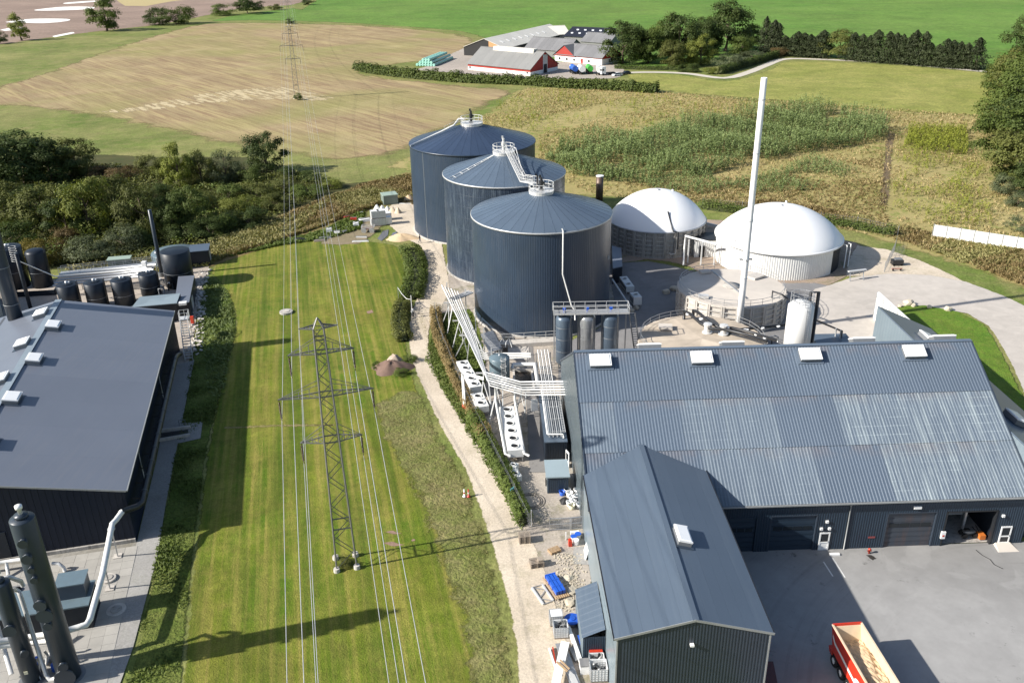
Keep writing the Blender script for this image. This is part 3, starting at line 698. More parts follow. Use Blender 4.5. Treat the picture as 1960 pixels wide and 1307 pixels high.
def digester(c, Rr, Hh, top, name_label, wall, roof, rim_m, nsec=40, hub_r=1.9, courses=False):
    t = thing('digester_tank', name_label, 'tank', (*c, 0), 0, 'three big digester tanks')
    nr = 190; prof = []; vs = []; fs = []
    for i in range(nr):
        for k, d in ((0, .036), (.45, .036), (.6, .05), (.9, .05)):
            a = 2 * math.pi * (i + k) / nr; prof.append((a, Rr - .05 + d))
    n = len(prof)
    for z in (0, Hh):
        for a, r in prof: vs.append((r * math.cos(a), r * math.sin(a), z))
    fs = [(i, (i + 1) % n, n + (i + 1) % n, n + i) for i in range(n)]
    MB().add(vs, fs).build('ribbed_wall', M[wall], t, True)
    if courses:
        for z in np.arange(1.8, Hh - .5, 2.05):
            MB().lathe((0, 0, z), [(Rr + .012, -.04), (Rr + .03, 0), (Rr + .012, .04)], 90, cap=False).build('course_seam', M['tank_wall'], t, True)
    # radial roof sheets with an upstand at the seam
    da = 2 * math.pi / nsec; s = MB(); Ro = Rr + .12
    def pt(a, r, up=0.0): return (r * math.cos(a), r * math.sin(a), Hh + .12 + (top - Hh - .12) * (1 - r / Ro) + up)
    h = .02
    s.add([pt(.004, Ro), pt(da, Ro), pt(da, hub_r * .6), pt(.01, hub_r * .6), pt(0, Ro, h), pt(.05 / Ro, Ro, h), pt(.05 / hub_r, hub_r * .6, h), pt(0, hub_r * .6, h), pt(0, Ro, -.15), pt(da, Ro, -.15)],
          [(0, 1, 2, 3), (4, 5, 6, 7), (0, 4, 7, 3), (5, 0, 3, 6), (0, 5, 4), (8, 9, 1, 0)])
    me = s.mesh('roof_panel', M[roof])
    for i in range(nsec):
        o = mesh_obj('roof_panel', me, t); o.rotation_euler = (0, 0, i * da)
    MB().lathe((0, 0, Hh), [(Ro - .1, -.16), (Ro + .05, -.16), (Ro + .05, .06), (Ro - .02, .1)], 120, cap=False).build('eave_ring', M[rim_m], t, True)
    MB().lathe((0, 0, 0), [(Rr + .25, .0), (Rr + .25, .25), (Rr, .3)], 64, cap=False).build('plinth', M['concrete_dark'], t, True)
    # hub deck with a railing
    MB().lathe((0, 0, top), [(hub_r * .98, -.75), (hub_r * .98, -.35), (hub_r, -.3), (hub_r, -.12), (.3, -.1)], 28, smooth=False).build('hub_deck', M['galv_light'], t, True)
    ro = railing(circle((0, 0, top - .12), hub_r - .05, 14), 1.15, 2.0, .035, True).build('hub_railing', M['white'], t, True)
    return t
T1, T2, T3 = (5.05, 136.4), (-.9, 158.6), (-7.5, 183.7)
d3 = digester(T3, 13.0, 18.3, 22.3, 'farthest navy digester tank with dark roof and white pipe down its left side', 'tank_wall', 'tank_roof_dark', 'tank_wall', 44, 2.3)
d2 = digester(T2, 11.06, 18.1, 22.0, 'middle navy digester tank with streaked wall and white stair on its roof', 'tank_wall_worn', 'tank_roof', 'rim', 40, 2.0, True)
d1 = digester(T1, 11.15, 17.1, 20.8, 'nearest navy digester tank with pale rim and bent white pipe on its wall', 'tank_wall', 'tank_roof', 'rim', 40, 2.0)
def stirrer(par, loc, m, tall=1.0):
    b = MB(); x, y, z = loc
    b.lathe((x, y, z), [(.5, 0), (.5, .12), (.26, .16), (.26, .7 * tall), (.36, .74 * tall), (.36, 1.25 * tall), (.22, 1.3 * tall), (.22, 1.75 * tall), (.1, 1.8 * tall)], 12, smooth=False)
    b.box((x + .32, y, z + 1.0 * tall), (.5, .3, .3)); b.box((x - .18, y + .1, z + 1.9 * tall), (.34, .28, .45))
    b.build('stirrer_motor', M[m], par, True)
stirrer(d1, (0, 0, 20.65), 'black_steel', 1.15); stirrer(d2, (0, 0, 21.85), 'galv_light', 1.3); stirrer(d3, (-.1, 0, 22.15), 'black_steel', 1.35)
b = MB(); b.tube([(-.6, .2, 21.0), (-.6, .2, 22.9), (-.9, .4, 23.1)], .16, 8); b.build('vent_pipe', M['black_steel'], d1, True)
# white pipe running from the hub of the far tank down its roof
b = MB(); b.tube([(-1.6, -.6, 22.9), (-2.6, -.9, 23.1), (-3.6, -1.3, 21.9), (-6, -2.2, 20.9), (-12.4, -4.6, 18.6)], .2, 8); b.build('roof_pipe', M['white'], d3, True)
b = railing([Vector((-2.2, -1.6, 22.3)), Vector((-5.5, -2.8, 21.1))], .9, 1.2, .03); b.build('roof_railing', M['white'], d3, True)
b = MB(); b.bar((-9.6, -8.72, .3), (-9.6, -8.72, 18.1), .12, .08); b.build('wall_strip', M['galv'], d3, True)
# faint access ladder lines on the middle tank
for k in (0, 1):
    b = MB()
    ang = R(208 + 6 * k)
    pts = []
    for r in (2.2, 5, 8, 10.8): pts.append((r * math.cos(ang), r * math.sin(ang), 18.25 + 3.78 * (1 - r / 11.18) + .1))
    b.tube(pts, .05, 5); b.build('roof_line', M['white'], d2, True)
for r in (3.2, 4.6, 6.0, 7.4, 8.8, 10.2):
    b = MB(); a0, a1 = R(207), R(215); z = 18.25 + 3.78 * (1 - r / 11.18) + .11
    b.bar((r * math.cos(a0), r * math.sin(a0), z), (r * math.cos(a1), r * math.sin(a1), z), .08, .05); b.build('roof_step', M['white'], d2, True)
# stair bridge from the middle hub to the near hub
st = thing('roof_stair', 'white steel stair bridging the two nearer digester roofs', 'stair', (T2[0] + 1, T2[1] - 10, 18), 0)
pa = Vector((T2[0] + .8, T2[1] - 1.9, 22.3)); pb = Vector((T2[0] + 3.2, T2[1] - 11.0, 19.2)); pc = Vector((T1[0] - .8, T1[1] + 1.9, 21.2))
for a, b2, nm in ((pa, pb, 'stair_flight'), (pb, pc, 'gangway')):
    side = (b2 - a).cross(Z).normalized() * .45; s = MB()
    for k in (-1, 1): s.bar(a + side * k, b2 + side * k, .1, .22)
    n = int((b2 - a).length / (.45))
    for i in range(n + 1): p = a.lerp(b2, i / n); s.bar(p - side, p + side, .3 if nm == 'stair_flight' else .42, .05)
    fo = s.build(nm, M['galv_light'], st)
    for k in (-1, 1):
        railing([a + side * k, b2 + side * k], 1.1, 1.4, .03).build('handrail', M['white'], st)
s = MB(); s.tube([pb + Vector((.3, .3, .2)), pa + Vector((1.4, -.6, .6)), pa + Vector((1.2, .6, .4))], .09, 6); s.build('cable_duct', M['galv_light'], st)
# bent white pipe on the near tank
b = MB(); q = lambda a, z, r=11.3: (r * math.cos(R(a)), r * math.sin(R(a)), z)
b.tube([q(-75.6, 17.6, 10.9), q(-75.6, 17.4, 11.35), q(-75.6, 10.6), q(-68, 5.2), q(-66.5, 4.6, 11.9), q(-66.5, 3.0, 12.0)], .11, 8); b.build('wall_pipe', M['white'], d1, True)
MB().box((10.55, -3.7, 10.5), (.1, .5, .5)).build('wall_plate', M['white_clean'], d1, True)

# ---- gas domes
def panel_tank(par, Rr, Hh, n, m, ribs=6, m2=None, skip=None):
    """precast wall: repeated ribbed panels"""
    da = 2 * math.pi / n; w = 2 * Rr * math.tan(da / 2)
    s = MB(); s.box((Rr - .12, 0, Hh / 2), (.2, w, Hh))
    for k in (-1, 1): s.box((Rr + .10, k * (w / 2 - .14), Hh / 2), (.34, .26, Hh))
    for j in range(ribs): s.box((Rr + .04, 0, .15 + (Hh - .3) * j / (ribs - 1)), (.34, w - .5, .17))
    me = s.mesh('wall_panel', M[m])
    for i in range(n):
        o = mesh_obj('wall_panel', me, par); o.rotation_euler = (0, 0, i * da + .02)
def cap_prof(Rr, z0, rise, n=14, over=.25):
    out = []
    for i in range(n + 1):
        t = math.pi / 2 * (1 - i / n); e = 1 - abs(math.sin(t)) ** 2.1
        out.append((max(Rr * math.sin(t), .0005), z0 + rise * max(e, 0) ** .82))
    return out
M['membrane'] = mat('white_membrane', (.86, .86, .86), .42, 0, .03, .3)
D1, D2 = (29.4, 170.4), (50.7, 159.4)
g1 = thing('gas_dome', 'smaller white gas dome on stained concrete ribbed wall beside the digesters', 'gas dome', (*D1, 0), 0, 'white gas domes')
panel_tank(g1, 9.55, 5.2, 30, 'concrete_dark', 7)
MB().lathe((0, 0, 0), cap_prof(9.7, 5.2, 5.7, 26), 96, cap=False).build('membrane_dome', M['membrane'], g1, True)
MB().lathe((0, 0, 5.2), [(9.5, -.1), (9.85, -.1), (9.85, .08), (9.6, .14)], 72, cap=False).build('rim', M['galv'], g1, True)
MB().lathe((0, 0, 2.6), [(9.72, -.06), (9.82, 0), (9.72, .06)], 72, cap=False).build('tension_band', M['galv'], g1, True)
MB().lathe((0, 0, 10.88), [(.35, 0), (.35, .18), (.02, .22)], 14).build('relief_valve', M['galv'], g1, True)
MB().lathe((3.1, 1.2, 10.2), [(.2, 0), (.2, .45), (.02, .5)], 10).build('relief_valve', M['white_clean'], g1, True)
b = MB(); 
b.tube([(.9, -7.0, 8.6), (1.5, -9.3, 5.9), (1.6, -9.95, 5.6), (2.6, -9.95, 5.4), (2.6, -9.95, 2.0)], .14, 8); b.build('gas_pipe', M['black_steel'], g1, True)
b = MB(); b.tube([(2.3, -9.95, 4.4), (2.3, -9.95, 1.2), (1.3, -10.1, 1.0), (1.1, -10.1, 1.4)], .1, 6); b.build('drain_pipe', M['white'], g1, True)
g2 = thing('gas_dome', 'larger bright white gas dome with white ribbed wall behind the flat tank', 'gas dome', (*D2, 0), 0, 'white gas domes')
MB().lathe((0, 0, 0), cap_prof(11.6, 4.9, 5.7, 26), 110, cap=False).build('membrane_dome', M['membrane'], g2, True)
MB().lathe((0, 0, 4.9), [(11.4, -.16), (11.8, -.16), (11.8, .1), (11.45, .16)], 90, cap=False).build('rim', M['white_clean'], g2, True)
def corr_arc(Rr, Hh, a0, a1, pitch, d=.05):
    n = int(abs(a1 - a0) * Rr / pitch); vs = []; fs = []
    for i in range(n):
        for k, e in ((0, 0), (.45, 0), (.55, d), (.95, d)):
            a = a0 + (a1 - a0) * (i + k) / n; vs += [((Rr + e) * math.cos(a), (Rr + e) * math.sin(a), 0), ((Rr + e) * math.cos(a), (Rr + e) * math.sin(a), Hh)]
    fs = [(2 * i, 2 * i + 2, 2 * i + 3, 2 * i + 1) for i in range(len(vs) // 2 - 1)]
    return MB().add(vs, fs)
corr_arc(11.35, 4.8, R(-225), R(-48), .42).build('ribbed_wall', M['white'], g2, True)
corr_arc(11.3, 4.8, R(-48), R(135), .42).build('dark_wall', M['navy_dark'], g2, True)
MB().lathe((0, 0, 10.58), [(.3, 0), (.3, .15), (.02, .2)], 12).build('relief_valve', M['galv'], g2, True)
MB().lathe((1.6, 2.6, 10.2), [(.2, 0), (.2, .5), (.02, .55)], 10).build('relief_valve', M['white_clean'], g2, True)
b = MB(); b.bar((-6.2, -3.4, 9.15), (-7.6, -5.3, 7.6), .25, .2); b.build('roof_bracket', M['black_steel'], g2, True)
b = MB(); b.box((-9.2, -5.6, 5.6), (.7, .5, .5)); b.build('valve_box', M['black_steel'], g2, True)
for dx in (0, 1.0):
    b = MB(); b.tube([(10.6 + dx, -5.4 + dx * .8, 4.6), (10.9 + dx, -6.1 + dx * .8, 4.7), (10.9 + dx, -6.1 + dx * .8, .3)], .1, 6); b.build('gas_riser', M['white'], g2, True)
# link house and pipe bridge between the domes
lh = thing('link_house', 'small white ribbed service house with black door between the domes', 'service house', G(1350, 498), 0)
c = G(1352, 492); 
MB().corr(c + Vector((-2.4, -.2, 0)), (1, 0, 0), Z, (0, -1, 0), 5.4, 3.4, .4, .05).build('front_wall', M['white'], lh)
MB().box(c + Vector((.3, 2.0, 1.7)), (5.4, 4.2, 3.4)).build('body', M['white'], lh)
MB().box(c + Vector((.3, 2.0, 3.48)), (5.6, 4.6, .16)).build('roof', M['trim'], lh)
MB().box(c + Vector((-1.0, -.28, 1.15)), (1.0, .1, 2.3)).build('door', M['black'], lh)
pbx = thing('pipe_bridge', 'white pipe bridge on posts between the two gas domes', 'pipe bridge', G(1345, 500), 0)
z = 4.7; p0 = G(1312, 452, z); p1 = G(1372, 468, z)
MB().tube([p0 + Vector((0, 0, -1.0)), p0, p1], .22, 8).build('main_pipe', M['white'], pbx)
for px, py in ((1316, 503), (1341, 508), (1366, 508)):
    g0 = G(px, py); MB().bar(g0, g0 + Z * 4.6, .22).build('post', M['white'], pbx)
b = MB(); p = G(1312, 455, 4.4); b.tube([p, p + Vector((-.3, -1.0, -2.0)), G(1308, 508, .3)], .17, 8); b.build('drop_pipe', M['white'], pbx)
p = G(1330, 430, 2.0)
MB().bar(G(1352, 428, 2.2), G(1385, 436, 2.2), .3, .5).build('rear_beam', M['white'], pbx)

# ---- flat concrete tanks
def flat_tank(c, Rr, Hh, label, n, m, deck, nrail, peak=.35):
    t = thing('concrete_tank', label, 'tank', (*c, 0), 0, 'flat concrete tanks')
    panel_tank(t, Rr, Hh, n, m, 6)
    ns = 10; da = 2 * math.pi / ns; s = MB()
    pts = [(Rr + .15) * 1.0] 
    vs = [(0.0, 0.0, Hh + peak)] + [((Rr + .15) * math.cos(da * i / 6 + .004), (Rr + .15) * math.sin(da * i / 6 + .004), Hh + .05) for i in range(7)]
    vs += [((Rr + .15) * math.cos(da * i / 6), (Rr + .15) * math.sin(da * i / 6), Hh - .2) for i in range(7)]
    s.add(vs, [tuple([0] + list(range(1, 8)))] + [(8 + i, 9 + i, 2 + i, 1 + i) for i in range(6)])
    me = s.mesh('roof_slab', M[deck])
    for i in range(ns):
        o = mesh_obj('roof_slab', me, t); o.rotation_euler = (0, 0, i * da)
    railing(circle((0, 0, Hh + .05), Rr - .1, nrail), 1.1, 2.2, .03, True).build('railing', M['galv'], t, True)
    return t
M['deck1'] = mat('pale_concrete_deck', (.55, .50, .44), .9, 0, .15, .5, .2, 10, dirt=0)
M['deck2'] = mat('stained_concrete_deck', (.46, .39, .31), .9, 0, .45, .35, .2, 10)
CT, CT2 = (36.0, 134.3), (27.3, 114.9)
c1 = flat_tank(CT, 8.5, 4.4, 'flat round concrete tank with ribbed pale wall behind the white chimney', 24, 'concrete', 'deck1', 26)
MB().lathe((0, 0, 4.4 + .3), [(1.5, 0), (1.5, .1), (.02, .12)], 28).build('centre_plate', M['concrete_dark'], c1, True)
b = MB(); b.bar((-1.8, 6.8, 4.85), (.9, -5.5, 4.85), .18, .18); b.build('deck_pipe', M['galv'], c1, True)
MB().box((5.0, 4.0, 4.75), (2.6, 1.9, .35), .6).build('hatch', M['concrete'], c1, True)
MB().box((-3.0, 6.6, 4.75), (1.8, 1.4, .35), .2).build('hatch', M['deck1'], c1, True)
MB().box((-5.5, -4.5, 4.8), (1.6, 1.0, .4), -.2).build('hatch', M['galv_light'], c1, True)
b = MB(); b.tube([(5.2, -5.2, 4.6), (5.2, -5.2, 5.7), (6.2, -6.4, 5.7), (7.2, -7.6, 5.2)], .14, 8); b.build('black_pipe', M['black_steel'], c1, True)
c2 = flat_tank(CT2, 8.9, 4.0, 'stained flat concrete tank with black pipes just behind the hall roof', 24, 'concrete', 'deck2', 26)
MB().box((-4.6, 4.0, 4.5), (2.0, 1.5, .4), -.15).build('hatch', M['deck1'], c2, True)
for k, (x0, y0) in enumerate(((-1.2, 7.6), (.2, 7.9))):
    b = MB(); b.tube([(x0, y0, 4.1), (x0, y0, 5.4), (x0 + .5, y0 - 1.0, 5.5), (x0 + 1.6, y0 - 4.4, 5.3), (x0 + 2.6, y0 - 6.0, 5.2), (x0 + 4.4, y0 - 6.3, 5.2), (x0 + 6.5, y0 - 8.3, 5.4), (x0 + 9.3, y0 - 11.6, 5.6)], .23, 8); b.build('black_pipe', M['black_steel'], c2, True)
for x, y in ((1.2, 2.2), (3.4, 1.6)):
    MB().lathe((x, y, 4.1), [(.75, 0), (.75, .3), (.5, .35), (.5, 1.3), (.62, 1.35), (.62, 1.6), (.1, 1.7)], 14, smooth=False).build('valve_pot', M['galv_light'], c2, True)
for i, (x, y) in enumerate(((-.9, 6.5), (.7, 4.6), (3.9, 1.4), (6.2, .4), (7.4, -1.2), (8.3, -2.4))):
    MB().lathe((x, y, 5.38), [(.3, -.1), (.3, .1)], 10).build('pipe_clamp', M['white_clean'], c2, True)
# black gas pipe with manifold in front of the chimney
bp = thing('gas_manifold', 'black pipe loop with valves beside the chimney foot', 'pipework', G(1440, 655), 0)
z = 4.2; a = G(1392, 643, z); bb = G(1403, 632, z); cc = G(1515, 620, z)
MB().tube([a + Z * -2, a, bb, cc, cc + Vector((.5, 0, -.2)), cc + Vector((.5, 0, -4.0))], .2, 8).build('black_pipe', M['black_steel'], bp)
for i in range(5):
    p = G(1425 + i * 12, 645 + (i % 2) * 5, 2.4); MB().tube([p, p + Vector((.7, -.2, .3)), p + Vector((1.3, 0, 0)), p + Vector((1.3, 0, -.9))], .1, 6).build('valve_pipe', M['black_steel'] if i % 2 else M['galv'], bp)
for px in (1430, 1460, 1490):
    p = G(px, 628 + (1460 - px) * .11, z); MB().lathe((p.x, p.y, p.z), [(.26, -.08), (.26, .08)], 10).build('pipe_clamp', M['white_clean'], bp)

# ---- white chimney
ch = G(1413, 641)
stk = thing('white_chimney', 'tall slender white chimney beside the flat concrete tank', 'chimney', ch, 0)
MB().lathe((0, 0, 0), [(.50, 0), (.48, 8), (.46, 20), (.44, 30), (.43, 38.9), (.39, 38.95), (.37, 38.6)], 20).build('shaft', M['white_clean'], stk, True)
for z in (9.5, 18.5, 28.5, 36): MB().lathe((0, 0, z), [(.47, -.06), (.54 - z * .001, 0), (.47, .06)], 20, cap=False).build('flange', M['rim'], stk, True)
b = MB(); b.box((0, 0, 12.5), (1.9, .35, .12)); b.box((0, 0, 12.5), (.35, 1.9, .12)); b.build('guy_bracket', M['grey_steel'], stk, True)
MB().lathe((0, 0, 0), [(.8, 0), (.8, .3)], 18, smooth=False).build('base_plate', M['concrete'], stk, True)
# guy wires
for k, (px, py) in enumerate(((1258, 598), (1600, 560))):
    pass

# ---- white scrubber tank at the hall's back
wt = thing('scrubber_tank', 'white upright tank with top railing behind the hall ridge', 'tank', (40.3, 113.0, 0), 0)
MB().lathe((0, 0, 0), [(1.78, 0), (1.78, 10.0), (1.2, 10.55), (.02, 10.75)], 32).build('shell', M['white'], wt, True)
railing(circle((0, 0, 10.3), 1.55, 12), 1.5, 2, .03, True).build('railing', M['galv'], wt, True)
ladder(wt, (.5, -1.9, .3), (.5, -1.9, 10.6)).parent = wt
bpy.context.view_layer.update()
b = MB(); b.tube([(1.3, .6, 10.4), (1.3, .6, 11.7), (2.35, .5, 11.8), (2.35, .4, .3)], .24, 10); b.build('black_duct', M['black_steel'], wt, True)
ph = thing('pump_house', 'low dark flat-roofed pump house with black pipe frame by the road', 'service house', G(1585, 660), 0)
c = Vector((46.5, 115.5, 0))
MB().box(c + Z * 1.6, (5.0, 4.5, 3.2)).build('walls', M['navy_dark'], ph); MB().box(c + Z * 3.28, (5.3, 4.8, .16)).build('roof', M['smooth_roof'], ph)
b = MB(); p = G(1560, 612, 4.2); q = G(1612, 634, 4.2); b.tube([p, q, q + Z * -4], .16, 8); b.build('black_pipe', M['black_steel'], ph)
for k in (0, 1):
    b = MB(); q = G(1600 + 9 * k, 632 + 3 * k, 4.3); b.tube([q + Z * .3, q + Vector((.1, -.2, -4))], .1, 6); b.build('white_post', M['white'], ph)
b = railing(circle((48.9, 111.5, 3.2), 1.5, 12), 1.0, 2, .03, True); b.build('railing', M['galv'], ph)

# ---- three upright silos under a platform
SB = G(1078, 701)
for i, pxc in enumerate((1079, 1122, 1166)):
    p = G(pxc, 700 - i * 1.2)
    s = thing('upright_silo', ('leftmost', 'middle', 'rightmost')[i] + ' of three steel silos under the railed platform', 'silo', p, 0, 'silos under the platform')
    MB().lathe((0, 0, 0), [(.6, .1), (.95, .55), (1.22, .9), (1.22, 7.5), (1.05, 7.95), (.55, 8.25), (.02, 8.35)], 26).build('shell', M['silo'] if i != 1 else M['silo_bright'], s, True)
    for z in (2.7, 4.6, 6.4): MB().lathe((0, 0, z), [(1.225, -.04), (1.25, 0), (1.225, .04)], 26, cap=False).build('band', M['grey_steel'], s, True)
    for a in range(4):
        an = R(45 + 90 * a); MB().bar((1.15 * math.cos(an), 1.15 * math.sin(an), -.05), (1.15 * math.cos(an), 1.15 * math.sin(an), 1.3), .14).build('leg', M['grey_steel'], s, True)
    b = MB(); b.tube([(0, 0, 8.3), (0, 0, 8.9)], .13, 8); b.box((.0, 0, 9.0), (.42, .3, .3)); b.build('blue_valve', M['blue'], s, True)
    MB().tube([(.9, -.85, 8.0), (.9, -.85, .3)], .05, 6).build('gauge_pipe', M['galv'], s, True)
pl = thing('silo_platform', 'galvanised railed platform above the three upright silos', 'platform', SB, 0)
a = Vector((SB.x - 1.5, SB.y - .9, 8.55)); L = G(1184, 698).x - SB.x + 2.6
MB().box(a + Vector((L / 2, .95, 0)), (L, 1.9, .1)).build('deck', M['galv'], pl)
MB().box(a + Vector((L / 2, .0, .12)), (L, .05, .28)).build('kick_plate', M['galv_light'], pl)
railing([a, a + Vector((L, 0, 0)), a + Vector((L, 1.9, 0)), a + Vector((0, 1.9, 0))], 1.2, 1.5, .04, True).build('railing', M['galv_light'], pl)
for i in range(4):
    x = .2 + (L - .4) * i / 3; MB().bar(a + Vector((x, 1.75, -8.5)), a + Vector((x, 1.75, 0)), .18).build('post', M['galv'], pl)
b = MB()
for k in (0, .8): b.bar(a + Vector((L + k, .3, 0)), a + Vector((L + 1.6 + k, 2.6, -8.5)), .1, .2)
for j in range(20): b.bar(a + Vector((L, .3, 0)).lerp(Vector((L + 1.6, 2.6, -8.5)), j / 20), a + Vector((L + .8, .3, 0)).lerp(Vector((L + 2.4, 2.6, -8.5)), j / 20), .2, .04)
b.build('stair', M['grey_steel'], pl)

# ================================================================== EQUIPMENT YARD
def par_path(line, off):
    P = [Vector(p) for p in line]; out = []
    for i, p in enumerate(P):
        ds = []
        if i > 0: ds.append((P[i] - P[i - 1]).normalized())
        if i < len(P) - 1: ds.append((P[i + 1] - P[i]).normalized())
        d = sum(ds, Vector((0, 0, 0))).normalized(); s = Vector((d.y, -d.x, 0)).normalized()
        k = 1 / max(.4, s.dot(Vector((ds[0].y, -ds[0].x, 0)).normalized()))
        out.append(p + s * off * k)
    return out
rk = thing('pipe_rack', 'bundle of white pipes on leaning steel frames crossing the equipment yard', 'pipe rack', G(925, 735), 0)
h = 4.6
for i in range(6):
    MB().tube([G(846 + 6 * i, 546 + 2.4 * i, h), G(888 + 4.5 * i, 632 + 3.4 * i, h), G(926 + 2.4 * i, 712 + 5.2 * i, h), G(996 + 1.6 * i, 731 + 5.0 * i, h), G(1085, 730 + 5.0 * i, h)], (.13, .09, .1, .12, .09, .1)[i], 8).build('pipe', M['pipe_white'] if i % 3 else M['galv_light'], rk)
line2 = [G(900, 596, 4.2), G(872, 566, 4.2), G(850, 556, 4.2)]
for i, off in enumerate((0, .45, .9)): MB().tube(par_path([G(905, 560, 4.6), G(868, 575, 4.6)], off), .16, 8).build('pipe', M['galv'], rk)
for (px, py), (bx, by), (cx2, cy2) in (((862, 578), (846, 622), (856, 640)), ((893, 640), (868, 690), (894, 690)), ((880, 612), (866, 668), (886, 660)), ((926, 712), (918, 796), (942, 800)), ((955, 728), (935, 815), (962, 818)), ((1000, 742), (985, 800), (1004, 802))):
    t = G(px, py, h - .2); b0 = G(bx, by); b1 = G(cx2, cy2)
    MB().bar(t, b0, .14).build('frame_leg', M['pipe_white'], rk); MB().bar(t + Vector((.5, .2, 0)), b1, .14).build('frame_leg', M['pipe_white'], rk)
    MB().bar(t + Vector((-1.1, 0, -.15)), t + Vector((1.3, 0, -.15)), .12, .2).build('cross_beam', M['galv_light'], rk)
    MB().bar(t.lerp(b0, .2), (t + Vector((.5, .2, 0))).lerp(b1, .75), .08).build('brace', M['white'], rk)
for px, py in ((858, 556), (893, 570), (912, 618), (928, 650), (942, 690)):
    p = G(px, py + 42); MB().bar(p, p + Z * 5.4, .16).build('mast', M['galv_light'], rk)
# second white pipe loop with the red-footed portal by the hedge
pr = thing('pipe_portal', 'white pipe portal dropping to the ground beside the hedge', 'pipework', G(885, 770), 0)
for k in (0, .5):
    a = G(926, 722, 4.3) + Vector((0, -k, -.1)); c0 = G(884, 712, 4.3) + Vector((k * .4, -k, 0)); d0 = G(888, 782) + Vector((k * .5, -k * .6, .2))
    MB().tube([a, c0, Vector((c0.x, c0.y - .1, 4.0)), Vector((d0.x, d0.y, .4))], .1, 8).build('pipe', M['white'], pr)
    MB().lathe((d0.x, d0.y, .15), [(.2, 0), (.2, .5)], 10).build('red_foot', M['red'], pr)
# pipes from the yard to the buffer tank's right
pp = thing('service_pipes', 'white pipe run behind the small ladder tank', 'pipework', G(1000, 700), 0)
for i in range(4):
    MB().tube([G(916, 668 + i * 1.5, 3.0) + Vector((0, -i * .45, 0)), G(928, 676 + i, 3.0) + Vector((0, -i * .45, 0)), G(1016, 676, 3.0) + Vector((0, -i * .45, 0))], .10, 8).build('pipe', M['pipe_white'], pp)
MB().tube([G(980, 706, 2.6), G(982, 698, 3.0), G(1024, 697, 3.0), G(1030, 735, 3.0)], .3, 10).build('large_pipe', M['white'], pp)
for px in (960, 1010): 
    p = G(px, 706); MB().bar(p, p + Z * 3, .14).build('post', M['galv'], pp)
for k, (a, b2) in enumerate((((884, 606), (915, 680)), ((893, 600), (924, 672)))):
    MB().tube([G(*a, 2.4), G(*b2, 2.4)], .15, 8).build('pipe', M['galv_light'], pp)
# dark pit with a kerb behind the pipes
pit = thing('pump_pit', 'dark sunken pump pit with concrete rim in the equipment yard', 'pit', G(1000, 735), 0)
P4 = [G(985, 752), G(1022, 752), G(1018, 712), G(983, 712)]
b = MB()
for i in range(4): b.bar(P4[i] + Z * .25, P4[(i + 1) % 4] + Z * .25, .3, .5)
b.build('rim', M['concrete'], pit)
b = MB(); b.add([p + Z * .12 for p in P4], [(0, 1, 2, 3)]); b.build('pit_floor', mat('wet_sludge', (.022, .016, .013), .25), pit)
P4 = [G(925, 665), G(1012, 665), G(1012, 690), G(925, 690)]
b = MB(); b.add([p + Z * .14 for p in P4], [(0, 1, 2, 3)]); b.build('slab', M['concrete'], pit)
# small ladder tank
p = G(957, 737)
bt = thing('ladder_tank', 'small blue-grey upright tank with caged ladder in the pipe yard', 'tank', p, 0)
MB().lathe((0, 0, 0), [(1.42, 0), (1.42, 4.3), (1.3, 4.42), (.02, 4.65)], 30).build('shell', M['tank_blue'], bt, True)
b = MB(); 
for k in (-1, 1): b.bar((.55 + .28 * k, -1.5, .2), (.55 + .28 * k, -1.5, 5.1), .07)
for i in range(14): b.bar((.27, -1.5, .4 + i * .33), (.83, -1.5, .4 + i * .33), .05)
for z in (1.8, 2.8, 3.8, 4.8): b.tube(circle((.55, -1.75, z), .42, 12), .03, 5, True)
b.build('caged_ladder', M['galv_light'], bt, True)
MB().tube([(0, 0, 4.6), (0, 0, 5.6)], .08, 6).build('vent', M['galv'], bt, True)

# dry coolers with round fans
def cooler(label, c0, c1, w, h, nf, base=.8, tall=1.0, box_m='white'):
    c0 = Vector((c0[0], c0[1], 0)); c1 = Vector((c1[0], c1[1], 0)); d = c1 - c0; L = d.length; an = math.atan2(d.y, d.x); mid = (c0 + c1) / 2
    t = thing('dry_cooler', label, 'cooler', mid, an, 'white dry coolers')
    MB().box((0, 0, base + tall / 2), (L, w, tall)).build('casing', M[box_m], t, True)
    MB().box((0, 0, base + tall * .45), (L - .3, w + .04, tall * .6)).build('fin_coil', M['grey_steel'], t, True)
    for sx in (-1, 1):
        for sy in (-1, 1): MB().box((sx * (L / 2 - .2), sy * (w / 2 - .12), base / 2), (.12, .12, base)).build('leg', M['galv'], t, True)
    for i in range(nf):
        x = -L / 2 + L * (i + .5) / nf; r = min(L / nf, w) * .25
        f = MB().lathe((x, 0, base + tall), [(r + .1, 0), (r + .1, .12), (r, .12), (r, .02)], 20, cap=False).build('fan_ring', M[box_m], t, True)
        MB().lathe((x, 0, base + tall), [(r, .02), (.02, .03)], 20, cap=False).build('fan_well', M['black'], f, True)
        b = MB()
        for k in range(5):
            a = k * 1.2566; b.bar((x, 0, base + tall + .05), (x + r * .9 * math.cos(a), r * .9 * math.sin(a), base + tall + .05), .12, .02)
        b.build('fan_blades', M['black_steel'], f, True)
    return t
cooler('long white dry cooler with four fans left of the small ladder tank', (-7.3, 114.3), (-5.0, 106.2), 1.7, 2.2, 5)
cooler('short white dry cooler unit at the foot of the portal pipes', (-4.9, 104.8), (-4.0, 101.0), 1.7, 2.2, 2, .7, .9)
cooler('long white dry cooler with three fans beside the asphalt lane', (-.9, 100.6), (.2, 89.9), 1.9, 2.3, 6)
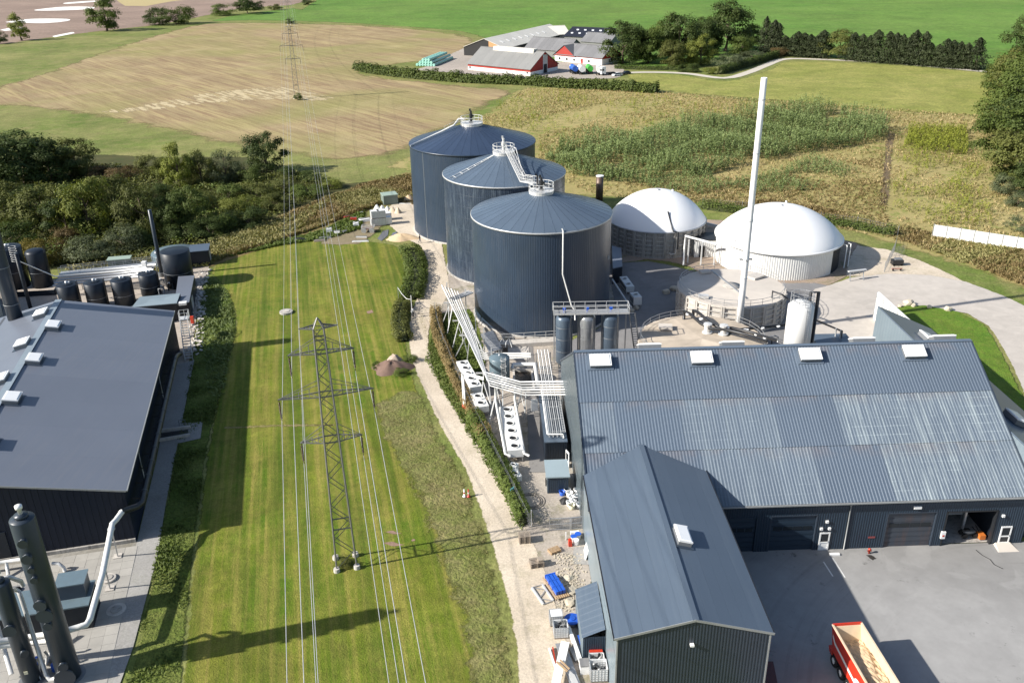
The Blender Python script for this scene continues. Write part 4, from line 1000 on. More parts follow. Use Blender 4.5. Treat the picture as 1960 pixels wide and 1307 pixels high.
cooler('broken white cooling unit leaning at the wire fence', (-.5, 88.2), (.4, 85.6), 1.0, 1.2, 2, .2, .7)
cooler('square white unit with one dark opening beside the fence', G(976, 902), G(990, 905), 1.0, 1.2, 1, .15, .9)
cooler('white condenser unit on the bank right of the near digester', G(1192, 545), G(1206, 565), 1.4, 2.0, 2, .6, 1.0)
cooler('tall white condenser unit among boulders right of the near digester', G(1212, 580), G(1220, 590), 1.4, 2.0, 1, .6, 1.4)
b = MB(); a = G(968, 800); 
ph2 = thing('cooler_pipes', 'white header pipes along the long dry cooler by the lane', 'pipework', G(960, 830), 0)
for off in (-1.35, 1.15):
    c0, c1 = Vector((-.9 + off, 101, 2.4)), Vector((.2 + off * .9, 89.6, 1.5))
    MB().tube([c0 + Z * 2, c0, c1, c1 + Vector((.5, .2, -.4))], .17, 8).build('header_pipe', M['white'], ph2)
# asphalt lane
sheet('service_lane', GP([(1000, 660), (1020, 660), (1050, 905), (1012, 905), (1008, 800)]), .095, M['lane'] if 'lane' in M else asphalt_mat('lane_asphalt', (.22, .21, .20), .5, 0), .2, smooth=False)

# black plant container with pipe bundle on top
pc = thing('plant_container', 'long black plant container with steel pipe bundle on its roof beside the hall', 'container', (4.85, 95.5, 0), -R(-1.45))
MB().box((0, 0, 1.45), (2.55, 11.5, 2.9)).build('body', M['navy_dark'], pc, True)
b = MB(); b.corr((-1.275, -5.76, 0), (1, 0, 0), (0, 0, 1), (0, -1, 0), 2.55, 2.9, .2, .04); b.build('ribbed_end', M['navy_dark'], pc, True)
MB().box((0, 0, 2.95), (2.75, 11.7, .12)).build('roof', M['smooth_roof'], pc, True)
for i in range(7):
    x = -.75 + i * .24; e = -4.9 + .25 * (i % 2)
    MB().tube([(x, 18, 3.7), (x, e, 3.55), (x, e - .25, 3.2)], .055, 7).build('roof_pipe', M['grey_steel'] if i % 2 else M['galv'], pc, True)
MB().tube([(-.95, 6.4, 3.6), (-.95, -4.9, 3.5), (.9, -4.9, 3.5), (.95, -5.2, 3.1)], .1, 8).build('white_pipe', M['white'], pc, True)
for y in (-4, -1, 2, 5, 9, 13): MB().box((0, y, 3.35), (1.9, .12, .1)).build('pipe_saddle', M['galv_light'], pc, True)
b = MB()
for k in (-1, 1): b.bar((1.1 + .14 * k, -4.5, 3.5), (1.1 + .14 * k, 5.5, 3.5), .05)
for i in range(26): b.bar((.96, -4.4 + i * .4, 3.5), (1.24, -4.4 + i * .4, 3.5), .05)
b.build('cable_ladder', M['galv_light'], pc, True)
for y in (14.5, 17.5): 
    for x in (-1, 1): MB().bar((x, y, 0), (x, y, 3.5), .14).build('support_post', M['galv'], pc, True)
wb = thing('white_board', 'white upright board at the container\'s far corner', 'board', G(1022, 792), 0)
MB().box(G(1023, 775, 2.2), (.9, .08, 1.7), .2).build('panel', M['white_clean'], wb); MB().bar(G(1023, 792), G(1023, 775, 1.6), .08).build('post', M['galv'], wb)
wd = thing('open_white_door', 'open white door with dark pane on the hall\'s left side', 'door', G(1092, 890), 0)
p = G(1086, 893); MB().box(p + Vector((.0, 0, 1.1)), (.9, .07, 2.1), -1.2).build('leaf', M['white_clean'], wd); MB().box(p + Vector((-.02, -.03, 1.45)), (.55, .09, .9), -1.2).build('pane', M['glass'], wd)
# blue-grey shed
sh = thing('small_shed', 'small navy shed with pale blue roof beside the hall', 'shed', (4.85, 85.0, 0), R(1.45))
MB().box((0, 0, 1.1), (2.4, 3.1, 2.2)).build('body', M['wall_side_lit'], sh, True)
MB().corr((-1.2, -1.56, 0), (1, 0, 0), (0, 0, 1), (0, -1, 0), 2.4, 2.2, .22, .04).build('ribbed_front', M['wall_navy'], sh, True)
MB().hexa([(-1.35, -1.75, 2.2), (1.35, -1.75, 2.2), (1.35, 1.7, 2.3), (-1.35, 1.7, 2.3)], [(-1.35, -1.75, 2.34), (1.35, -1.75, 2.34), (1.35, 1.7, 2.44), (-1.35, 1.7, 2.44)]).build('roof', M['pale_roof'], sh, True)
MB().box((-1.3, -.7, 1.0), (.12, .5, .8)).build('vent_box', M['black_steel'], sh, True)
# raised walk and stair beside the near digester
wk = thing('digester_walk', 'railed concrete walkway at the near digester\'s foot', 'walkway', G(1000, 665), 0)
a, c = G(940, 665), G(1066, 657)
MB().box((a + c) / 2 + Z * .35, ((c - a).length, 1.6, .7), math.atan2(c.y - a.y, c.x - a.x)).build('slab', M['concrete'], wk)
railing([a + Vector((0, .7, .7)), c + Vector((0, .7, .7))], 1.1, 1.6, .035).build('railing', M['galv_light'], wk)
MB().box(G(962, 668, .9) , (1.6, 1.2, .9)).build('steel_box', M['black_steel'], wk)
b = MB()
for k in (0, .9): b.tube([G(955, 672, .8) + Vector((k, 0, 0)), G(957, 655, 2.0) + Vector((k, 0, 0)), G(963, 650, 2.0) + Vector((k, .6, 0)), G(969, 668, .8) + Vector((k, 0, 0))], .05, 6)
b.build('stair_rail', M['white'], wk)
# grey metal ramp roof
rp = thing('sloped_cover', 'sloping grey metal cover beside the near digester', 'cover', G(935, 665), 0)
q4 = [G(920, 640, 2.2), G(943, 633, 2.2), G(962, 668, 1.2), G(936, 676, 1.2)]
for i in range(5):
    f0, f1 = i / 5, (i + .96) / 5
    A, B, C2, D = q4[0].lerp(q4[3], f0), q4[1].lerp(q4[2], f0), q4[1].lerp(q4[2], f1), q4[0].lerp(q4[3], f1)
    MB().hexa([D, C2, B, A], [D + Z * .08, C2 + Z * .08, B + Z * .08, A + Z * .08]).build('cover_plate', M['galv'], rp)
for p in q4: MB().bar(Vector((p.x, p.y, 0)), p, .1).build('post', M['grey_steel'], rp)

# ---- wire fence along the yard
fp = [(832, 598), (838, 628), (848, 660), (866, 704), (885, 750), (908, 800), (934, 850), (958, 898), (985, 952), (1013, 1010)]
fl = [G(*p) for p in fp]
fn = thing('wire_fence', 'grey wire mesh fence curving along the equipment yard', 'fence', fl[0], 0)
for p in fl + [G(860, 604)]: MB().bar(p, p + Z * 1.9, .07).build('post', M['galv'], fn)
def mesh_panel(par, a, b, h, m='wire', sp=.2, r=.012):
    q = MB(); n = max(1, int((b - a).length / sp))
    for i in range(n + 1): p = a.lerp(b, i / n); q.bar(p, p + Z * h, r * 2)
    for j in range(int(h / sp) + 1): q.bar(a + Z * j * sp, b + Z * j * sp, r * 2)
    return q.build('mesh_panel', M[m], par)
for i in range(len(fl) - 1): mesh_panel(fn, fl[i] + Z * .1, fl[i + 1] + Z * .1, 1.7, sp=.4)
mesh_panel(fn, fl[0], G(860, 604), 1.8, sp=.3)
gt = thing('yard_gate', 'galvanised mesh gate standing open near the annex', 'gate', G(1060, 1018), 0)
A, B = G(1052, 1016), G(1092, 1014)
for s, e in ((A, G(1091, 1014)), (G(1093, 1014), G(1114, 1012))):
    q = MB(); 
    for p in (s, e): q.bar(p + Z * .1, p + Z * 1.6, .08)
    for z in (.15, .85, 1.6): q.bar(s + Z * z, e + Z * z, .07)
    q.build('gate_frame', M['galv'], gt); mesh_panel(gt, s + Z * .15, e + Z * .15, 1.4, sp=.22)
MB().bar(G(1017, 1008), G(1017, 1008) + Z * 2.2, .12).build('gate_post', M['galv_light'], gt)
# posts with a rope across the track
bar_ = thing('rope_barrier', 'white rope slung between two posts beside the gravel track', 'barrier', G(790, 605), 0)
a, c = G(763, 573), G(789, 604); 
MB().bar(a, a + Z * 2.3, .1).build('post', M['galv'], bar_); MB().bar(c, c + Z * 3.6, .13).build('post', M['white_clean'], bar_)
MB().tube([a + Z * 2.2, a.lerp(c, .3) + Z * 1.9, a.lerp(c, .65) + Z * 2.0, c + Z * 2.9], .05, 6).build('rope', M['white_clean'], bar_)

# ================================================================== LEFT PLANT
LA = R(-13.27); lU, lV = FR(LA)
LC = G(261, 1036); LE, LRG, LW, LLEN = 6.5, 9.95, 15.2, 48.4
def la(u, v, z): return Vector((LC.x, LC.y, 0)) + lU * u + lV * v + Z * z
lb = thing('upgrading_hall', 'big slate-blue roofed hall with white skylights on the left', 'building', LC, -LA)
for side in (0, 1):
    nP = 8
    for i in range(nP):
        v0, v1 = -.25 + (LLEN + .5) * i / nP, -.25 + (LLEN + .5) * (i + 1) / nP - .006
        u0, z0, u1, z1 = (.25, LE - .05, -LW, LRG) if side == 0 else (-2 * LW - .25, LE - .05, -LW, LRG)
        b = MB(); b.uv = []
        q = [la(u0, v0, z0), la(u0, v1, z0), la(u1, v1, z1), la(u1, v0, z1)]
        if side: q = q[::-1]
        dn = Z * .14
        b.hexa([p for p in q], [p + dn for p in q]); b.build('roof_panel', M['left_roof'], lb)
MB().bar(la(-LW, -.26, LRG + .17), la(-LW, LLEN + .26, LRG + .17), .9, .06).build('ridge_cap', M['ridge_pale'], lb)
MB().corr(la(0, 0, 0), lV, Z, lU, LLEN, LE - .1, .3, .03).build('side_wall', M['wall_navy2'], lb)
MB().corr(la(-2 * LW, 0, 0), lV, Z, -lU, LLEN, LE - .1, .3, .03).build('side_wall', M['wall_navy2'], lb)
for v, nm in ((0, -1), (LLEN, 1)):
    w = MB(); n = 96
    for i in range(n):
        a0, a1 = -2 * LW * i / n, -2 * LW * (i + 1) / n; d = .03 * nm * (i % 2)
        zz = [LE - .1 + (LRG - LE) * (1 - abs(a + LW) / LW) for a in (a0, a1)]
        w.add([la(a0, v + d, 0), la(a1, v + d, 0), la(a1, v + d, zz[1]), la(a0, v + d, zz[0])], [(0, 1, 2, 3)])
    w.build('gable_wall', M['wall_navy2'], lb)
MB().bar(la(.32, -.26, LE), la(.32, LLEN + .26, LE), .12, .16).build('gutter', M['trim_light'], lb)
MB().bar(la(.25, -.3, LE + .02), la(-LW, -.3, LRG + .06), .06, .18).build('verge_trim', M['trim_light'], lb)
for v in (28.5, 9.0): MB().tube([la(.3, v, LE - .1), la(.12, v - .2, LE - .8), la(.12, v - .2, .2)], .07, 7).build('downpipe', M['trim_light'], lb)
MB().box(la(-7, -.12, .25), (14, .25, .5), -LA).build('plinth', M['concrete_dark'], lb)
MB().box(la(-13.5, -.1, 1.8), (3.2, .12, 3.6), -LA).build('gate_door', M['navy_dark'], lb)
# skylights either side of the ridge
rs0 = (lU * -1 * -LW + Z * 0)
up0 = (-lU * LW + Z * (LRG - LE)).normalized(); n0 = lV.cross(up0); n0 = n0 if n0.z > 0 else -n0
up1 = (lU * LW + Z * (LRG - LE)).normalized(); n1 = lV.cross(up1); n1 = n1 if n1.z > 0 else -n1
SLL = math.hypot(LW, LRG - LE)
for px, py, sd in ((96, 626, 0), (61, 690, 0), (20, 765, 0), (90, 601, 1), (58, 658, 1), (17, 726, 1), (-30, 850, 0), (-35, 810, 1)):
    p = G(px, py, 9.9); v = (p - Vector((LC.x, LC.y, 9.9))).dot(lV)
    if sd == 0: skylight(la(0, 0, LE + .06), v, SLL - 1.25, .06, lV, up0, n0, 2.3, 1.7, lb, 'roof_skylight', .5)
    else: skylight(la(-2 * LW, 0, LE + .06), v, SLL - 1.3, .06, lV, up1, n1, 2.3, 1.7, lb, 'roof_skylight', .5)
# long black pipe on the hall's side
sp = thing('side_pipe', 'long black insulated pipe running along the left hall\'s side wall', 'pipe', la(1.2, 20, 0), -LA)
MB().tube([la(1.2, 41, 2.8), la(1.25, 38, 3.9), la(1.25, 36, 4.4), la(1.3, 1.5, 4.4), la(1.3, .4, 4.4), la(.9, -.3, 4.5), la(-.4, -1.0, 4.6)], .34, 12).build('insulated_pipe', M['black_steel'], sp)
for i in range(12):
    v = 2 + i * 3.0; 
    MB().bar(la(.05, v, 4.1), la(1.3, v, 4.0), .08).build('bracket', M['black_steel'], sp)
    b = MB(); b.tube([la(1.3 + .36 * math.cos(a), v + .5, 4.4 + .36 * math.sin(a)) for a in np.linspace(0, 6.283, 13)[:-1]], .03, 5, True); b.build('clamp_ring', M['grey_steel'], sp)
wpz = thing('white_gas_pipe', 'fat white pipe on two stilts crossing the concrete apron', 'pipe', la(-2, -4, 0), -LA)
P = [la(-.4, -1.0, 4.6), G(222, 995, 4.6), G(215, 1002, 4.6), G(213, 1012, 4.4), G(196, 1100, 3.8), G(172, 1185, 3.5), G(165, 1195, 3.5), G(150, 1200, 3.4), G(125, 1207, 3.4)]
MB().tube(P, .28, 12).build('pipe', M['white'], wpz)
for i in (0, 3): MB().lathe((P[i].x, P[i].y, P[i].z), [(.36, -.08), (.36, .08)], 12).build('flange', M['rim'], wpz)
for f, g_ in (((216, 1020), (226, 1066)), ((200, 1078), (211, 1128))):
    t = G(*f, 4.2); q = G(*g_); MB().bar(Vector((q.x, q.y, 0)), Vector((q.x, q.y, 4.0)).lerp(t, .6), .12).build('stilt', M['galv'], wpz); MB().box(q + Z * .14, (.8, .8, .12), -LA).build('foot_plate', M['concrete'], wpz)
# scrubber columns in the foreground
def column(label, px, py, tx, ty, r, ports):
    p = G(px, py); h = HT(tx, ty, p)
    t = thing('scrubber_column', label, 'column', p, 0, 'dark scrubber columns')
    MB().lathe((0, 0, 0), [(r, 0), (r, h - .1), (r - .06, h), (.02, h + .12)], 32).build('shell', M['col'], t, True)
    MB().lathe((0, 0, h + .05), [(r * .55, 0), (r * .55, .28), (.02, .34)], 24).build('top_manhole', M['col'], t, True)
    MB().lathe((0, 0, h + .35), [(.16, 0), (.16, .5), (.28, .52), (.28, .8), (.02, .84)], 14).build('vent_cap', M['white_clean'], t, True)
    MB().lathe((0, 0, 0), [(r + .35, .0), (r + .35, .14), (r + .02, .16)], 32, smooth=False).build('base_flange', M['grey_steel'], t, True)
    for z, a, q in ports:
        d = Vector((math.cos(R(a)), math.sin(R(a)), 0)); c = d * (r - .05) + Z * (h * z)
        b = MB(); b.tube([c, c + d * .28], q, 14); b.tube([c + d * .28, c + d * .36], q * 1.22, 14); b.build('manhole', M['col'], t, True)
    c = Vector((math.cos(R(-75)), math.sin(R(-75)), 0)) * (r + .01)
    MB().box((c.x, c.y, 1.6), (.3, .06, .3), R(15)).build('data_plate', M['cream'], t, True)
    return t, p, h
column('tallest dark scrubber column with round ports in the lower left', 134, 1294, 43, 990, .95, ((.90, -78, .32), (.81, -80, .36), (.745, -78, .22), (.685, -78, .24), (.53, -85, .42), (.465, -80, .55), (.40, -80, .3), (.13, -70, .34), (.06, -75, .7)))
t2, p2, h2 = column('shorter dark scrubber column with a white pipe at the lower left corner', 62, 1302, 5, 1112, .72, ((.6, -80, .45), (.35, -50, .28)))
fp_ = thing('column_pipework', 'pale pipes and flanges wrapped round the two dark columns', 'pipework', G(95, 1300), 0)
MB().tube([G(22, 1128, 9.3), G(30, 1128, 8.6), G(36, 1132, 8.4), G(40, 1142, 8.0), G(88, 1290, .8), G(95, 1300, .5), G(110, 1297, .5)], .19, 10).build('drop_pipe', M['galv_light'], fp_)
MB().tube([G(2, 1112, 10.3), G(8, 1106, 10.6), G(18, 1104, 10.5), G(40, 1112, 9.6), G(44, 1120, 9.0)], .19, 10).build('top_bend', M['galv_light'], fp_)
for k, z in ((0, 3.4), (1, 2.9)):
    MB().tube([G(-40, 1232 + 8 * k, z), G(130, 1208 + 14 * k, z)], .26, 10).build('header_pipe', M['white'], fp_)
MB().tube([G(-10, 1180, 4), G(22, 1290, .6)], .2, 8).build('side_pipe', M['galv_light'], fp_)
for px, py in ((85, 1245), (92, 1225), (70, 1260)):
    MB().tube([G(px, py, 2.0), G(px + 6, py + 8, 1.6), G(px + 4, py + 26, .4)], .12, 8).build('valve', M['galv_light'], fp_)
for px in (48, 112): 
    b = MB(); a = G(px, 1240, 2.6); q = G(px + 22, 1300, .2); b.bar(a, q, .06); b.bar(a + Vector((.35, 0, 0)), q + Vector((.35, 0, 0)), .06)
    for i in range(8): b.bar(a.lerp(q, i / 8), a.lerp(q, i / 8) + Vector((.35, 0, 0)), .04)
    b.build('step_ladder', M['galv'], fp_)
for i in range(5):
    p = G(70 + i * 11, 1262 + (i % 2) * 12, .7); MB().lathe((p.x, p.y, .2), [(.25, 0), (.25, .7), (.14, .8)], 10).build('pump', M['blue'] if i % 3 == 0 else M['grey_steel'], fp_)
# compressor container under the columns
cc = thing('compressor_container', 'low navy compressor container with roof box behind the columns', 'container', G(160, 1200), -LA)
a = G(128, 1232); 
def ca(u, v, z): return a + lU * u + lV * v + Z * z
MB().box(ca(-2.2, 3.2, 1.4), (8.5, 3.4, 2.6), -LA).build('body', M['navy_dark'], cc)
MB().box(ca(-2.2, 3.2, 2.78), (8.7, 3.6, .14), -LA).build('roof', M['tank_blue'], cc)
MB().box(ca(.6, 3.6, 3.6), (2.4, 1.9, 1.5), -LA).build('roof_box', M['navy'], cc)
MB().box(ca(.6, 3.6, 4.4), (2.6, 2.1, .12), -LA).build('roof_box_lid', M['tank_blue'], cc)
MB().corr(ca(2.06, 1.5, .1), lV, Z, lU, 3.4, 2.6, .25, .04).build('ribbed_end', M['navy_dark'], cc)
MB().box(ca(2.12, 3.9, 1.8), (.06, .4, .5), -LA).build('notice', M['white_clean'], cc)
# apron fittings
for lbq, px, py, r in (('round concrete manhole with lid on the apron', 208, 1110, .75), ('flat round cover in the apron paving', 223, 1168, .9)):
    p = G(px, py); o = thing('manhole', lbq, 'manhole', p, 0)
    MB().lathe((0, 0, 0), [(r, .08), (r, .32 if r < .8 else .14), (r * .82, .34 if r < .8 else .15), (.02, .36 if r < .8 else .16)], 24, smooth=False).build('ring', M['concrete'], o, True)
    MB().lathe((0, 0, .36 if r < .8 else .16), [(r * .6, 0), (r * .6, .05), (.02, .06)], 20, smooth=False).build('lid', M['concrete_dark'], o, True)
yp = thing('yard_pipes', 'pale pipe manifold on the apron behind the columns', 'pipework', G(60, 1090), 0)
MB().tube([G(-40, 1082, 1.2), G(40, 1070, 1.2)], .2, 8).build('pipe', M['galv_light'], yp)
MB().tube([G(100, 1078, 1.0), G(112, 1078, 1.0), G(122, 1086, .6), G(124, 1092, .2)], .18, 8).build('bend', M['galv_light'], yp)
MB().tube([G(12, 1074, 1.2), G(16, 1100, .3)], .17, 8).build('drop', M['galv_light'], yp)
tb = thing('grey_plastic_tank', 'grey boxy plastic tank behind the shorter column', 'tank', G(45, 1160), 0)
p = G(48, 1165); MB().box(p + Z * 1.1, (2.4, 2.0, 2.0), -LA).build('body', M['grey_plastic'], tb); MB().lathe((p.x - .3, p.y + .2, 2.1), [(.35, 0), (.35, .18), (.02, .22)], 14).build('cap', M['black'], tb)
for i in range(4): MB().box(p + lU * (-.9 + .6 * i) + Z * 1.1, (.12, 2.1, 1.9), -LA).build('rib', M['grey_plastic'], tb)
# roof stack with its service platform
rp_ = G(32, 618, 8.0)
rs = thing('roof_stack', 'thick dark steel stack rising through the left hall roof', 'chimney', (rp_.x, rp_.y, 0), 0)
MB().lathe((rp_.x, rp_.y, 6.5), [(1.0, 0), (1.0, 16.5), (.95, 16.6)], 28).build('shaft', M['col'], rs)
for z in (11.0, 16.5): MB().lathe((rp_.x, rp_.y, z), [(1.01, -.06), (1.07, 0), (1.01, .06)], 28, cap=False).build('flange', M['grey_steel'], rs)
MB().box((rp_.x - .2, rp_.y - .3, 8.15), (3.4, 3.2, .05), -LA, 0, .2).build('flashing', M['grey_steel'], rs)
s2 = G(60, 596); st2 = thing('thin_flue', 'thin dark flue beside the thick roof stack', 'chimney', (s2.x, s2.y, 0), 0)
MB().lathe((s2.x, s2.y, 0), [(.32, 0), (.32, 10.5)], 16).build('flue', M['navy_dark'], st2)
b = MB()
for z in np.arange(9.2, 11.6, .4): b.tube(circle((s2.x - .4, s2.y, z), .55, 14), .03, 5, True)
b.build('cage', M['white'], st2)
wl = thing('white_lance_pipe', 'thin white pipe from the stack platform to the pipe gallery', 'pipe', G(60, 560), 0)
MB().tube([Vector((s2.x, s2.y, 9.2)), G(105, 529, 5.0), G(290, 514, 4.6)], .1, 8).build('pipe', M['white'], wl)
# stairs at the far right corner of the hall
sr = thing('steel_stair', 'galvanised steel stair at the left hall\'s far corner', 'stair', G(355, 680), -LA)
top, bot = G(352, 612, 3.6), G(362, 690, .1)
b = MB()
for k in (-.55, .55): b.bar(top + lU * k, bot + lU * k, .08, .25)
b.build('stringers', M['galv'], sr)
for i in range(15): MB().bar(top.lerp(bot, i / 15) - lU * .55, top.lerp(bot, i / 15) + lU * .55, .3, .05).build('tread', M['galv'], sr)
for k in (-.58, .58): railing([top + lU * k, bot + lU * k], 1.05, 1.0, .035).build('handrail', M['galv_light'], sr)
MB().box(top + lV * .7, (1.5, 1.5, .1), -LA).build('landing', M['galv_light'], sr)
railing([top + lV * .1 - lU * .7, top + lV * 1.4 - lU * .7, top + lV * 1.4 + lU * .7, top + lV * .1 + lU * .7], 1.1, .8, .035).build('landing_rail', M['galv_light'], sr)
for k in (-.6, .6): MB().bar(top + lU * k + lV * 1.3, Vector((top.x, top.y, 0)) + lU * k + lV * 1.3, .1).build('post', M['galv'], sr)
# service pit beside the path
sv_ = thing('loading_pit', 'narrow railed pit with pale edge beams beside the path', 'pit', G(345, 828), -LA)
for a, c in (((305, 824), (365, 817)), ((305, 842), (364, 832))): MB().bar(G(*a, .3), G(*c, .3), .25, .4).build('edge_beam', M['concrete'], sv_)
b = MB(); b.add([G(306, 829, .16), G(360, 822, .16), G(360, 831, .16), G(306, 840, .16)][::-1], [(0, 1, 2, 3)]); b.build('grating', M['black_steel'], sv_)
railing([G(344, 817, .1), G(356, 816, .1)], 1.0, 1.0, .03).build('railing', M['grey_steel'], sv_)
# ---- tanks behind the hall
def dtank(name, label, px, py, r, h, dome=False, lad=True, grp=None, fit=True):
    p = G(px, py); t = thing(name, label, 'tank', p, 0, grp)
    pr = [(r, 0), (r, h), (.02, h + .12)] if not dome else [(r, 0), (r, h - .5), (r * .85, h - .12), (r * .5, h + .1), (.02, h + .18)]
    if not dome: pr = [(r, 0), (r, h - .02), (r - .04, h), (.02, h + .22)]
    MB().lathe((0, 0, 0), pr, 30).build('shell', M['tank_black'], t, True)
    MB().lathe((0, 0, h * .42), [(r + .005, -.04), (r + .03, 0), (r + .005, .04)], 30, cap=False).build('seam_band', M['grey_steel'], t, True)
    if fit:
        b = MB(); b.lathe((0, 0, h + .1), [(.22, 0), (.22, .45), (.02, .5)], 10); b.box((.3, .1, h + .3), (.4, .3, .3)); b.build('top_valve', M['white_clean'], t, True)
        MB().lathe((0, 0, h + .08), [(r * .55, 0), (r * .55, .1), (.02, .2)], 20, smooth=False).build('lid', M['navy_dark'], t, True)
    if lad:
        b = MB(); 
        for k in (-1, 1): b.bar((r + .12, .22 * k - .2, .1), (r + .12, .22 * k - .2, h + .7), .07)
        for i in range(int(h / .35)): b.bar((r + .12, -.42, .3 + i * .35), (r + .12, .02, .3 + i * .35), .05)
        b.build('ladder', M['black_steel'], t, True)
    return t
for i, (px, py) in enumerate(((139, 592), (190, 587), (241, 582), (290, 563))):
    dtank('black_tank', ('leftmost', 'second from the left', 'third from the left', 'rightmost')[i] + ' of four squat black tanks behind the left hall', px, py, 1.72 if i < 3 else 1.65, 4.6 if i < 3 else 4.0, grp='four squat black tanks')
dtank('dark_silo', 'tall dark flat-topped tank at the left edge behind the hall', 32, 548, 2.4, 7.6, lad=False)
dtank('domed_tank', 'dark upright tank with a rounded silvery top near the wood', 83, 547, 1.75, 7.0, dome=True, fit=False)
dtank('round_black_tank', 'thick black upright tank beside the thin stack', 346, 545, 2.55, 6.6, fit=False, lad=False)
b = thing('bund_wall', 'low dark bund wall round the two back tanks', 'wall', G(70, 565), 0)
for a, c in (((15, 565), (105, 560)), ((105, 560), (116, 545)), ((15, 565), (12, 545))): MB().bar(G(*a, .5), G(*c, .5), .25, 1.0).build('wall_segment', M['navy_dark'], b)
ft = thing('flat_grey_tank', 'wide low grey tank with flat lid behind the round black tank', 'tank', G(338, 505), 0)
c = G(338, 502); MB().lathe((0, 0, 0), [(4.3, 0), (4.3, 2.5), (4.2, 2.6), (.02, 2.95)], 40).build('shell', M['tank_blue'], ft, True)
for i in range(18): a = i * 6.283 / 18; MB().box((4.33 * math.cos(a), 4.33 * math.sin(a), 1.25), (.08, .2, 2.5), a).build('stave', M['grey_steel'], ft, True)
MB().box((-2.4, -1.5, 2.85), (1.6, 1.0, .2), .3).build('hatch', M['white_clean'], ft, True)
sx = thing('side_cabin', 'dark box cabin attached to the wide low tank', 'cabin', G(385, 500), 0)
p = G(386, 503); MB().box(p + Z * 1.5, (3.6, 4.2, 3.0), -LA).build('walls', M['navy_dark'], sx); MB().box(p + Z * 3.06, (3.8, 4.4, .12), -LA).build('roof', M['smooth_roof'], sx); MB().box(p + lU * 1.83 + Z * 1.2, (.06, 1.6, 2.2), -LA).build('door', M['galv_light'], sx)
ts = G(311, 529); th_ = thing('thin_stack', 'tall thin dark stack in front of the wood', 'chimney', ts, 0)
MB().lathe((0, 0, 0), [(.42, 0), (.36, 6), (.32, HT(284.5, 402, ts)), (.26, HT(284.5, 402, ts) + .02)], 18).build('shaft', M['col'], th_, True)
MB().lathe((0, 0, 0), [(.7, 0), (.7, .8)], 18, smooth=False).build('base', M['grey_steel'], th_, True)
# containers right of the tanks
c1 = thing('mono_pitch_shed', 'dark shed with pale grey sloping roof behind the left hall', 'shed', G(300, 615), 0)
q = [G(252, 588, 3.6), G(338, 580, 3.2), G(345, 561, 3.6), G(268, 568, 4.2)]
MB().hexa([q[0] - Z * .12, q[1] - Z * .12, q[2] - Z * .12, q[3] - Z * .12], q).build('roof', M['pale_roof'], c1)
MB().hexa([Vector((p.x, p.y, 0)) for p in q], [p - Z * .13 for p in q]).build('walls', M['navy_dark'], c1)
c2 = thing('grey_roof_container', 'long container with slate roof at the path end', 'container', G(365, 600), 0)
q = [G(334, 582, 3.0), G(362, 578, 3.0), G(372, 527, 3.0), G(341, 529, 3.0)]
MB().hexa([p - Z * .12 for p in q], q).build('roof', M['left_roof'], c2); MB().hexa([Vector((p.x, p.y, 0)) for p in q], [p - Z * .13 for p in q]).build('walls', M['navy_dark'], c2)
MB().box(q[1].lerp(q[2], .3) - Z * 1.6 + lU * .05, (.05, 2.2, 2.0), -LA).build('door', M['galv_light'], c2)
MB().box(q[0].lerp(q[1], .6) + Z * .15 - lV * .6, (1.2, .9, .4), -LA).build('white_unit', M['white_clean'], c2)
MB().box(G(368, 612, .8), (.5, .5, 1.2)).build('red_cabinet', M['red'], c2)
# pipe gallery behind the four tanks
pg = thing('pipe_gallery', 'galvanised pipe gallery with grey tubes behind the four black tanks', 'pipe rack', G(205, 540), 0)
A, B = G(116, 535, 2.4), G(300, 515, 2.4)
for i in range(5): MB().tube([A + Vector((0, -i * .75, .9 - .25 * i)), B + Vector((0, -i * .75, .9 - .25 * i))], .25, 8).build('tube', M['galv'] if i else M['white'], pg)
railing([A + Z * 1.2, B + Z * 1.2], 1.0, 1.8, .03).build('railing', M['galv'], pg); railing([A + Vector((0, 1.0, 1.2)), B + Vector((0, 1.0, 1.2))], 1.0, 1.8, .03).build('railing', M['galv'], pg)
MB().box((A + B) / 2 + Vector((0, .5, 1.1)), ((B - A).length, 1.1, .08), math.atan2(B.y - A.y, B.x - A.x)).build('deck', M['galv'], pg)
for i in range(6): p = A.lerp(B, i / 5); MB().bar(Vector((p.x, p.y, 0)), p + Z * 1.2, .14).build('post', M['galv'], pg)
MB().box(G(276, 505, 4.0), (.8, .7, .9)).build('white_unit', M['white_clean'], pg)
gb = thing('green_roof_kiosk', 'pale green roofed kiosk behind the pipe gallery', 'kiosk', G(232, 515), 0)
p = G(232, 512); MB().box(p + Z * .9, (4.0, 1.8, 1.8), .2).build('walls', M['green_cab'], gb); MB().box(p + Z * 1.9, (4.3, 2.1, .2), .2).build('roof', M['pale_green'], gb)
vx = thing('valve_cluster', 'tangle of dark valves between the tanks and the containers', 'pipework', G(315, 560), 0)
for i in range(7):
    p = G(306 + (i * 17 % 34), 545 + (i * 11 % 26), .1); MB().tube([p, p + Z * (1 + .2 * (i % 3)), p + Vector((.8, .1, 1 + .2 * (i % 3))), p + Vector((.8, .1, .3))], .13, 8).build('valve_pipe', M['black_steel'] if i % 2 else M['grey_steel'], vx)
    if i % 3 == 0: MB().lathe((p.x + .4, p.y - .2, 1.3), [(.22, -.1), (.22, .1)], 10).build('handwheel', M['white_clean'], vx)
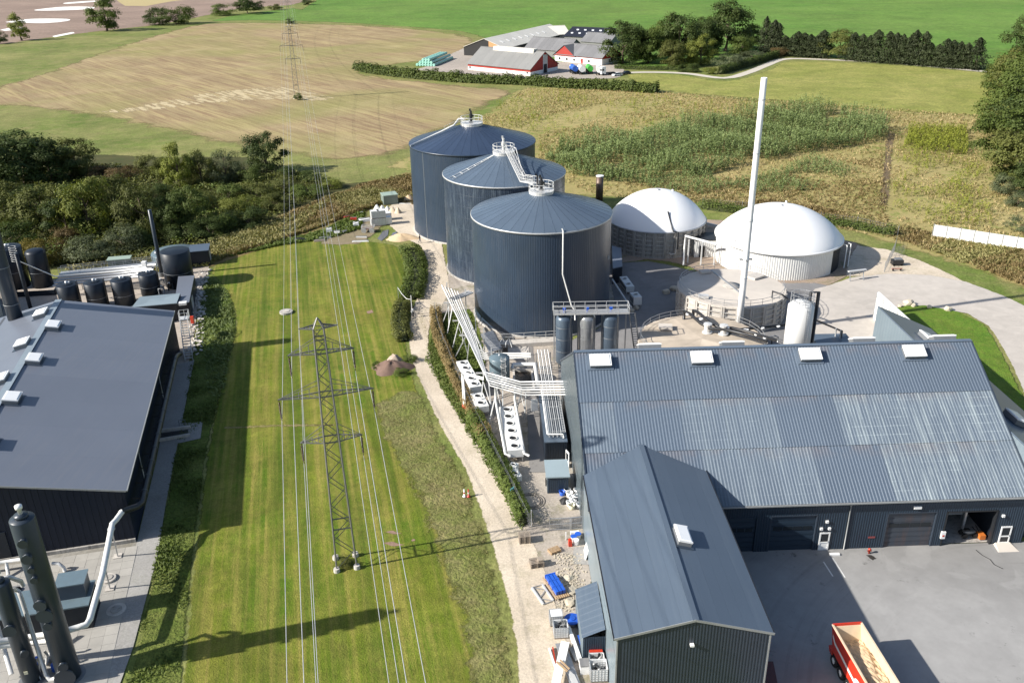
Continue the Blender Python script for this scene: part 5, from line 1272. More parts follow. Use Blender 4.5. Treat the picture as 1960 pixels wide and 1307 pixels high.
# more of the hall's neighbour at the far left
ln = thing('blue_neighbour_block', 'dark ribbed block at the left edge behind the roof stack', 'building', G(0, 605), 0)
q = [G(-70, 622), G(8, 610), G(2, 572), G(-70, 580)]
MB().hexa(q, [Vector((p.x, p.y, 5.5)) for p in q]).build('walls', M['tank_blue'], ln)
MB().hexa([Vector((p.x, p.y, 5.5)) for p in q], [Vector((p.x, p.y, 5.7)) for p in q]).build('roof', M['pale_roof'], ln)
rb = thing('rubble_strip', 'grey rubble strip between the containers and the verge', 'rubble', G(385, 560), 0)
b = MB(); rr = random.Random(3)
for i in range(220):
    t = rr.random(); p = G(392, 520).lerp(G(372, 680), t) + Vector((rr.uniform(-1.1, .9), rr.uniform(-1, 1), 0)); s = rr.uniform(.18, .5)
    b.box((p.x, p.y, s * .3), (s, s * rr.uniform(.6, 1.2), s * .7), rr.uniform(0, 3), rr.uniform(-.4, .4), rr.uniform(-.4, .4))
o = b.build('stones', M['concrete'], rb); o['kind'] = 'stuff'

# ================================================================== WING, WALL AND YARD THINGS
wing = thing('lean_roof_wing', 'single-pitch wing with dark roof falling away at the hall\'s right end', 'building', at(H0, HL + 4, 20, 0), -AZ)
w0, w1, wv0, wv1, wh, wl_ = HL + .12, HL + 8.0, 1.0, 40.0, 9.6, 6.0
dd = (hU * (w1 - w0) + Z * (wl_ - wh)); dl = dd.length; dd.normalize(); dn = dd.cross(hV); dn = dn if dn.z > 0 else -dn
for i in range(6):
    v0, v1 = wv0 + (wv1 - wv0) * i / 6, wv0 + (wv1 - wv0) * (i + 1) / 6 - .006
    q = [at(H0, w0, v0, wh), at(H0, w0, v0, wh) + dd * (dl + .2), at(H0, w0, v1, wh) + dd * (dl + .2), at(H0, w0, v1, wh)]
    b = MB(); b.uv = []; b.hexa(q, [p + dn * .12 for p in q]); b.build('roof_panel', M['smooth_roof'], wing)
MB().corr(at(H0, w0, wv0, 0), hV, Z, -hU, wv1 - wv0, wh - .02, .8, .012).build('high_wall', M['wall_side_lit'], wing)
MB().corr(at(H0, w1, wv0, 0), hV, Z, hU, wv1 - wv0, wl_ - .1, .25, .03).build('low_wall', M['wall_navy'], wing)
for v in (wv0, wv1): MB().add([at(H0, w0, v, 0), at(H0, w1, v, 0), at(H0, w1, v, wl_ - .05), at(H0, w0, v, wh - .05)], [(0, 1, 2, 3)]).build('end_wall', M['wall_navy'], wing)
MB().bar(at(H0, w1 + .2, wv0, wl_ - .05), at(H0, w1 + .2, wv1, wl_ - .05), .12, .14).build('gutter', M['trim_light'], wing)
for v in (31.5, 10.5): skylight(at(H0, w0, 0, wh), v, 3.4, .1, hV, dd, dn, 2.6, 1.6, wing, 'roof_skylight', .6)
bw = thing('bunker_wall', 'white panelled bunker wall behind the hall at the road bend', 'wall', G(1670, 624), -AZ)
b0 = Vector((58.9, 115.0, 0))
for i in range(6):
    c = b0 + hV * (1.3 + 2.55 * i); MB().box(c + Z * 2.4, (.3, 2.5, 4.8), -AZ).build('wall_panel', M['white'], bw)
    for z in (1.2, 2.6, 4.0): MB().box(c - hU * .19 + Z * z, (.08, 2.3, .12), -AZ).build('panel_rib', M['rim'], bw)
    MB().box(c + hV * 1.27 - hU * .2 + Z * 2.4, (.12, .1, 4.8), -AZ).build('joint_post', M['galv'], bw)
for i, (px, py, s) in enumerate(((1738, 584, 1.5), (1748, 587, .9), (1778, 590, .8), (1814, 595, 1.15), (1722, 588, .7))):
    p = G(px, py); me = bpy.data.meshes.new('boulder'); bm = bmesh.new(); bmesh.ops.create_icosphere(bm, subdivisions=2, radius=s * .55)
    rr = random.Random(i)
    for v in bm.verts: v.co *= rr.uniform(.8, 1.15); v.co.z *= .75
    bm.to_mesh(me); bm.free(); me.materials.append(M['stone'])
    o = mesh_obj('boulder', me); o.location = (p.x, p.y, s * .3); setp(o, ('largest pale boulder on the island lawn', 'small boulder right beside the largest one', 'lone small boulder in the middle of the row', 'pale squarish boulder at the right of the row', 'small boulder at the foot of the white wall')[i], 'boulder', 'boulders along the road bend')
for i, (px, py, s, lb_) in enumerate(((1207, 598, 1.2, 'flat boulder at the foot of the digester bank'), (1218, 592, 1.0, 'boulder right of the flat one on the digester bank'), (1275, 562, 1.3, 'brown stone block beside the flat tank'), (1290, 556, 1.4, 'dark stone block against the flat tank wall'))):
    p = G(px, py); b = MB(); rr = random.Random(i + 9); me = bpy.data.meshes.new('boulder'); bm = bmesh.new(); bmesh.ops.create_icosphere(bm, subdivisions=2, radius=s * .55)
    for v in bm.verts: v.co *= rr.uniform(.8, 1.15); v.co.z *= .7
    bm.to_mesh(me); bm.free(); me.materials.append(M['stone']); o = mesh_obj('boulder', me); o.location = (p.x, p.y, s * .28); setp(o, lb_, 'boulder', 'boulders by the plant')
# dark service box right of the near digester
db = thing('digester_annexe', 'dark low box building against the right of the near digester', 'service house', G(1185, 535), 0)
q = [G(1172, 545), G(1190, 541), G(1188, 505), G(1170, 500)]
MB().hexa(q, [Vector((p.x, p.y, 3.0)) for p in q]).build('walls', M['navy_dark'], db); MB().hexa([Vector((p.x, p.y, 3.0)) for p in q], [Vector((p.x, p.y, 3.15)) for p in q]).build('roof', M['left_roof'], db)
MB().tube([G(1172, 535, 1.6), G(1200, 578, 1.4), G(1208, 588, 1.2)], .16, 8).build('white_pipe', M['white'], db)
# brown flue behind the tanks
bf = G(1147, 384); o = thing('brown_flue', 'short rust-brown flue with white cap behind the near digester', 'flue', bf, 0)
MB().lathe((0, 0, 0), [(.85, 0), (.85, HT(1147, 336, bf) - .25)], 22).build('shaft', mat('rusty_steel', (.13, .09, .07), .5, .4, .3), o, True)
MB().lathe((0, 0, HT(1147, 336, bf) - .25), [(.86, 0), (.92, .05), (.92, .22), (.02, .3)], 22, smooth=False).build('cap', M['white_clean'], o, True)
# mesh fence behind the domes, white board fence at the right
mf = thing('mesh_fence', 'grey mesh fence behind the domes ending at an open gate', 'fence', G(1600, 425), 0)
fl = [G(x, y) for x, y in ((1345, 395), (1420, 402), (1500, 412), (1570, 424), (1640, 432), (1718, 450), (1712, 480), (1700, 505), (1692, 522))]
for p in fl: MB().bar(p, p + Z * 2.1, .09).build('post', M['galv'], mf)
for i in range(len(fl) - 1): mesh_panel(mf, fl[i] + Z * .1, fl[i + 1] + Z * .1, 1.9, sp=.55)
mesh_panel(mf, G(1706, 492), G(1730, 487), 1.9, sp=.35)
wf = thing('white_board_fence', 'long white board fence on the bank at the right edge', 'fence', G(1785, 452), 0)
a, c = G(1784, 453), G(2000, 487); n = 8
for i in range(n + 1): p = a.lerp(c, i / n); MB().bar(p, p + Z * 2.7, .16).build('post', M['galv'], wf)
for i in range(n):
    for j in range(3):
        p, q = a.lerp(c, i / n), a.lerp(c, (i + .98) / n); MB().bar(p + Z * (.45 + .85 * j), q + Z * (.45 + .85 * j), .07, .8).build('board', M['white'], wf)
sg = thing('steel_trestle', 'grey steel trestle on two legs beside the larger dome', 'trestle', G(1640, 530), 0)
a, c = G(1624, 520, 1.8), G(1658, 516, 1.8)
MB().bar(a, c, .5, .2).build('top_beam', M['galv_light'], sg)
for p in (a.lerp(c, .1), a.lerp(c, .85)): MB().bar(Vector((p.x, p.y - .6, 0)), p, .12).build('leg', M['galv'], sg)
for f in (.3, .65): p = a.lerp(c, f); MB().bar(p - Z * .8, p, .1).build('hanger', M['galv'], sg)
jk = thing('scrap_machine', 'small dark machine standing on the sandy track', 'machine', G(1716, 508), 0)
p = G(1716, 508); MB().box(p + Z * .7, (2.0, 1.2, .9)).build('body', M['black_steel'], jk); MB().box(p + Vector((.1, 0, 1.25)), (1.3, .9, .3)).build('hood', M['grey_steel'], jk)
for dx in (-.7, .7): MB().box(p + Vector((dx, -.5, .2)), (.3, .2, .4)).build('foot', M['black'], jk)
mr = thing('road_barrier', 'low red and white trestle beside the road bend', 'barrier', G(1716, 518), 0)
p = G(1716, 519); MB().bar(p + Vector((-1, 0, .5)), p + Vector((1, 0, .5)), .1, .25).build('rail', mat('faded_pink', (.45, .25, .2), .6), mr)
for dx in (-.7, .7): MB().box(p + Vector((dx, 0, .25)), (.12, .5, .5)).build('foot', M['black'], mr)

# ---- red trailer loaded with sand
tr = thing('tipping_trailer', 'red three-axle tipping trailer loaded with sand, white swoosh on its side', 'trailer', (28.35, 58.3, 0), R(4.2))
# local: +y towards the camera is -y; rear end at y=0, body runs to y=-9.4
Lb, W, zb, zt = 9.4, 2.52, 1.25, 3.5
def side_panel(x, m):
    b = MB(); s = 1 if x > 0 else -1
    b.hexa([(x - .05, -Lb, zb), (x + .05, -Lb, zb), (x + .05, -.75, zb), (x - .05, -.75, zb)], [(x - .05, -Lb, zt), (x + .05, -Lb, zt), (x + .05, 0, zt), (x - .05, 0, zt)]); return b
for s in (-1, 1): side_panel(s * W / 2, None).build('side_wall', M['trailer_red'], tr, True)
MB().hexa([(-W / 2, -.8, zb), (W / 2, -.8, zb), (W / 2, -.7, zb), (-W / 2, -.7, zb)], [(-W / 2, -.08, zt), (W / 2, -.08, zt), (W / 2, .02, zt), (-W / 2, .02, zt)]).build('tailgate', M['trailer_red'], tr, True)
MB().box((0, -Lb, (zb + zt) / 2), (W, .1, zt - zb)).build('front_wall', M['trailer_red'], tr, True)
MB().box((0, -Lb / 2 - .4, zb + .05), (W, Lb - .8, .1)).build('floor', M['black_steel'], tr, True)
for s in (-1, 1):
    MB().hexa([(s * (W / 2 - .07) - .02, -Lb + .1, zb + .1), (s * (W / 2 - .07) + .02, -Lb + .1, zb + .1), (s * (W / 2 - .07) + .02, -.8, zb + .1), (s * (W / 2 - .07) - .02, -.8, zb + .1)], [(s * (W / 2 - .07) - .02, -Lb + .1, zt - .02), (s * (W / 2 - .07) + .02, -Lb + .1, zt - .02), (s * (W / 2 - .07) + .02, -.14, zt - .02), (s * (W / 2 - .07) - .02, -.14, zt - .02)]).build('sandy_lining', M['sand_lining'], tr, True)
    MB().bar((s * W / 2, -Lb, zt + .04), (s * W / 2, .02, zt + .04), .16, .1).build('top_rail', M['sand_lining'], tr, True)
MB().bar((-W / 2, 0, zt + .05), (W / 2, 0, zt + .05), .14, .12).build('rear_rail', M['trailer_red'], tr, True)
MB().hexa([(-W / 2 + .08, -.86, zb + .2), (W / 2 - .08, -.86, zb + .2), (W / 2 - .08, -.82, zb + .2), (-W / 2 + .08, -.82, zb + .2)], [(-W / 2 + .08, -.16, zt - .05), (W / 2 - .08, -.16, zt - .05), (W / 2 - .08, -.12, zt - .05), (-W / 2 + .08, -.12, zt - .05)]).build('dusty_tailgate_lining', M['sand_lining'], tr, True)
b = MB(); nx, ny = 16, 48; vs = []; rr = random.Random(5)
for j in range(ny + 1):
    for i in range(nx + 1):
        x = -W / 2 + .1 + (W - .2) * i / nx; y = -.35 - (Lb - .5) * j / ny; f = min(1, j / 14)
        hgt = 2.15 + .75 * f * (1 - (2 * i / nx - 1.0) ** 2 * .35) + .10 * math.sin(x * 5 + y * 3) * math.sin(y * 4.3) + rr.uniform(-.06, .06)
        vs.append((x, y, hgt))
b.add(vs, [(j * (nx + 1) + i, (j + 1) * (nx + 1) + i, (j + 1) * (nx + 1) + i + 1, j * (nx + 1) + i + 1) for j in range(ny) for i in range(nx)]); b.build('sand_load', M['sand'], tr, True)
# swoosh and emblem on the left side
xl = -W / 2 - .062
b = MB(); pts = [(-.45, 3.3), (-.45, 2.75), (-1.0, 2.35), (-4.6, 2.05), (-5.4, 2.0)]
for i in range(len(pts) - 1):
    (y0, z0), (y1, z1) = pts[i], pts[i + 1]; b.add([(xl, y0, z0 - .15), (xl, y1, z1 - .15), (xl, y1, z1 + .15), (xl, y0, z0 + .15)], [(0, 1, 2, 3)])
b.build('white_swoosh', M['white_clean'], tr, True)
b = MB(); b.add([(xl - .004, -5.6 + .75 * math.cos(a), 2.25 + .42 * math.sin(a)) for a in np.linspace(0, 6.283, 25)[:-1]], [tuple(range(24))]); em = b.build('emblem', M['white_clean'], tr, True)
b = MB()
for k in range(3): b.add([(xl - .008, -5.25 - .28 * k, 2.15), (xl - .008, -5.43 - .28 * k, 2.15), (xl - .008, -5.43 - .28 * k, 2.42), (xl - .008, -5.25 - .28 * k, 2.42)], [(0, 1, 2, 3)])
b.build('emblem_print', M['trailer_red'], em, True)
b = MB(); b.add([(xl - .006, -5.3, 1.75), (xl - .006, -6.2, 1.75), (xl - .006, -6.1, 1.98), (xl - .006, -5.4, 1.98)], [(0, 1, 2, 3)]); b.build('emblem_flash', mat('yellow_paint', (.75, .55, .03), .4), em, True)
MB().hexa([(-W / 2 - .1, -.9, .95), (W / 2 + .1, -.9, .95), (W / 2 + .1, -.35, .95), (-W / 2 - .1, -.35, .95)], [(-W / 2 - .1, -.9, 1.3), (W / 2 + .1, -.9, 1.3), (W / 2 + .1, -.1, 1.35), (-W / 2 - .1, -.1, 1.35)]).build('rear_bumper', M['trailer_red'], tr, True)
MB().box((0, -Lb / 2, 1.05), (1.0, Lb, .3)).build('chassis', M['black_steel'], tr, True)
for i in range(3):
    y = -1.15 - 1.42 * i
    MB().tube([(-1.1, y, .58), (1.1, y, .58)], .09, 8).build('axle', M['black_steel'], tr, True)
    for s in (-1, 1):
        wtyre = MB(); cpt = Vector((s * 1.12, y, .58))
        prof = [(.30, -.19), (.50, -.21), (.57, -.14), (.585, 0), (.57, .14), (.50, .21), (.30, .19)]; n = 24; vs = []
        for r_, o_ in prof:
            for k in range(n): a = 6.2832 * k / n; vs.append((cpt.x + o_, cpt.y + r_ * math.cos(a), cpt.z + r_ * math.sin(a)))
        wtyre.add(vs, [(p * n + k, p * n + (k + 1) % n, (p + 1) * n + (k + 1) % n, (p + 1) * n + k) for p in range(len(prof) - 1) for k in range(n)], True)
        wo = wtyre.build('wheel', M['black'], tr, True)
        rm = MB(); rm.tube([cpt + Vector((s * .14, 0, 0)), cpt + Vector((s * .15, 0, 0))], .31, 20); rm.tube([cpt + Vector((s * .1, 0, 0)), cpt + Vector((s * .2, 0, 0))], .12, 12); rm.build('rim', M['white_clean'], wo, True)
        mg = MB(); P = [cpt + Vector((0, .70 * math.cos(a), .70 * math.sin(a))) for a in np.linspace(.25, math.pi - .25, 10)]
        for p, q in zip(P[:-1], P[1:]): mg.bar(p, q, .42, .05)
        mg.build('mudguard', M['black'], tr, True)

# ---- two people
def person(label, p, face, shirt, legs, stride=.25):
    t = thing('person', label, 'person', (p.x, p.y, .0), face)
    z0 = .1
    V = [(0, 0, .95), (0, 0, 1.15), (0, 0, 1.38), (0, 0, 1.5), (0, .02, 1.62), (0, .02, 1.72),
         (.18, 0, 1.40), (.26, .06, 1.12), (.24, .18, .9), (-.18, 0, 1.40), (-.26, -.04, 1.12), (-.24, .06, .88),
         (.10, 0, .9), (.10, stride * .6, .5), (.10, stride * .7, .08), (.10, stride * .7 + .16, .05),
         (-.10, 0, .9), (-.10, -stride * .4, .5), (-.10, -stride, .1), (-.10, -stride + .16, .05)]
    E_ = [(0, 1), (1, 2), (2, 3), (3, 4), (4, 5), (2, 6), (6, 7), (7, 8), (2, 9), (9, 10), (10, 11), (0, 12), (12, 13), (13, 14), (14, 15), (0, 16), (16, 17), (17, 18), (18, 19)]
    rad = [.15, .15, .17, .06, .10, .07, .07, .05, .04, .07, .05, .04, .10, .07, .05, .04, .10, .07, .05, .04]
    me = bpy.data.meshes.new('body'); me.from_pydata([(x, y, z + z0) for x, y, z in V], E_, [])
    o = mesh_obj('body', me, t); md = o.modifiers.new('skin', 'SKIN')
    for v, r_ in zip(me.skin_vertices[0].data, rad): v.radius = (r_, r_ * .85)
    me.skin_vertices[0].data[0].use_root = True
    sbm = o.modifiers.new('sub', 'SUBSURF'); sbm.levels = 1; sbm.render_levels = 1
    me.materials.append(legs)
    j = MB(); j.lathe((0, 0, z0), [(.19, .92), (.20, 1.1), (.22, 1.35), (.16, 1.47), (.08, 1.52)], 14); jo = j.build('jacket', shirt, t, True); jo.scale = (1, .8, 1)
    for s, a, b_, c_ in ((1, (.17, 0, 1.43), (.265, .06, 1.12), (.245, .17, .92)), (-1, (-.17, 0, 1.43), (-.265, -.04, 1.12), (-.245, .05, .9))):
        q = MB(); q.tube([Vector(a) + Z * z0, Vector(b_) + Z * z0, Vector(c_) + Z * z0], .07, 8, rs=[.085, .07, .055]); q.build('sleeve', shirt, t, True)
    hd = MB(); hd.lathe((0, .02, z0 + 1.55), [(.05, 0), (.085, .05), (.10, .12), (.09, .2), (.05, .25), (.005, .27)], 12); hd.build('head', M['skin'], t, True)
    hr = MB(); hr.lathe((0, 0, z0 + 1.68), [(.105, -.02), (.108, .04), (.085, .11), (.03, .145), (.003, .15)], 12); hr.build('hair', M['black'], t, True)
    return t
M['skin'] = mat('skin', (.45, .28, .20), .6, 0, .05)
M['cloth_dark'] = mat('dark_cloth', (.02, .022, .028), .9, 0, .1); M['cloth_blue'] = mat('blue_grey_cloth', (.07, .08, .11), .9, 0, .1); M['cloth_white'] = mat('white_cloth', (.75, .75, .74), .9, 0, .05)
person('person in dark jacket and trousers walking on the dirt by the tanks', G(804, 466), R(-100), M['cloth_dark'], M['cloth_blue'], .35)
person('person in a white top standing at the rope barrier', G(791, 608), R(30), M['cloth_white'], M['cloth_dark'], .1)

# ---- painted lines, drain and hose on the asphalt
for i, (a, c) in enumerate((((1576, 1076), (1594, 1104)), ((1593, 1068), (1617, 1106)))):
    p, q = G(*a), G(*c); d = (q - p).normalized(); s = Vector((d.y, -d.x, 0)) * .07
    b = MB(); b.add([p - s + Z * .1, p + s + Z * .1, q + s + Z * .1, q - s + Z * .1], [(0, 1, 2, 3)]); o = b.build('painted_line', M['white'], None); o['kind'] = 'structure'
hz = thing('floor_hose', 'thin dark hose snaking out of the open bay', 'hose', G(1870, 1060), 0)
MB().tube([G(1868, 1052, .12), G(1880, 1062, .12), G(1895, 1070, .12), G(1903, 1080, .12), G(1920, 1088, .12)], .03, 6).build('hose', M['black'], hz)
rp2 = thing('door_ramp', 'small pale concrete ramp in front of the right white door', 'ramp', G(1926, 1056), -AZ)
uc = U_of(1926, 1052)
MB().hexa([at(H0, uc - 1.1, -1.4, .09), at(H0, uc + 1.1, -1.4, .09), at(H0, uc + .9, -.1, .09), at(H0, uc - .9, -.1, .09)], [at(H0, uc - .95, -1.25, .12), at(H0, uc + .95, -1.25, .12), at(H0, uc + .75, -.1, .3), at(H0, uc - .75, -.1, .3)]).build('slab', M['deck1'], rp2)
st_ = thing('door_step', 'white step block beside the left white door', 'step', G(1596, 1063), -AZ)
MB().box(G(1597, 1063) + Z * .16, (1.0, .3, .2), -AZ).build('block', M['white_clean'], st_)
hy = thing('red_hydrant', 'small red hydrant with wet patch at the hall wall', 'hydrant', G(1663, 1061), 0)
p = G(1663, 1060); MB().lathe((p.x, p.y, .09), [(.1, 0), (.1, .45), (.16, .47), (.16, .56), (.02, .66)], 12).build('body', M['red'], hy); MB().tube([p + Vector((-.22, 0, .42)), p + Vector((.22, 0, .42))], .06, 8).build('outlet', M['red'], hy)
sheet('oil_stain', [G(1655, 1063), G(1668, 1062), G(1680, 1070), G(1670, 1074)], .096, dirt_mat('oil', (.03, .028, .026), (.045, .04, .035), 5, .5, sc=2.5), .25)
ap = thing('floor_plate', 'rusty red plate on the ground by the annex corner', 'plate', G(1470, 1280), -AZ)
MB().hexa([G(1452, 1340, .1), G(1495, 1340, .1), G(1480, 1265, .1), G(1460, 1265, .1)], [G(1452, 1340, .16), G(1495, 1340, .16), G(1480, 1265, .16), G(1460, 1265, .16)]).build('sheet', mat('rusty_plate', (.10, .05, .05), .7, 0, .3), ap)
# things standing in the open bay
bay = at(H0, doors[3][0], 0, .12)
def by(u, v, z=0): return bay + hU * u + hV * v + Z * z
o = thing('plastic_tank', 'white plastic tank hanging at the back of the open bay', 'tank', by(1.4, 6), -AZ); MB().box(by(1.4, 6, 1.6), (.9, .7, 1.2), -AZ).build('body', M['white_clean'], o)
o = thing('fire_extinguisher', 'red extinguisher inside the open bay', 'extinguisher', by(2.2, 6), 0); p = by(2.3, 6, .9); MB().lathe((p.x, p.y, p.z), [(.13, 0), (.13, .7), (.05, .82), (.05, .95)], 12).build('cylinder', M['red'], o)
o = thing('work_bench', 'grey steel bench with white top inside the open bay', 'bench', by(3.4, 4.5), -AZ); MB().box(by(3.4, 4.5, 1.0), (1.8, 1.0, .5), -AZ).build('top', M['galv_light'], o)
for dx in (-.8, .8): MB().box(by(3.4 + dx, 4.5, .4), (.1, .8, .8), -AZ).build('leg', M['grey_steel'], o)
o = thing('steel_column', 'pale steel column inside the open bay', 'column', by(3.7, 2.6), 0); MB().bar(by(3.7, 2.6), by(3.7, 2.6, 5.4), .2).build('shaft', M['galv_light'], o)
o = thing('quad_bike', 'small dark vehicle with big wheels parked in the open bay', 'vehicle', by(3.6, 1.3), -AZ)
for dx in (-.55, .55):
    for dy in (-.35, .35):
        q = by(3.6 + dx, 1.3 + dy, .3); MB().tube([q - hV * .1, q + hV * .1], .3, 14).build('wheel', M['black'], o)
MB().box(by(3.6, 1.3, .62), (1.1, .5, .3), -AZ).build('body', M['grey_steel'], o); MB().box(by(3.35, 1.3, .85), (.5, .34, .16), -AZ).build('seat', M['black'], o); MB().bar(by(4.0, 1.0, 1.0), by(4.0, 1.6, 1.0), .06).build('handlebar', M['black'], o)
o = thing('orange_machine', 'orange garden machine at the right of the open bay', 'machine', by(4.7, .9), -AZ); MB().box(by(4.7, .9, .35), (.6, .8, .5), -AZ).build('body', mat('orange_paint', (.55, .16, .03), .5), o); MB().bar(by(4.6, 1.2, .6), by(4.4, 1.7, 1.1), .06).build('handle', M['black'], o)

# ================================================================== POWER LINE
PN, PF, PT = G(663, 1079), G(569, 189), G(554, 48)
PD = (PF - PN).normalized(); PU = Vector((PD.y, -PD.x, 0))
ARMS = ((26.3, 1.7), (23.85, 2.95), (19.55, 4.35), (14.75, 2.9))
INS = 2.3
M['lattice'] = mat('dull_lattice_steel', (.17, .17, .165), .55, .4, .25, 2)
M['insul'] = mat('brown_insulator', (.05, .025, .02), .25, 0, .2)
def pylon(p, label):
    t = thing('power_pylon', label, 'pylon', (p.x, p.y, 0), math.atan2(PU.y, PU.x), 'power pylons of one line')
    def hw(z): return 1.0 - .55 * min(1, z / 24)
    def leg(sx, sy, z): return Vector((sx * hw(z), sy * hw(z), z))
    for sx in (-1, 1):
        for sy in (-1, 1):
            MB().bar(leg(sx, sy, .2), leg(sx, sy, 26.3), .12).build('leg', M['lattice'], t, True)
            MB().bar(leg(sx, sy, 26.3), (0, 0, 27.2), .09).build('peak_bar', M['lattice'], t, True)
            q = leg(sx, sy, 0); MB().lathe((q.x, q.y, -.1), [(.34, 0), (.3, .55), (.02, .56)], 12, smooth=False).build('footing', M['concrete'], t, True)
    zs = [.3]; 
    while zs[-1] < 26.2: zs.append(zs[-1] + 1.9 * hw(zs[-1]) + .15)
    b = MB()
    for i in range(len(zs) - 1):
        z0, z1 = zs[i], min(zs[i + 1], 26.3)
        for k, (A, B) in enumerate((((-1, -1), (1, -1)), ((1, -1), (1, 1)), ((1, 1), (-1, 1)), ((-1, 1), (-1, -1)))):
            if i % 2: A, B = B, A
            b.bar(leg(*A, z0), leg(*B, z1), .055)
    b.build('bracing', M['lattice'], t, True)
    for z in (ARMS[0][0] - 1.1, ARMS[1][0], ARMS[2][0], ARMS[3][0], 5.0):
        b = MB(); q = [leg(-1, -1, z), leg(1, -1, z), leg(1, 1, z), leg(-1, 1, z)]
        for i in range(4): b.bar(q[i], q[(i + 1) % 4], .1)
        b.build('waist_ring', M['lattice'], t, True)
    for k, (z, w) in enumerate(ARMS):
        h_ = hw(z); 
        for s in (-1, 1):
            b = MB(); tip = Vector((s * w, 0, z)); up = .12 if k == 0 else 1.3
            lo1, lo2 = Vector((s * h_, -h_, z)), Vector((s * h_, h_, z)); hi1, hi2 = Vector((s * h_ * .9, -h_ * .9, z + up)), Vector((s * h_ * .9, h_ * .9, z + up))
            for a in (lo1, lo2): b.bar(a, tip, .09)
            for a in (hi1, hi2): b.bar(a, tip, .045)
            for f in (.25, .5, .75):
                b.bar(lo1.lerp(tip, f), lo2.lerp(tip, f), .06); b.bar(lo1.lerp(tip, f), hi1.lerp(tip, f), .05); b.bar(lo1.lerp(tip, f - .25), lo2.lerp(tip, f), .05)
            b.build('cross_arm', M['lattice'], t, True)
            if k:
                b = MB(); x = s * (w - .1); b.tube([(x, 0, z - .05), (x, 0, z - INS)], .035, 6); io = b.build('insulator_string', M['insul'], t, True)
                n = 12; b = MB()
                for j in range(n): b.lathe((x, 0, z - .35 - j * (INS - .6) / n), [(.04, .05), (.12, 0), (.04, -.03)], 8, cap=False)
                b.build('disc_stack', M['insul'], io, True)
    return t
pylon(PN, 'near lattice pylon standing on the mown lawn'); pylon(PF, 'middle lattice pylon standing in the stubble field'); pylon(PT, 'farthest lattice pylon at the top edge of the picture')
PB = PN - PD * 285; PZ = PT + PD * 300
M['wire_alu'] = mat('aluminium_cable', (.55, .55, .55), .4, .4, .05)
nm_ = {0: 'earth wire at the pylon tops', 1: 'upper conductor', 2: 'middle conductor', 3: 'lower conductor'}
for k, (z, w) in enumerate(ARMS):
    for s in (-1, 1):
        b = MB(); pts = []
        spans = [(PB, PN), (PN, PF), (PF, PT), (PT, PZ)]
        for a, c in spans:
            L = (c - a).length; sag = (5.5 if k else 4.0) * (L / 287) ** 2; n = 40
            for i in range(n):
                f = i / n; q = a.lerp(c, f) + PU * (s * (w - (.1 if k else 0))) + Z * ((z - (INS if k else 0)) - 4 * sag * f * (1 - f)); pts.append(q)
        pts.append(PZ + PU * s * w + Z * z)
        rs = [(.027 if k else .02) * (1 if i <= 44 else .7) for i in range(len(pts))]
        o = b.tube(pts, .034, 5, rs=rs).build('power_cable', M['wire_alu'])
        setp(o, ('left ' if s < 0 else 'right ') + nm_[k] + ' of the power line', 'cable', 'cables of the power line')

# ================================================================== FARM
M['fibre_grey'] = mat('fibre_cement_grey', (.21, .21, .205), .85, 0, .15, .15)
M['fibre_white'] = mat('bleached_fibre_cement', (.66, .63, .56), .85, 0, .12, .12)
M['fibre_dark'] = mat('dark_slate_roof', (.17, .17, .175), .8, 0, .25, .15)
M['black_roof'] = mat('black_sheet_roof', (.018, .02, .03), .5, 0, .1)
M['farm_red'] = mat('red_boarding', (.33, .03, .02), .7, 0, .15, .4)
M['farm_white'] = mat('white_wash', (.78, .77, .74), .8, 0, .06, .3)
M['shadow_black'] = mat('shade_black_sheet', (.02, .02, .02), .8)  # shade inside the barn doorway and open shed, put into a flat black
def barn(name, label, A, B, depth, eave, ridge, roof, low, gable, band=None, along=True, seg=10, over=.5, low_h=None):
    """gabled barn: front wall A to B, depth away from it, ridge along the front"""
    A = Vector((A[0], A[1], 0)); B = Vector((B[0], B[1], 0)); U_ = (B - A).normalized(); V_ = Vector((-U_.y, U_.x, 0)); L = (B - A).length
    if V_.y < 0: V_ = -V_
    t = thing(name, label, 'barn', A, 0)
    def q(u, v, z): return A + U_ * u + V_ * v + Z * z
    lh = low_h or eave
    MB().hexa([q(0, 0, 0), q(L, 0, 0), q(L, depth, 0), q(0, depth, 0)], [q(0, 0, lh), q(L, 0, lh), q(L, depth, lh), q(0, depth, lh)]).build('wall', M[low], t)
    if lh < eave: MB().hexa([q(-.02, -.02, lh), q(L + .02, -.02, lh), q(L + .02, depth + .02, lh), q(-.02, depth + .02, lh)], [q(-.02, -.02, eave), q(L + .02, -.02, eave), q(L + .02, depth + .02, eave), q(-.02, depth + .02, eave)]).build('upper_wall', M[band or gable], t)
    for u, e in ((0, -.03), (L, .03)):
        b = MB(); b.add([q(u + e, 0, eave), q(u + e, depth, eave), q(u + e, depth / 2, ridge - .05)], [(0, 1, 2)]); b.build('gable', M[gable], t)
    for s in (0, 1):
        v0 = -over if s == 0 else depth + over; z0 = eave - over * (ridge - eave) / (depth / 2)
        for i in range(seg):
            u0, u1 = -over + (L + 2 * over) * i / seg, -over + (L + 2 * over) * (i + 1) / seg - .03
            f = [q(u0, v0, z0), q(u1, v0, z0), q(u1, depth / 2, ridge), q(u0, depth / 2, ridge)]
            if s: f = f[::-1]
            MB().hexa(f, [p + Z * .18 for p in f]).build('roof_sheet', M[roof], t)
    MB().bar(q(-over, depth / 2, ridge + .2), q(L + over, depth / 2, ridge + .2), .6, .15).build('ridge_cap', M[roof], t)
    return t, q, L
a, b2 = G(896, 134), G(1015, 146)
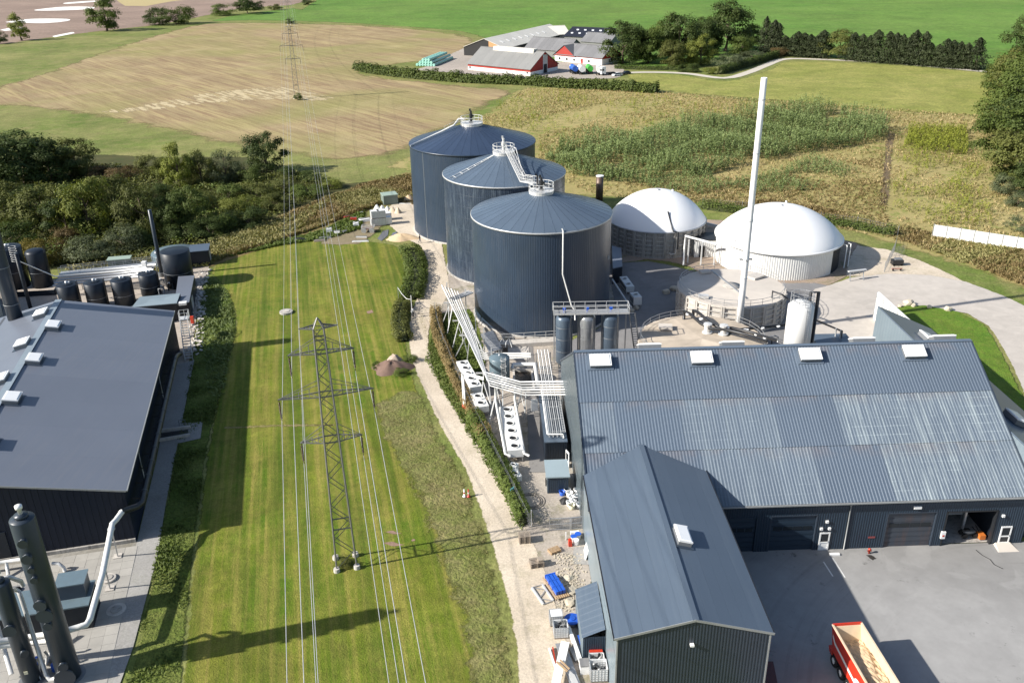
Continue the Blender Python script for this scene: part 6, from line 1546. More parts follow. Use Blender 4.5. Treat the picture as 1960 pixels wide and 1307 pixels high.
b1, q, L = barn('red_barn', 'red and white barn with grey roof nearest the field hedge', a, b2, 20.5, 2.9, 9.0, 'fibre_grey', 'farm_white', 'farm_red', 'farm_red', low_h=1.6)
MB().hexa([q(8, 8.6, 8.2), q(31, 8.6, 8.2), q(31, 11.9, 8.2), q(8, 11.9, 8.2)], [q(8, 8.9, 9.9), q(31, 8.9, 9.9), q(31, 11.6, 9.9), q(8, 11.6, 9.9)]).build('ridge_vent', M['fibre_white'], b1)
MB().hexa([q(L - .1, 9.2, 0), q(L + .1, 9.2, 0), q(L + .1, 12.6, 0), q(L - .1, 12.6, 0)], [q(L - .1, 9.2, 8), q(L + .1, 9.2, 8), q(L + .1, 12.6, 7.6), q(L - .1, 12.6, 7.6)]).build('sliding_door', M['galv'], b1)
MB().hexa([q(L + .1, 9.8, .1), q(L + .2, 9.8, .1), q(L + .2, 12.0, .1), q(L + .1, 12.0, .1)], [q(L + .1, 9.8, 3.8), q(L + .2, 9.8, 3.8), q(L + .2, 12.0, 3.8), q(L + .1, 12.0, 3.8)]).build('doorway', M['shadow_black'], b1)
for i in range(2): MB().box(q(1.2 + i * 33, -.08, 1.2), (.9, .1, .6), math.atan2((b2 - a).y, (b2 - a).x)).build('window', M['glass'], b1)
a, b2 = G(1062, 117), G(1152, 126)
t2_, q, L = barn('stable_barn', 'white-walled barn with red gable and dark roof behind the vehicles', a, b2, 15, 3.4, 7.6, 'fibre_dark', 'farm_white', 'farm_red', 'farm_red', low_h=2.7)
# its red cross gable on the left
f = [q(-.6, -.3, 2.7), q(12.5, -.3, 2.7), q(6, -.3, 7.4)]
MB().add([*f, *[p + Vector((0, 1.5, 0)) for p in f]], [(0, 1, 2), (3, 5, 4)]).build('cross_gable', M['farm_red'], t2_)
MB().add([q(-1.2, -.7, 2.5), q(6, -.7, 7.65), q(6, 7, 7.65), q(-1.2, 7, 2.5), q(13.1, -.7, 2.5), q(13.1, 7, 2.5)], [(0, 1, 2, 3), (1, 4, 5, 2)]).build('cross_roof', M['fibre_dark'], t2_)
for i in range(5): MB().box(q(3 + i * 4.4, -.08, 1.4), (.9, .12, 1.0), math.atan2((b2 - a).y, (b2 - a).x)).build('window', M['glass'], t2_)
MB().box(q(16.5, -.1, 1.1), (1.0, .14, 2.1), math.atan2((b2 - a).y, (b2 - a).x)).build('door', M['farm_red'], t2_)
a, b2 = G(1005, 106), G(1085, 112)
barn('dark_roof_barn', 'dark patched roof barn between the red barn and the long shed', a, b2, 16, 3.4, 8.0, 'fibre_dark', 'fibre_grey', 'fibre_grey')
a, b2 = G(1112, 92), G(1165, 96)
barn('grey_roof_shed', 'grey roofed shed at the farm\'s right before the trees', a, b2, 14, 3.4, 7.2, 'fibre_dark', 'fibre_grey', 'fibre_grey', seg=6)
# long pale shed: ridge runs away from the camera
rl, rf = G(926, 75, 8.5), G(1052, 47, 8.5)
sh_ = thing('long_shed', 'long pale-roofed open shed with black gable mouth at the farm', 'barn', (rl.x, rl.y, 0), 0)
d = (rf - rl); d.z = 0; L = d.length; d.normalize(); s = Vector((d.y, -d.x, 0)); hw_ = 12.0
def q(u, v, z): return Vector((rl.x, rl.y, 0)) + d * u + s * v + Z * z
for sd in (-1, 1):
    for i in range(12):
        u0, u1 = L * i / 12, L * (i + 1) / 12 - .03
        f = [q(u0, 0, 8.5), q(u0, sd * hw_, 4.2), q(u1, sd * hw_, 4.2), q(u1, 0, 8.5)]
        if sd < 0: f = f[::-1]
        MB().hexa(f, [p + Z * .18 for p in f]).build('roof_sheet', M['fibre_white'], sh_)
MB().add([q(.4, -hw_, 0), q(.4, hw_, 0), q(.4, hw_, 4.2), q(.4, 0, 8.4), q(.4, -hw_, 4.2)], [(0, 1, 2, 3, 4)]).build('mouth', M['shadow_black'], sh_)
MB().add([q(.3, 2.5, 4.0), q(.3, hw_, 3.2), q(.3, hw_, 4.2), q(.3, 2.5, 7.5)], [(0, 1, 2, 3)]).build('timber_gable', mat('raw_timber', (.5, .27, .12), .8), sh_)
for sd in (-1, 1): MB().add([q(.4, sd * (hw_ - .3), 0), q(L, sd * (hw_ - .3), 0), q(L, sd * (hw_ - .3), 4.2), q(.4, sd * (hw_ - .3), 4.2)], [(0, 1, 2, 3)]).build('side_wall', M['shadow_black'], sh_)
for i in range(8): MB().box(q(8 + i * 7, 6, 6.55), (1.4, 2.2, .12), math.atan2(d.y, d.x), .34).build('roof_light', M['farm_white'], sh_)
a, b2 = G(1046, 84), G(1090, 82)
barn('pale_cross_shed', 'pale roofed cross wing joining the long shed and the black roof', a, b2, 22, 4.5, 8.0, 'fibre_white', 'fibre_grey', 'fibre_grey', seg=6)
a, b2 = G(1080, 86), G(1160, 90)
tb_, q, L = barn('black_roof_barn', 'barn with black roof and pale roof lights behind the farm', a, b2, 22, 4.5, 8.2, 'black_roof', 'fibre_grey', 'fibre_grey')
for i in range(5):
    for j in range(2): MB().box(q(3 + i * 4.6 + j * 1.5, 3.5 + 4 * j, 5.9 + 1.35 * j), (1.3, 1.6, .12), 0, .33).build('roof_light', M['opal'], tb_)
# wrapped bales
M['bale'] = mat('mint_bale_wrap', (.33, .62, .52), .35, 0, .12, .8)
sb_ = MB(); sb_.lathe((0, 0, 0), [(.55, -.62), (.64, -.55), (.66, 0), (.64, .55), (.55, .62)], 14); bale_me = sb_.mesh('silage_bale', M['bale'])
a0, u_, v_ = G(797, 127), (G(842, 128) - G(797, 127)).normalized(), (G(872, 112) - G(836, 127)).normalized()
cnt = 0
rowlen = (G(872, 112) - G(836, 127)).length
for lay in range(3):
    nr = 7 - 2 * lay
    for c in range(nr):
        nb_ = int(rowlen / 1.36) - (0 if lay < 2 else 1)
        for r_ in range(nb_):
            if lay < 2 and 1 <= c < nr - 1 and r_ > 0 and lay == 0: continue
            if lay == 1 and 1 <= c < nr - 1 and r_ > 0: continue
            o = mesh_obj('silage_bale', bale_me); p = a0 + u_ * (1.4 * (c + lay) + .6) + v_ * (1.36 * r_ + .4 * lay) + Z * (.68 + 1.12 * lay)
            o.location = p; o.rotation_euler = (0, math.pi / 2, math.atan2(v_.y, v_.x)); setp(o, 'mint wrapped bale, ' + ORD[r_] + ' from the near end, ' + ('bottom', 'middle', 'top')[lay] + ' layer, ' + ORD[c] + ' row from the left', 'bale', 'wrapped bales in the farm stack'); cnt += 1
# vehicles in the farmyard
def lorry(label, p, rz, cab, tank=None):
    t = thing('parked_truck', label, 'truck', (p.x, p.y, 0), rz)
    MB().box((0, 0, .9), (2.3, 6.5, .35)).build('chassis', M['black_steel'], t, True)
    if cab: 
        MB().hexa([(-1.2, -3.6, .6), (1.2, -3.6, .6), (1.2, -1.4, .6), (-1.2, -1.4, .6)], [(-1.15, -3.3, 3.7), (1.15, -3.3, 3.7), (1.15, -1.4, 3.7), (-1.15, -1.4, 3.7)]).build('cab', cab, t, True)
        MB().box((0, -3.55, 2.4), (2.1, .12, .9)).build('windscreen', M['glass'], t, True)
        for s in (-1, 1): MB().box((s * 1.19, -2.8, 2.4), (.06, .8, .8)).build('side_window', M['glass'], t, True)
    if tank:
        b = MB(); b.tube([(0, -1.2 if cab else -3.2, 2.4), (0, 3.2, 2.4)], 1.25, 16); b.build('tank_body', tank, t, True)
        for y in (-1, 1, 2.9): MB().box((0, y, 1.3), (2.2, .2, .7)).build('cradle', M['black_steel'], t, True)
    for y in (-2.6, 1.4, 2.7):
        for s in (-1, 1):
            MB().tube([(s * .9, y, .5), (s * 1.2, y, .5)], .5, 14).build('wheel', M['black'], t, True)
    return t
M['veh_blue'] = mat('blue_tanker', (.03, .12, .5), .35, 0, .1); M['veh_green'] = mat('green_tanker', (.06, .38, .05), .35, 0, .1)
lorry('blue slurry tanker at the left of the farmyard vehicles', G(1098, 141), R(10), None, M['veh_blue'])
lorry('white tanker parked right of the blue one', G(1112, 142), R(6), None, M['white_clean'])
lorry('green slurry tanker between the white tankers', G(1128, 141), R(4), None, M['veh_green'])
lorry('white lorry trailer right of the green tanker', G(1146, 143), R(-5), None, M['white_clean'])
lorry('white truck with cab at the right of the farmyard row', G(1163, 144), R(-70), M['white_clean'], None)
def car(label, p, rz, m):
    t = thing('parked_car', label, 'car', (p.x, p.y, 0), rz)
    MB().hexa([(-.9, -2.2, .35), (.9, -2.2, .35), (.9, 2.2, .35), (-.9, 2.2, .35)], [(-.85, -2.1, .9), (.85, -2.1, .9), (.85, 2.1, .95), (-.85, 2.1, .95)]).build('body', m, t, True)
    MB().hexa([(-.82, -1.2, .9), (.82, -1.2, .9), (.82, 1.9, .95), (-.82, 1.9, .95)], [(-.65, -.5, 1.45), (.65, -.5, 1.45), (.65, 1.3, 1.45), (-.65, 1.3, 1.45)]).build('cabin', M['glass'], t, True)
    MB().box((0, .4, 1.47), (1.3, 1.8, .05)).build('roof', m, t, True)
    for y in (-1.35, 1.35):
        for s in (-1, 1): MB().tube([(s * .7, y, .32), (s * .92, y, .32)], .32, 12).build('wheel', M['black'], t, True)
car('white car parked at the farm road', G(1181, 146), R(-60), M['white_clean']); car('dark car parked behind the white one', G(1198, 143), R(-60), M['black_steel'])
tt = thing('green_tractor', 'small green tractor at the mouth of the long shed', 'tractor', G(905, 103), 0)
p = G(905, 104); MB().box(p + Z * 1.2, (1.4, 3.0, 1.0)).build('hood', M['veh_green'], tt); MB().box(p + Vector((0, .6, 2.3)), (1.5, 1.4, 1.4)).build('cab', M['glass'], tt)
for s in (-1, 1): MB().tube([p + Vector((s * .8, .7, .8)), p + Vector((s * 1.15, .7, .8))], .8, 16).build('rear_wheel', M['black'], tt); MB().tube([p + Vector((s * .7, -1.1, .5)), p + Vector((s * 1.0, -1.1, .5))], .5, 14).build('front_wheel', M['black'], tt)

# ================================================================== CLUTTER
def lump(name, label, cat, p, rx, ry, h, m, seed=0, n=26, rough=.18, group=None):
    rr = random.Random(seed); vs = [(p.x, p.y, h)]; fs = []; rings = 6
    ph = [rr.uniform(0, 6.28) for _ in range(4)]
    for k in range(1, rings + 1):
        f = k / rings
        for i in range(n):
            a = 6.2832 * i / n; w = 1 + .14 * math.sin(3 * a + ph[0]) + .09 * math.sin(5 * a + ph[1])
            vs.append((p.x + rx * f * w * math.cos(a), p.y + ry * f * w * math.sin(a), max(.02, h * (1 - f ** 1.4) * (1 + rr.uniform(-rough, rough))) if k < rings else .0))
    fs = [(0, 1 + i, 1 + (i + 1) % n) for i in range(n)] + [(1 + k * n + i, 1 + (k + 1) * n + i, 1 + (k + 1) * n + (i + 1) % n, 1 + k * n + (i + 1) % n) for k in range(rings - 1) for i in range(n)]
    o = MB().add(vs, fs, True).build(name, m); return setp(o, label, cat, group)
M['soil'] = mat('red_brown_soil', (.17, .11, .085), .95, 0, .3, 1.5, .6, 6)
M['pale_soil'] = mat('pale_rubble_soil', (.42, .34, .27), .95, 0, .25, 1.5, .6, 6)
lump('soil_mound', 'red-brown soil mound at the lawn\'s right edge', 'mound', G(750, 706), 3.1, 2.2, 1.35, M['soil'], 1)
lump('soil_mound', 'pale rubble cap on the brown soil mound', 'mound', G(756, 694), 1.3, .7, 1.35, M['pale_soil'], 2)
lump('sand_pile', 'pale sand pile on the dirt beside the far tank', 'sand pile', G(770, 457), 3.6, 1.9, 1.1, M['sand'], 3)
lump('sand_pile', 'small sand heap tucked behind the far tank', 'sand pile', G(783, 384), 1.8, 1.5, 1.3, M['sand'], 4)
def pallet(label, p, rz, m, n=1, L=1.2, W=.8, nm='pallet', group='pallets'):
    t = thing(nm, label, 'pallet', (p.x, p.y, .08), rz, group)
    for k in range(n):
        z = .15 * k
        for i in range(3): MB().box((-L / 2 + .08 + (L - .16) * i / 2, 0, z + .05), (.12, W, .1)).build('bearer', m, t, True)
        for i in range(5): MB().box((0, -W / 2 + .07 + (W - .14) * i / 4, z + .12), (L, .11, .03)).build('slat', m, t, True)
    return t
pallet('grey weathered pallet stack at the lower end of the fence hedge', G(1004, 1036), .1, M['wood_grey'], 6, 1.2, 1.0)
pallet('single pale pallet lying near the yard gate', G(1061, 1056), .5, M['wood'], 2)
pallet('brown pallet stack on the gravel track', G(1027, 1082), .2, M['wood_grey'], 4, 1.4, 1.0)
bx_ = thing('timber_box', 'small grey box on top of the brown pallet stack', 'box', G(1035, 1074), 0); MB().box(G(1034, 1072, .75), (.5, .5, .4), .2).build('box', M['wood_grey'], bx_)
a, c = G(1052, 1108), G(1076, 1146); an = math.atan2(c.y - a.y, c.x - a.x)
tp = thing('timber_platform', 'long pale timber pallet under the blue pallets', 'pallet', (a + c) / 2, an)
for i in range(7): MB().box((0, -.65 + 1.3 * i / 6, .3), ((c - a).length + .3, .14, .06)).build('slat', M['wood'], tp, True)
for i in range(5): MB().box((-1.3 + .65 * i, 0, .2), (.14, 1.3, .14)).build('bearer', M['wood'], tp, True)
bp_ = thing('blue_pallet_stack', 'bright blue plastic pallets stacked on the timber pallet', 'pallet', (a + c) / 2, an)
for k in range(3):
    for i in range(3): MB().box((-.9 + .9 * k - .1, -.35 + .35 * i, .55), (.86, .28, .4)).build('blue_slat', M['blue'], bp_, True)
    MB().box((-.9 + .9 * k - .5, 0, .58), (.12, 1.1, .4)).build('cross_rib', M['blue'], bp_, True)
tf = thing('truss_frame', 'galvanised truss frame lying on the gravel track', 'frame', G(1035, 1140), 0)
P4 = [G(1018, 1124, .15), G(1038, 1118, .15), G(1059, 1149, .15), G(1040, 1156, .15)]
for i, j in ((0, 3), (1, 2)): MB().bar(P4[i], P4[j], .16).build('rail', M['galv_light'], tf)
for f0, f1 in ((0, 0), (1, 1), (.0, .33), (.66, .33), (.66, 1)): MB().bar(P4[0].lerp(P4[3], f0), P4[1].lerp(P4[2], f1), .06).build('strut', M['galv'], tf)
def tote(label, p, rz, junk=0, m='tote_white', lid=None, s=1.0):
    t = thing('cage_tote', label, 'tote', (p.x, p.y, .09), rz, 'white caged totes')
    MB().box((0, 0, .07), (1.15 * s, 1.0 * s, .12)).build('pallet_base', M['wood_grey'], t, True)
    b = MB(); W_2, D_2, H_ = .55 * s, .48 * s, 1.0 * s
    for sx in (-1, 1): b.box((sx * W_2, 0, .13 + H_ / 2), (.05, 2 * D_2, H_))
    for sy in (-1, 1): b.box((0, sy * D_2, .13 + H_ / 2), (2 * W_2, .05, H_))
    b.build('bottle', M[m], t, True)
    if lid: MB().box((0, 0, H_ + .2), (1.15 * s, 1.0 * s, .12)).build('lid', lid, t, True)
    elif not junk: MB().box((0, 0, .13 + H_ - .05), (2 * W_2, 2 * D_2, .1)).build('top', M[m], t, True); 
    cg = MB()
    for i in range(6):
        x = -W_2 + 2 * W_2 * i / 5
        for sy in (-1, 1): cg.bar((x, sy * (D_2 + .04), .1), (x, sy * (D_2 + .04), .13 + H_), .025)
    for i in range(5):
        y = -D_2 + 2 * D_2 * i / 4
        for sx in (-1, 1): cg.bar((sx * (W_2 + .04), y, .1), (sx * (W_2 + .04), y, .13 + H_), .025)
    for j in range(6):
        z = .15 + H_ * j / 5
        for sy in (-1, 1): cg.bar((-W_2, sy * (D_2 + .04), z), (W_2, sy * (D_2 + .04), z), .025)
        for sx in (-1, 1): cg.bar((sx * (W_2 + .04), -D_2, z), (sx * (W_2 + .04), D_2, z), .025)
    cg.build('cage', M['galv'], t, True)
    rr = random.Random(junk)
    for k in range(junk and 9):
        q = MB(); q.tube([(rr.uniform(-.4, .4), rr.uniform(-.35, .35), .5), (rr.uniform(-.45, .45), rr.uniform(-.4, .4), rr.uniform(1.0, 1.45))], rr.uniform(.04, .12), 7); q.build('scrap', M[rr.choice(['black_steel', 'galv', 'white_clean', 'grey_steel'])], t, True)
    return t
M['tote_white'] = mat('milky_plastic', (.74, .75, .75), .4, 0, .08)
tote('white caged tote nearest the blue disc', G(1064, 1192), R(4), 0); tote('open white caged tote filled with pipe scrap', G(1073, 1215), R(4), 3, s=1.1)
tote('white tote with a red lid box beside the annex', G(1139, 1262), R(2), 0, lid=M['red']); tote('open tote of white scrap at the bottom by the annex', G(1145, 1296), R(2), 7, s=1.25); tote('open tote of dark hoses below the red box', G(1142, 1280), R(2), 5, s=1.1)
o = thing('blue_disc', 'flat blue drum lid on a stand right of the totes', 'drum', G(1095, 1196), 0); p = G(1095, 1195)
MB().lathe((p.x, p.y, .1), [(.5, 0), (.5, .5)], 20, smooth=False).build('drum', M['grey_steel'], o); MB().lathe((p.x, p.y, .62), [(.72, 0), (.72, .12), (.3, .14), (.3, .2), (.02, .22)], 28, smooth=False).build('lid', M['blue'], o)
sc = [('long white beam lying towards the annex corner', (1088, 1200), (1114, 1272), .3, .3, 'white_clean', .4), ('broad white panel lying over the scrap', (1082, 1228), (1064, 1306), .75, .1, 'white_clean', .75), ('grey metal sheet under the white panel', (1072, 1230), (1105, 1320), .9, .06, 'galv', .35), ('white gutter length at the scrap\'s left edge', (1051, 1240), (1068, 1292), .16, .14, 'white', .25), ('red-edged board along the scrap\'s left edge', (1058, 1238), (1067, 1292), .1, .12, 'red', .22), ('blue tube lying behind the long white beam', (1107, 1216), (1115, 1242), .16, .16, 'blue', .3), ('thin white tube below the blue tube', (1114, 1240), (1121, 1272), .08, .08, 'white_clean', .3), ('dark tray standing beside the scrap', (1100, 1238), (1112, 1262), 1.1, .15, 'grey_steel', .2), ('timber plank leaning on the scrap', (1066, 1266), (1086, 1284), .2, .08, 'wood', .9), ('second timber plank on the scrap', (1072, 1262), (1090, 1280), .14, .08, 'wood', .95), ('pale steel profile at the bottom of the scrap', (1090, 1285), (1112, 1330), .5, .3, 'galv_light', .3)]
for lb_, a, c, w, h, m, z in sc:
    o = MB().bar(G(*a, z), G(*c, z), w, h).build('scrap_piece', M[m]); setp(o, lb_, 'scrap', 'scrap heap beside the annex')
o = thing('grey_bin', 'white box with grey lid beside the scrap heap', 'bin', G(1118, 1285), 0); p = G(1118, 1284); MB().box(p + Z * .5, (.75, .9, .9), .05).build('body', M['white_clean'], o); MB().box(p + Z * 1.0, (.8, .95, .1), .05).build('lid', M['grey_plastic'], o)
# buckets by the small shed
rr = random.Random(11); sp_ = [(1076, 948, 'blue'), (1086, 944, 'white_clean'), (1090, 950, 'white_clean'), (1104, 944, 'white_clean'), (1094, 958, 'white_clean'), (1104, 956, 'white_clean'), (1098, 966, 'white_clean'), (1106, 964, 'grey_steel'), (1090, 968, 'white_clean'), (1094, 974, 'cream'), (1108, 972, 'white_clean')]
for i, (px, py, m) in enumerate(sp_):
    p = G(px, py); s = rr.uniform(.30, .42); o = thing('bucket', 'bright blue bucket at the corner of the small shed' if i == 0 else 'grey bucket among the white ones by the hall wall' if m == 'grey_steel' else 'cream bucket at the front of the bucket heap' if m == 'cream' else ORD[i - 1] + ' white bucket of the heap, counting from the small shed', 'bucket', (p.x, p.y, .08), 0, 'buckets by the small shed')
    MB().lathe((0, 0, 0), [(s * .75, 0), (s, .5), (s * .93, .5), (s * .7, .06)], 16, cap=False).build('pail', M[m], o, True)
    b = MB(); b.lathe((0, 0, .5), [(s * 1.05, -.03), (s * 1.08, .03), (s * .93, .04)], 16, cap=False); b.build('rim', M[m], o, True)
    MB().lathe((0, 0, .12), [(s * .74, 0), (.01, .01)], 16, cap=False).build('contents', M['black'] if i % 2 else M['white_clean'], o, True)
lump('black_bag_heap', 'black plastic bag slumped beside the buckets', 'bag', G(1082, 960), .75, .7, .6, M['black'], 8, 16)
o = thing('jerry_can', 'red canister standing in the junk by the yard gate', 'canister', G(1091, 1044), 0); p = G(1091, 1044); MB().box(p + Z * .4, (.35, .5, .7), .1).build('body', M['red'], o); MB().box(p + Z * .8, (.12, .3, .1), .1).build('handle', M['red'], o)
for i, (px, py, m, lb_) in enumerate(((1098, 1035, 'blue', 'blue-lidded tub beside the red canister'), (1106, 1030, 'white_clean', 'white tub with blue lid at the hall wall'), (1102, 1042, 'white_clean', 'plain white tub in front of the junk'))):
    p = G(px, py); o = thing('tub', lb_, 'tub', p, 0, 'tubs by the gate'); MB().lathe((0, 0, .08), [(.28, 0), (.33, .5), (.02, .52)], 14, smooth=False).build('body', M['white_clean'], o, True); MB().lathe((0, 0, .58), [(.34, 0), (.34, .06), (.02, .08)], 14, smooth=False).build('lid', M['blue'] if i < 2 else M['white_clean'], o, True)
o = MB().bar(G(1092, 1020, .4), G(1108, 1018, .4), .3, .3).build('white_tube', M['white_clean']); setp(o, 'white tube lying across the junk at the gate', 'tube')
o = MB().box(G(1124, 1048, 1.0), (.08, 1.7, 2.0), 0, 0, .25).build('leaning_board', M['white_clean']); setp(o, 'white curved board leaning on the annex wall', 'board')
o = MB().box(G(1083, 1026, .5), (.12, .12, 1.0)).build('white_stake', M['white_clean']); setp(o, 'short white stake left of the red canister', 'stake')
sheet('concrete_pad', GP([(1098, 1048), (1122, 1047), (1128, 1082), (1096, 1080)]), .1, m_conc, 0, smooth=False)
for i, (px, py, s, lb_) in enumerate(((1088, 1108, 1.0, 'broken concrete lump beside the blue pallets'), (1094, 1132, 1.2, 'pale stone behind the blue pallets'), (1091, 1155, 1.1, 'round pale stone near the lean-to'))):
    me = bpy.data.meshes.new('pale_stone'); bm = bmesh.new(); bmesh.ops.create_icosphere(bm, subdivisions=2, radius=s * .5); r2 = random.Random(i + 40)
    for v in bm.verts: v.co *= r2.uniform(.75, 1.2); v.co.z *= .4
    bm.to_mesh(me); bm.free(); me.materials.append(M['stone']); o = mesh_obj('pale_stone', me); p = G(px, py); o.location = (p.x, p.y, .15); setp(o, lb_, 'stone', 'pale stones by the lean-to')
b = MB(); rr = random.Random(21)
for i in range(500):
    f = rr.random(); px = 1085 + 30 * f + rr.uniform(-30, 10); py = 1060 + 110 * rr.random(); p = G(px, py); s = rr.uniform(.05, .18)
    b.box((p.x, p.y, .09), (s, s * rr.uniform(.6, 1.3), s * .6), rr.uniform(0, 3))
o = b.build('loose_stones', M['stone']); setp(o, 'loose stones and rubble scattered beside the annex', 'rubble', kind='stuff')
o = thing('wire_coil', 'loose coil of black hose on the gravel behind the fence', 'coil', G(1014, 962), 0); p = G(1014, 960)
for r_ in (1.3, 1.1, 1.55): MB().tube(circle((p.x + r_ * .1, p.y, .1), r_, 30), .025, 5, True).build('loop', M['black'], o)
for i, (px, m, lb_) in enumerate(((889, 'white_clean', 'white marker post of the pair beside the track'), (897, 'red', 'red marker post of the pair beside the track'))):
    p = G(px, 951); o = thing('marker_post', lb_, 'marker', p, 0); MB().lathe((0, 0, .05), [(.22, 0), (.22, .1), (.09, .14), (.07, 1.0), (.02, 1.02)], 10).build('post', M[m], o, True); MB().lathe((0, 0, .5), [(.1, 0), (.1, .18)], 10, cap=False).build('band', M['red'] if i == 0 else M['white_clean'], o, True)
o = MB().box(G(981, 941, .8), (.7, .05, 1.1), .9).build('blue_tarp', mat('light_blue_cloth', (.10, .45, .65), .7)); setp(o, 'light blue tarpaulin scrap hanging on the yard fence', 'tarpaulin')
# far dump beside the ditch
rr = random.Random(31)
for i, (px, py, z) in enumerate(((718, 432, 0), (730, 431, 0), (742, 429, 0), (719, 431.5, 1), (731, 430.5, 1), (741, 421, 0))):
    p = G(px, py); t = tote(('front left', 'front middle', 'front right', 'upper left', 'upper right', 'rear right')[i] + ' white tote of the stack beside the dirt track', p, R(20), 0, s=1.5); t.location.z = .05 + 1.66 * z
for i in range(5):
    p = G(722 + i * 10, 402 + i * 1.5); o = lump('big_bag', ('first', 'second', 'third', 'fourth', 'fifth')[i] + ' pale bulk bag from the left behind the totes', 'bag', p, .9, .8, 1.3, M['cream_bag'] if i > 2 else M['white'], 50 + i, 12, .1, 'bulk bags by the ditch')
o = thing('green_cabinet', 'grey-green utility cabinet beside the ditch', 'cabinet', G(745, 390), 0); p = G(746, 389); MB().box(p + Z * 1.1, (3.4, 3.0, 2.2), .35).build('body', M['green_cab'], o); MB().box(p + Z * 2.27, (3.6, 3.2, .14), .35).build('roof', M['pale_green'], o)
o = thing('cage_cart', 'grey cage cart with red-brown floor and big wheels', 'cart', G(705, 445), 0); p = G(705, 444)
MB().box(p + Z * .8, (2.6, 1.6, .12)).build('floor', M['soil'], o); railing([p + Vector((-1.3, -.8, .8)), p + Vector((1.3, -.8, .8)), p + Vector((1.3, .8, .8)), p + Vector((-1.3, .8, .8))], .6, .9, .04, True).build('cage', M['galv_light'], o)
for dx in (-.8, .9): MB().tube([p + Vector((dx, -.95, .55)), p + Vector((dx, -.85, .55))], .55, 16).build('wheel', M['galv'], o)
sc = [('white hull-like shell among the far scrap', 'white_clean', (697, 424), (2.8, 1.1, .7), .3), ('red plastic piece at the far left of the scrap', 'red', (664, 418), (1.4, .9, .5), .4), ('dark red box in the far scrap', 'red', (677, 423), (1.6, 1.2, .8), .1), ('white cabinet in front of the red box', 'white_clean', (682, 433), (1.4, 1.2, .9), .2), ('grey scrap sheet in the dump', 'galv', (670, 436), (2.2, .8, .3), .5), ('white drum at the dump\'s left', 'white_clean', (631, 446), (1.3, 1.0, 1.1), .2), ('white bag in the left scrap row', 'white', (645, 448), (1.5, .9, .7), .0), ('grey pipe bundle in the left scrap row', 'galv_light', (622, 457), (2.6, .5, .4), .25), ('white post bundle lying at the lawn edge', 'white_clean', (690, 463), (3.6, .5, .3), .05), ('pale beam below the cage cart', 'galv_light', (692, 455), (2.4, .5, .3), -.1), ('dark timber pile left of the white drum', 'wood_grey', (612, 462), (2.4, .8, .4), .2), ('white pipe lying beside the far tank', 'white', (776, 391), (3.0, .4, .3), 0), ('grey trunk of scrap in the dump\'s centre', 'grey_steel', (660, 446), (1.2, .8, .5), .7), ('small white scrap near the ditch', 'white', (692, 409), (.8, .6, .4), .2)]
for lb_, m, (px, py), d, rz in sc:
    p = G(px, py); t = thing('dump_item', lb_, 'scrap', p, rz, 'scrap of the far dump'); r2 = random.Random(px)
    b = MB(); x, y, z = d
    b.hexa([(-x / 2, -y / 2, .05), (x / 2, -y / 2, .05), (x / 2 * .9, y / 2, .05), (-x / 2, y / 2 * .9, .05)], [(-x / 2 * r2.uniform(.6, 1), -y / 2 * .9, z * r2.uniform(.7, 1.1)), (x / 2 * r2.uniform(.6, 1), -y / 2 * .8, z), (x / 2 * .8, y / 2 * .8, z * r2.uniform(.6, 1.1)), (-x / 2 * .8, y / 2 * .8, z)]); b.build('shell', M[m], t, True)
    MB().bar((-x / 2, 0, z * .9), (x / 2, .1, z * 1.15), .12, .1).build('strap', M['grey_steel'], t, True)
lump('black_tarp', 'black tarpaulin heap at the upper lawn edge', 'tarpaulin', G(574, 460), 2.3, 1.2, .6, M['black_steel'], 12)
for i, pts in enumerate((((722, 458), (733, 443), (744, 440), (742, 452), (730, 462)), ((742, 462), (752, 446), (760, 444), (756, 456)))):
    sheet('puddle', GP(pts), .085, mat('puddle_water', (.16, .165, .18), .05, 0, .05), 0)
sheet('mud_strip', GP([(660, 428), (735, 405), (742, 420), (720, 448), (690, 468), (610, 468), (620, 452)]), .075, dirt_mat('trodden_mud', (.26, .21, .14), (.20, .17, .10), 3, .3, .6), .8)
# lawn details
o = thing('lawn_manhole', 'round manhole in the middle of the upper lawn', 'manhole', G(548, 598), 0); p = G(548, 599); MB().lathe((p.x, p.y, .05), [(1.1, 0), (1.1, .3), (.8, .32), (.02, .34)], 22, smooth=False).build('ring', M['concrete_dark'], o); MB().lathe((p.x, p.y, .38), [(.6, 0), (.6, .06), (.02, .08)], 18, smooth=False).build('lid', M['concrete'], o)
for pts in ([(735, 1019), (752, 1015), (770, 1021), (752, 1024)], [(730, 1040), (750, 1036), (777, 1043), (750, 1047)], [(785, 1033), (795, 1031), (796, 1036), (787, 1038)], [(700, 597), (712, 593), (716, 599), (704, 602)]):
    sheet('bare_patch', GP(pts), .07, dirt_mat('bare_soil', (.30, .20, .15), (.22, .15, .11), 5, .4, sc=2.0), .22)
sheet('dry_line', GP([(430, 816), (520, 812), (640, 811), (640, 817), (520, 819), (430, 823)]), .065, grass_mat('dry_turf', (.26, .22, .10), (.22, .19, .07), (.2, .18, .06), patch=.3, sc=1.5), .5)

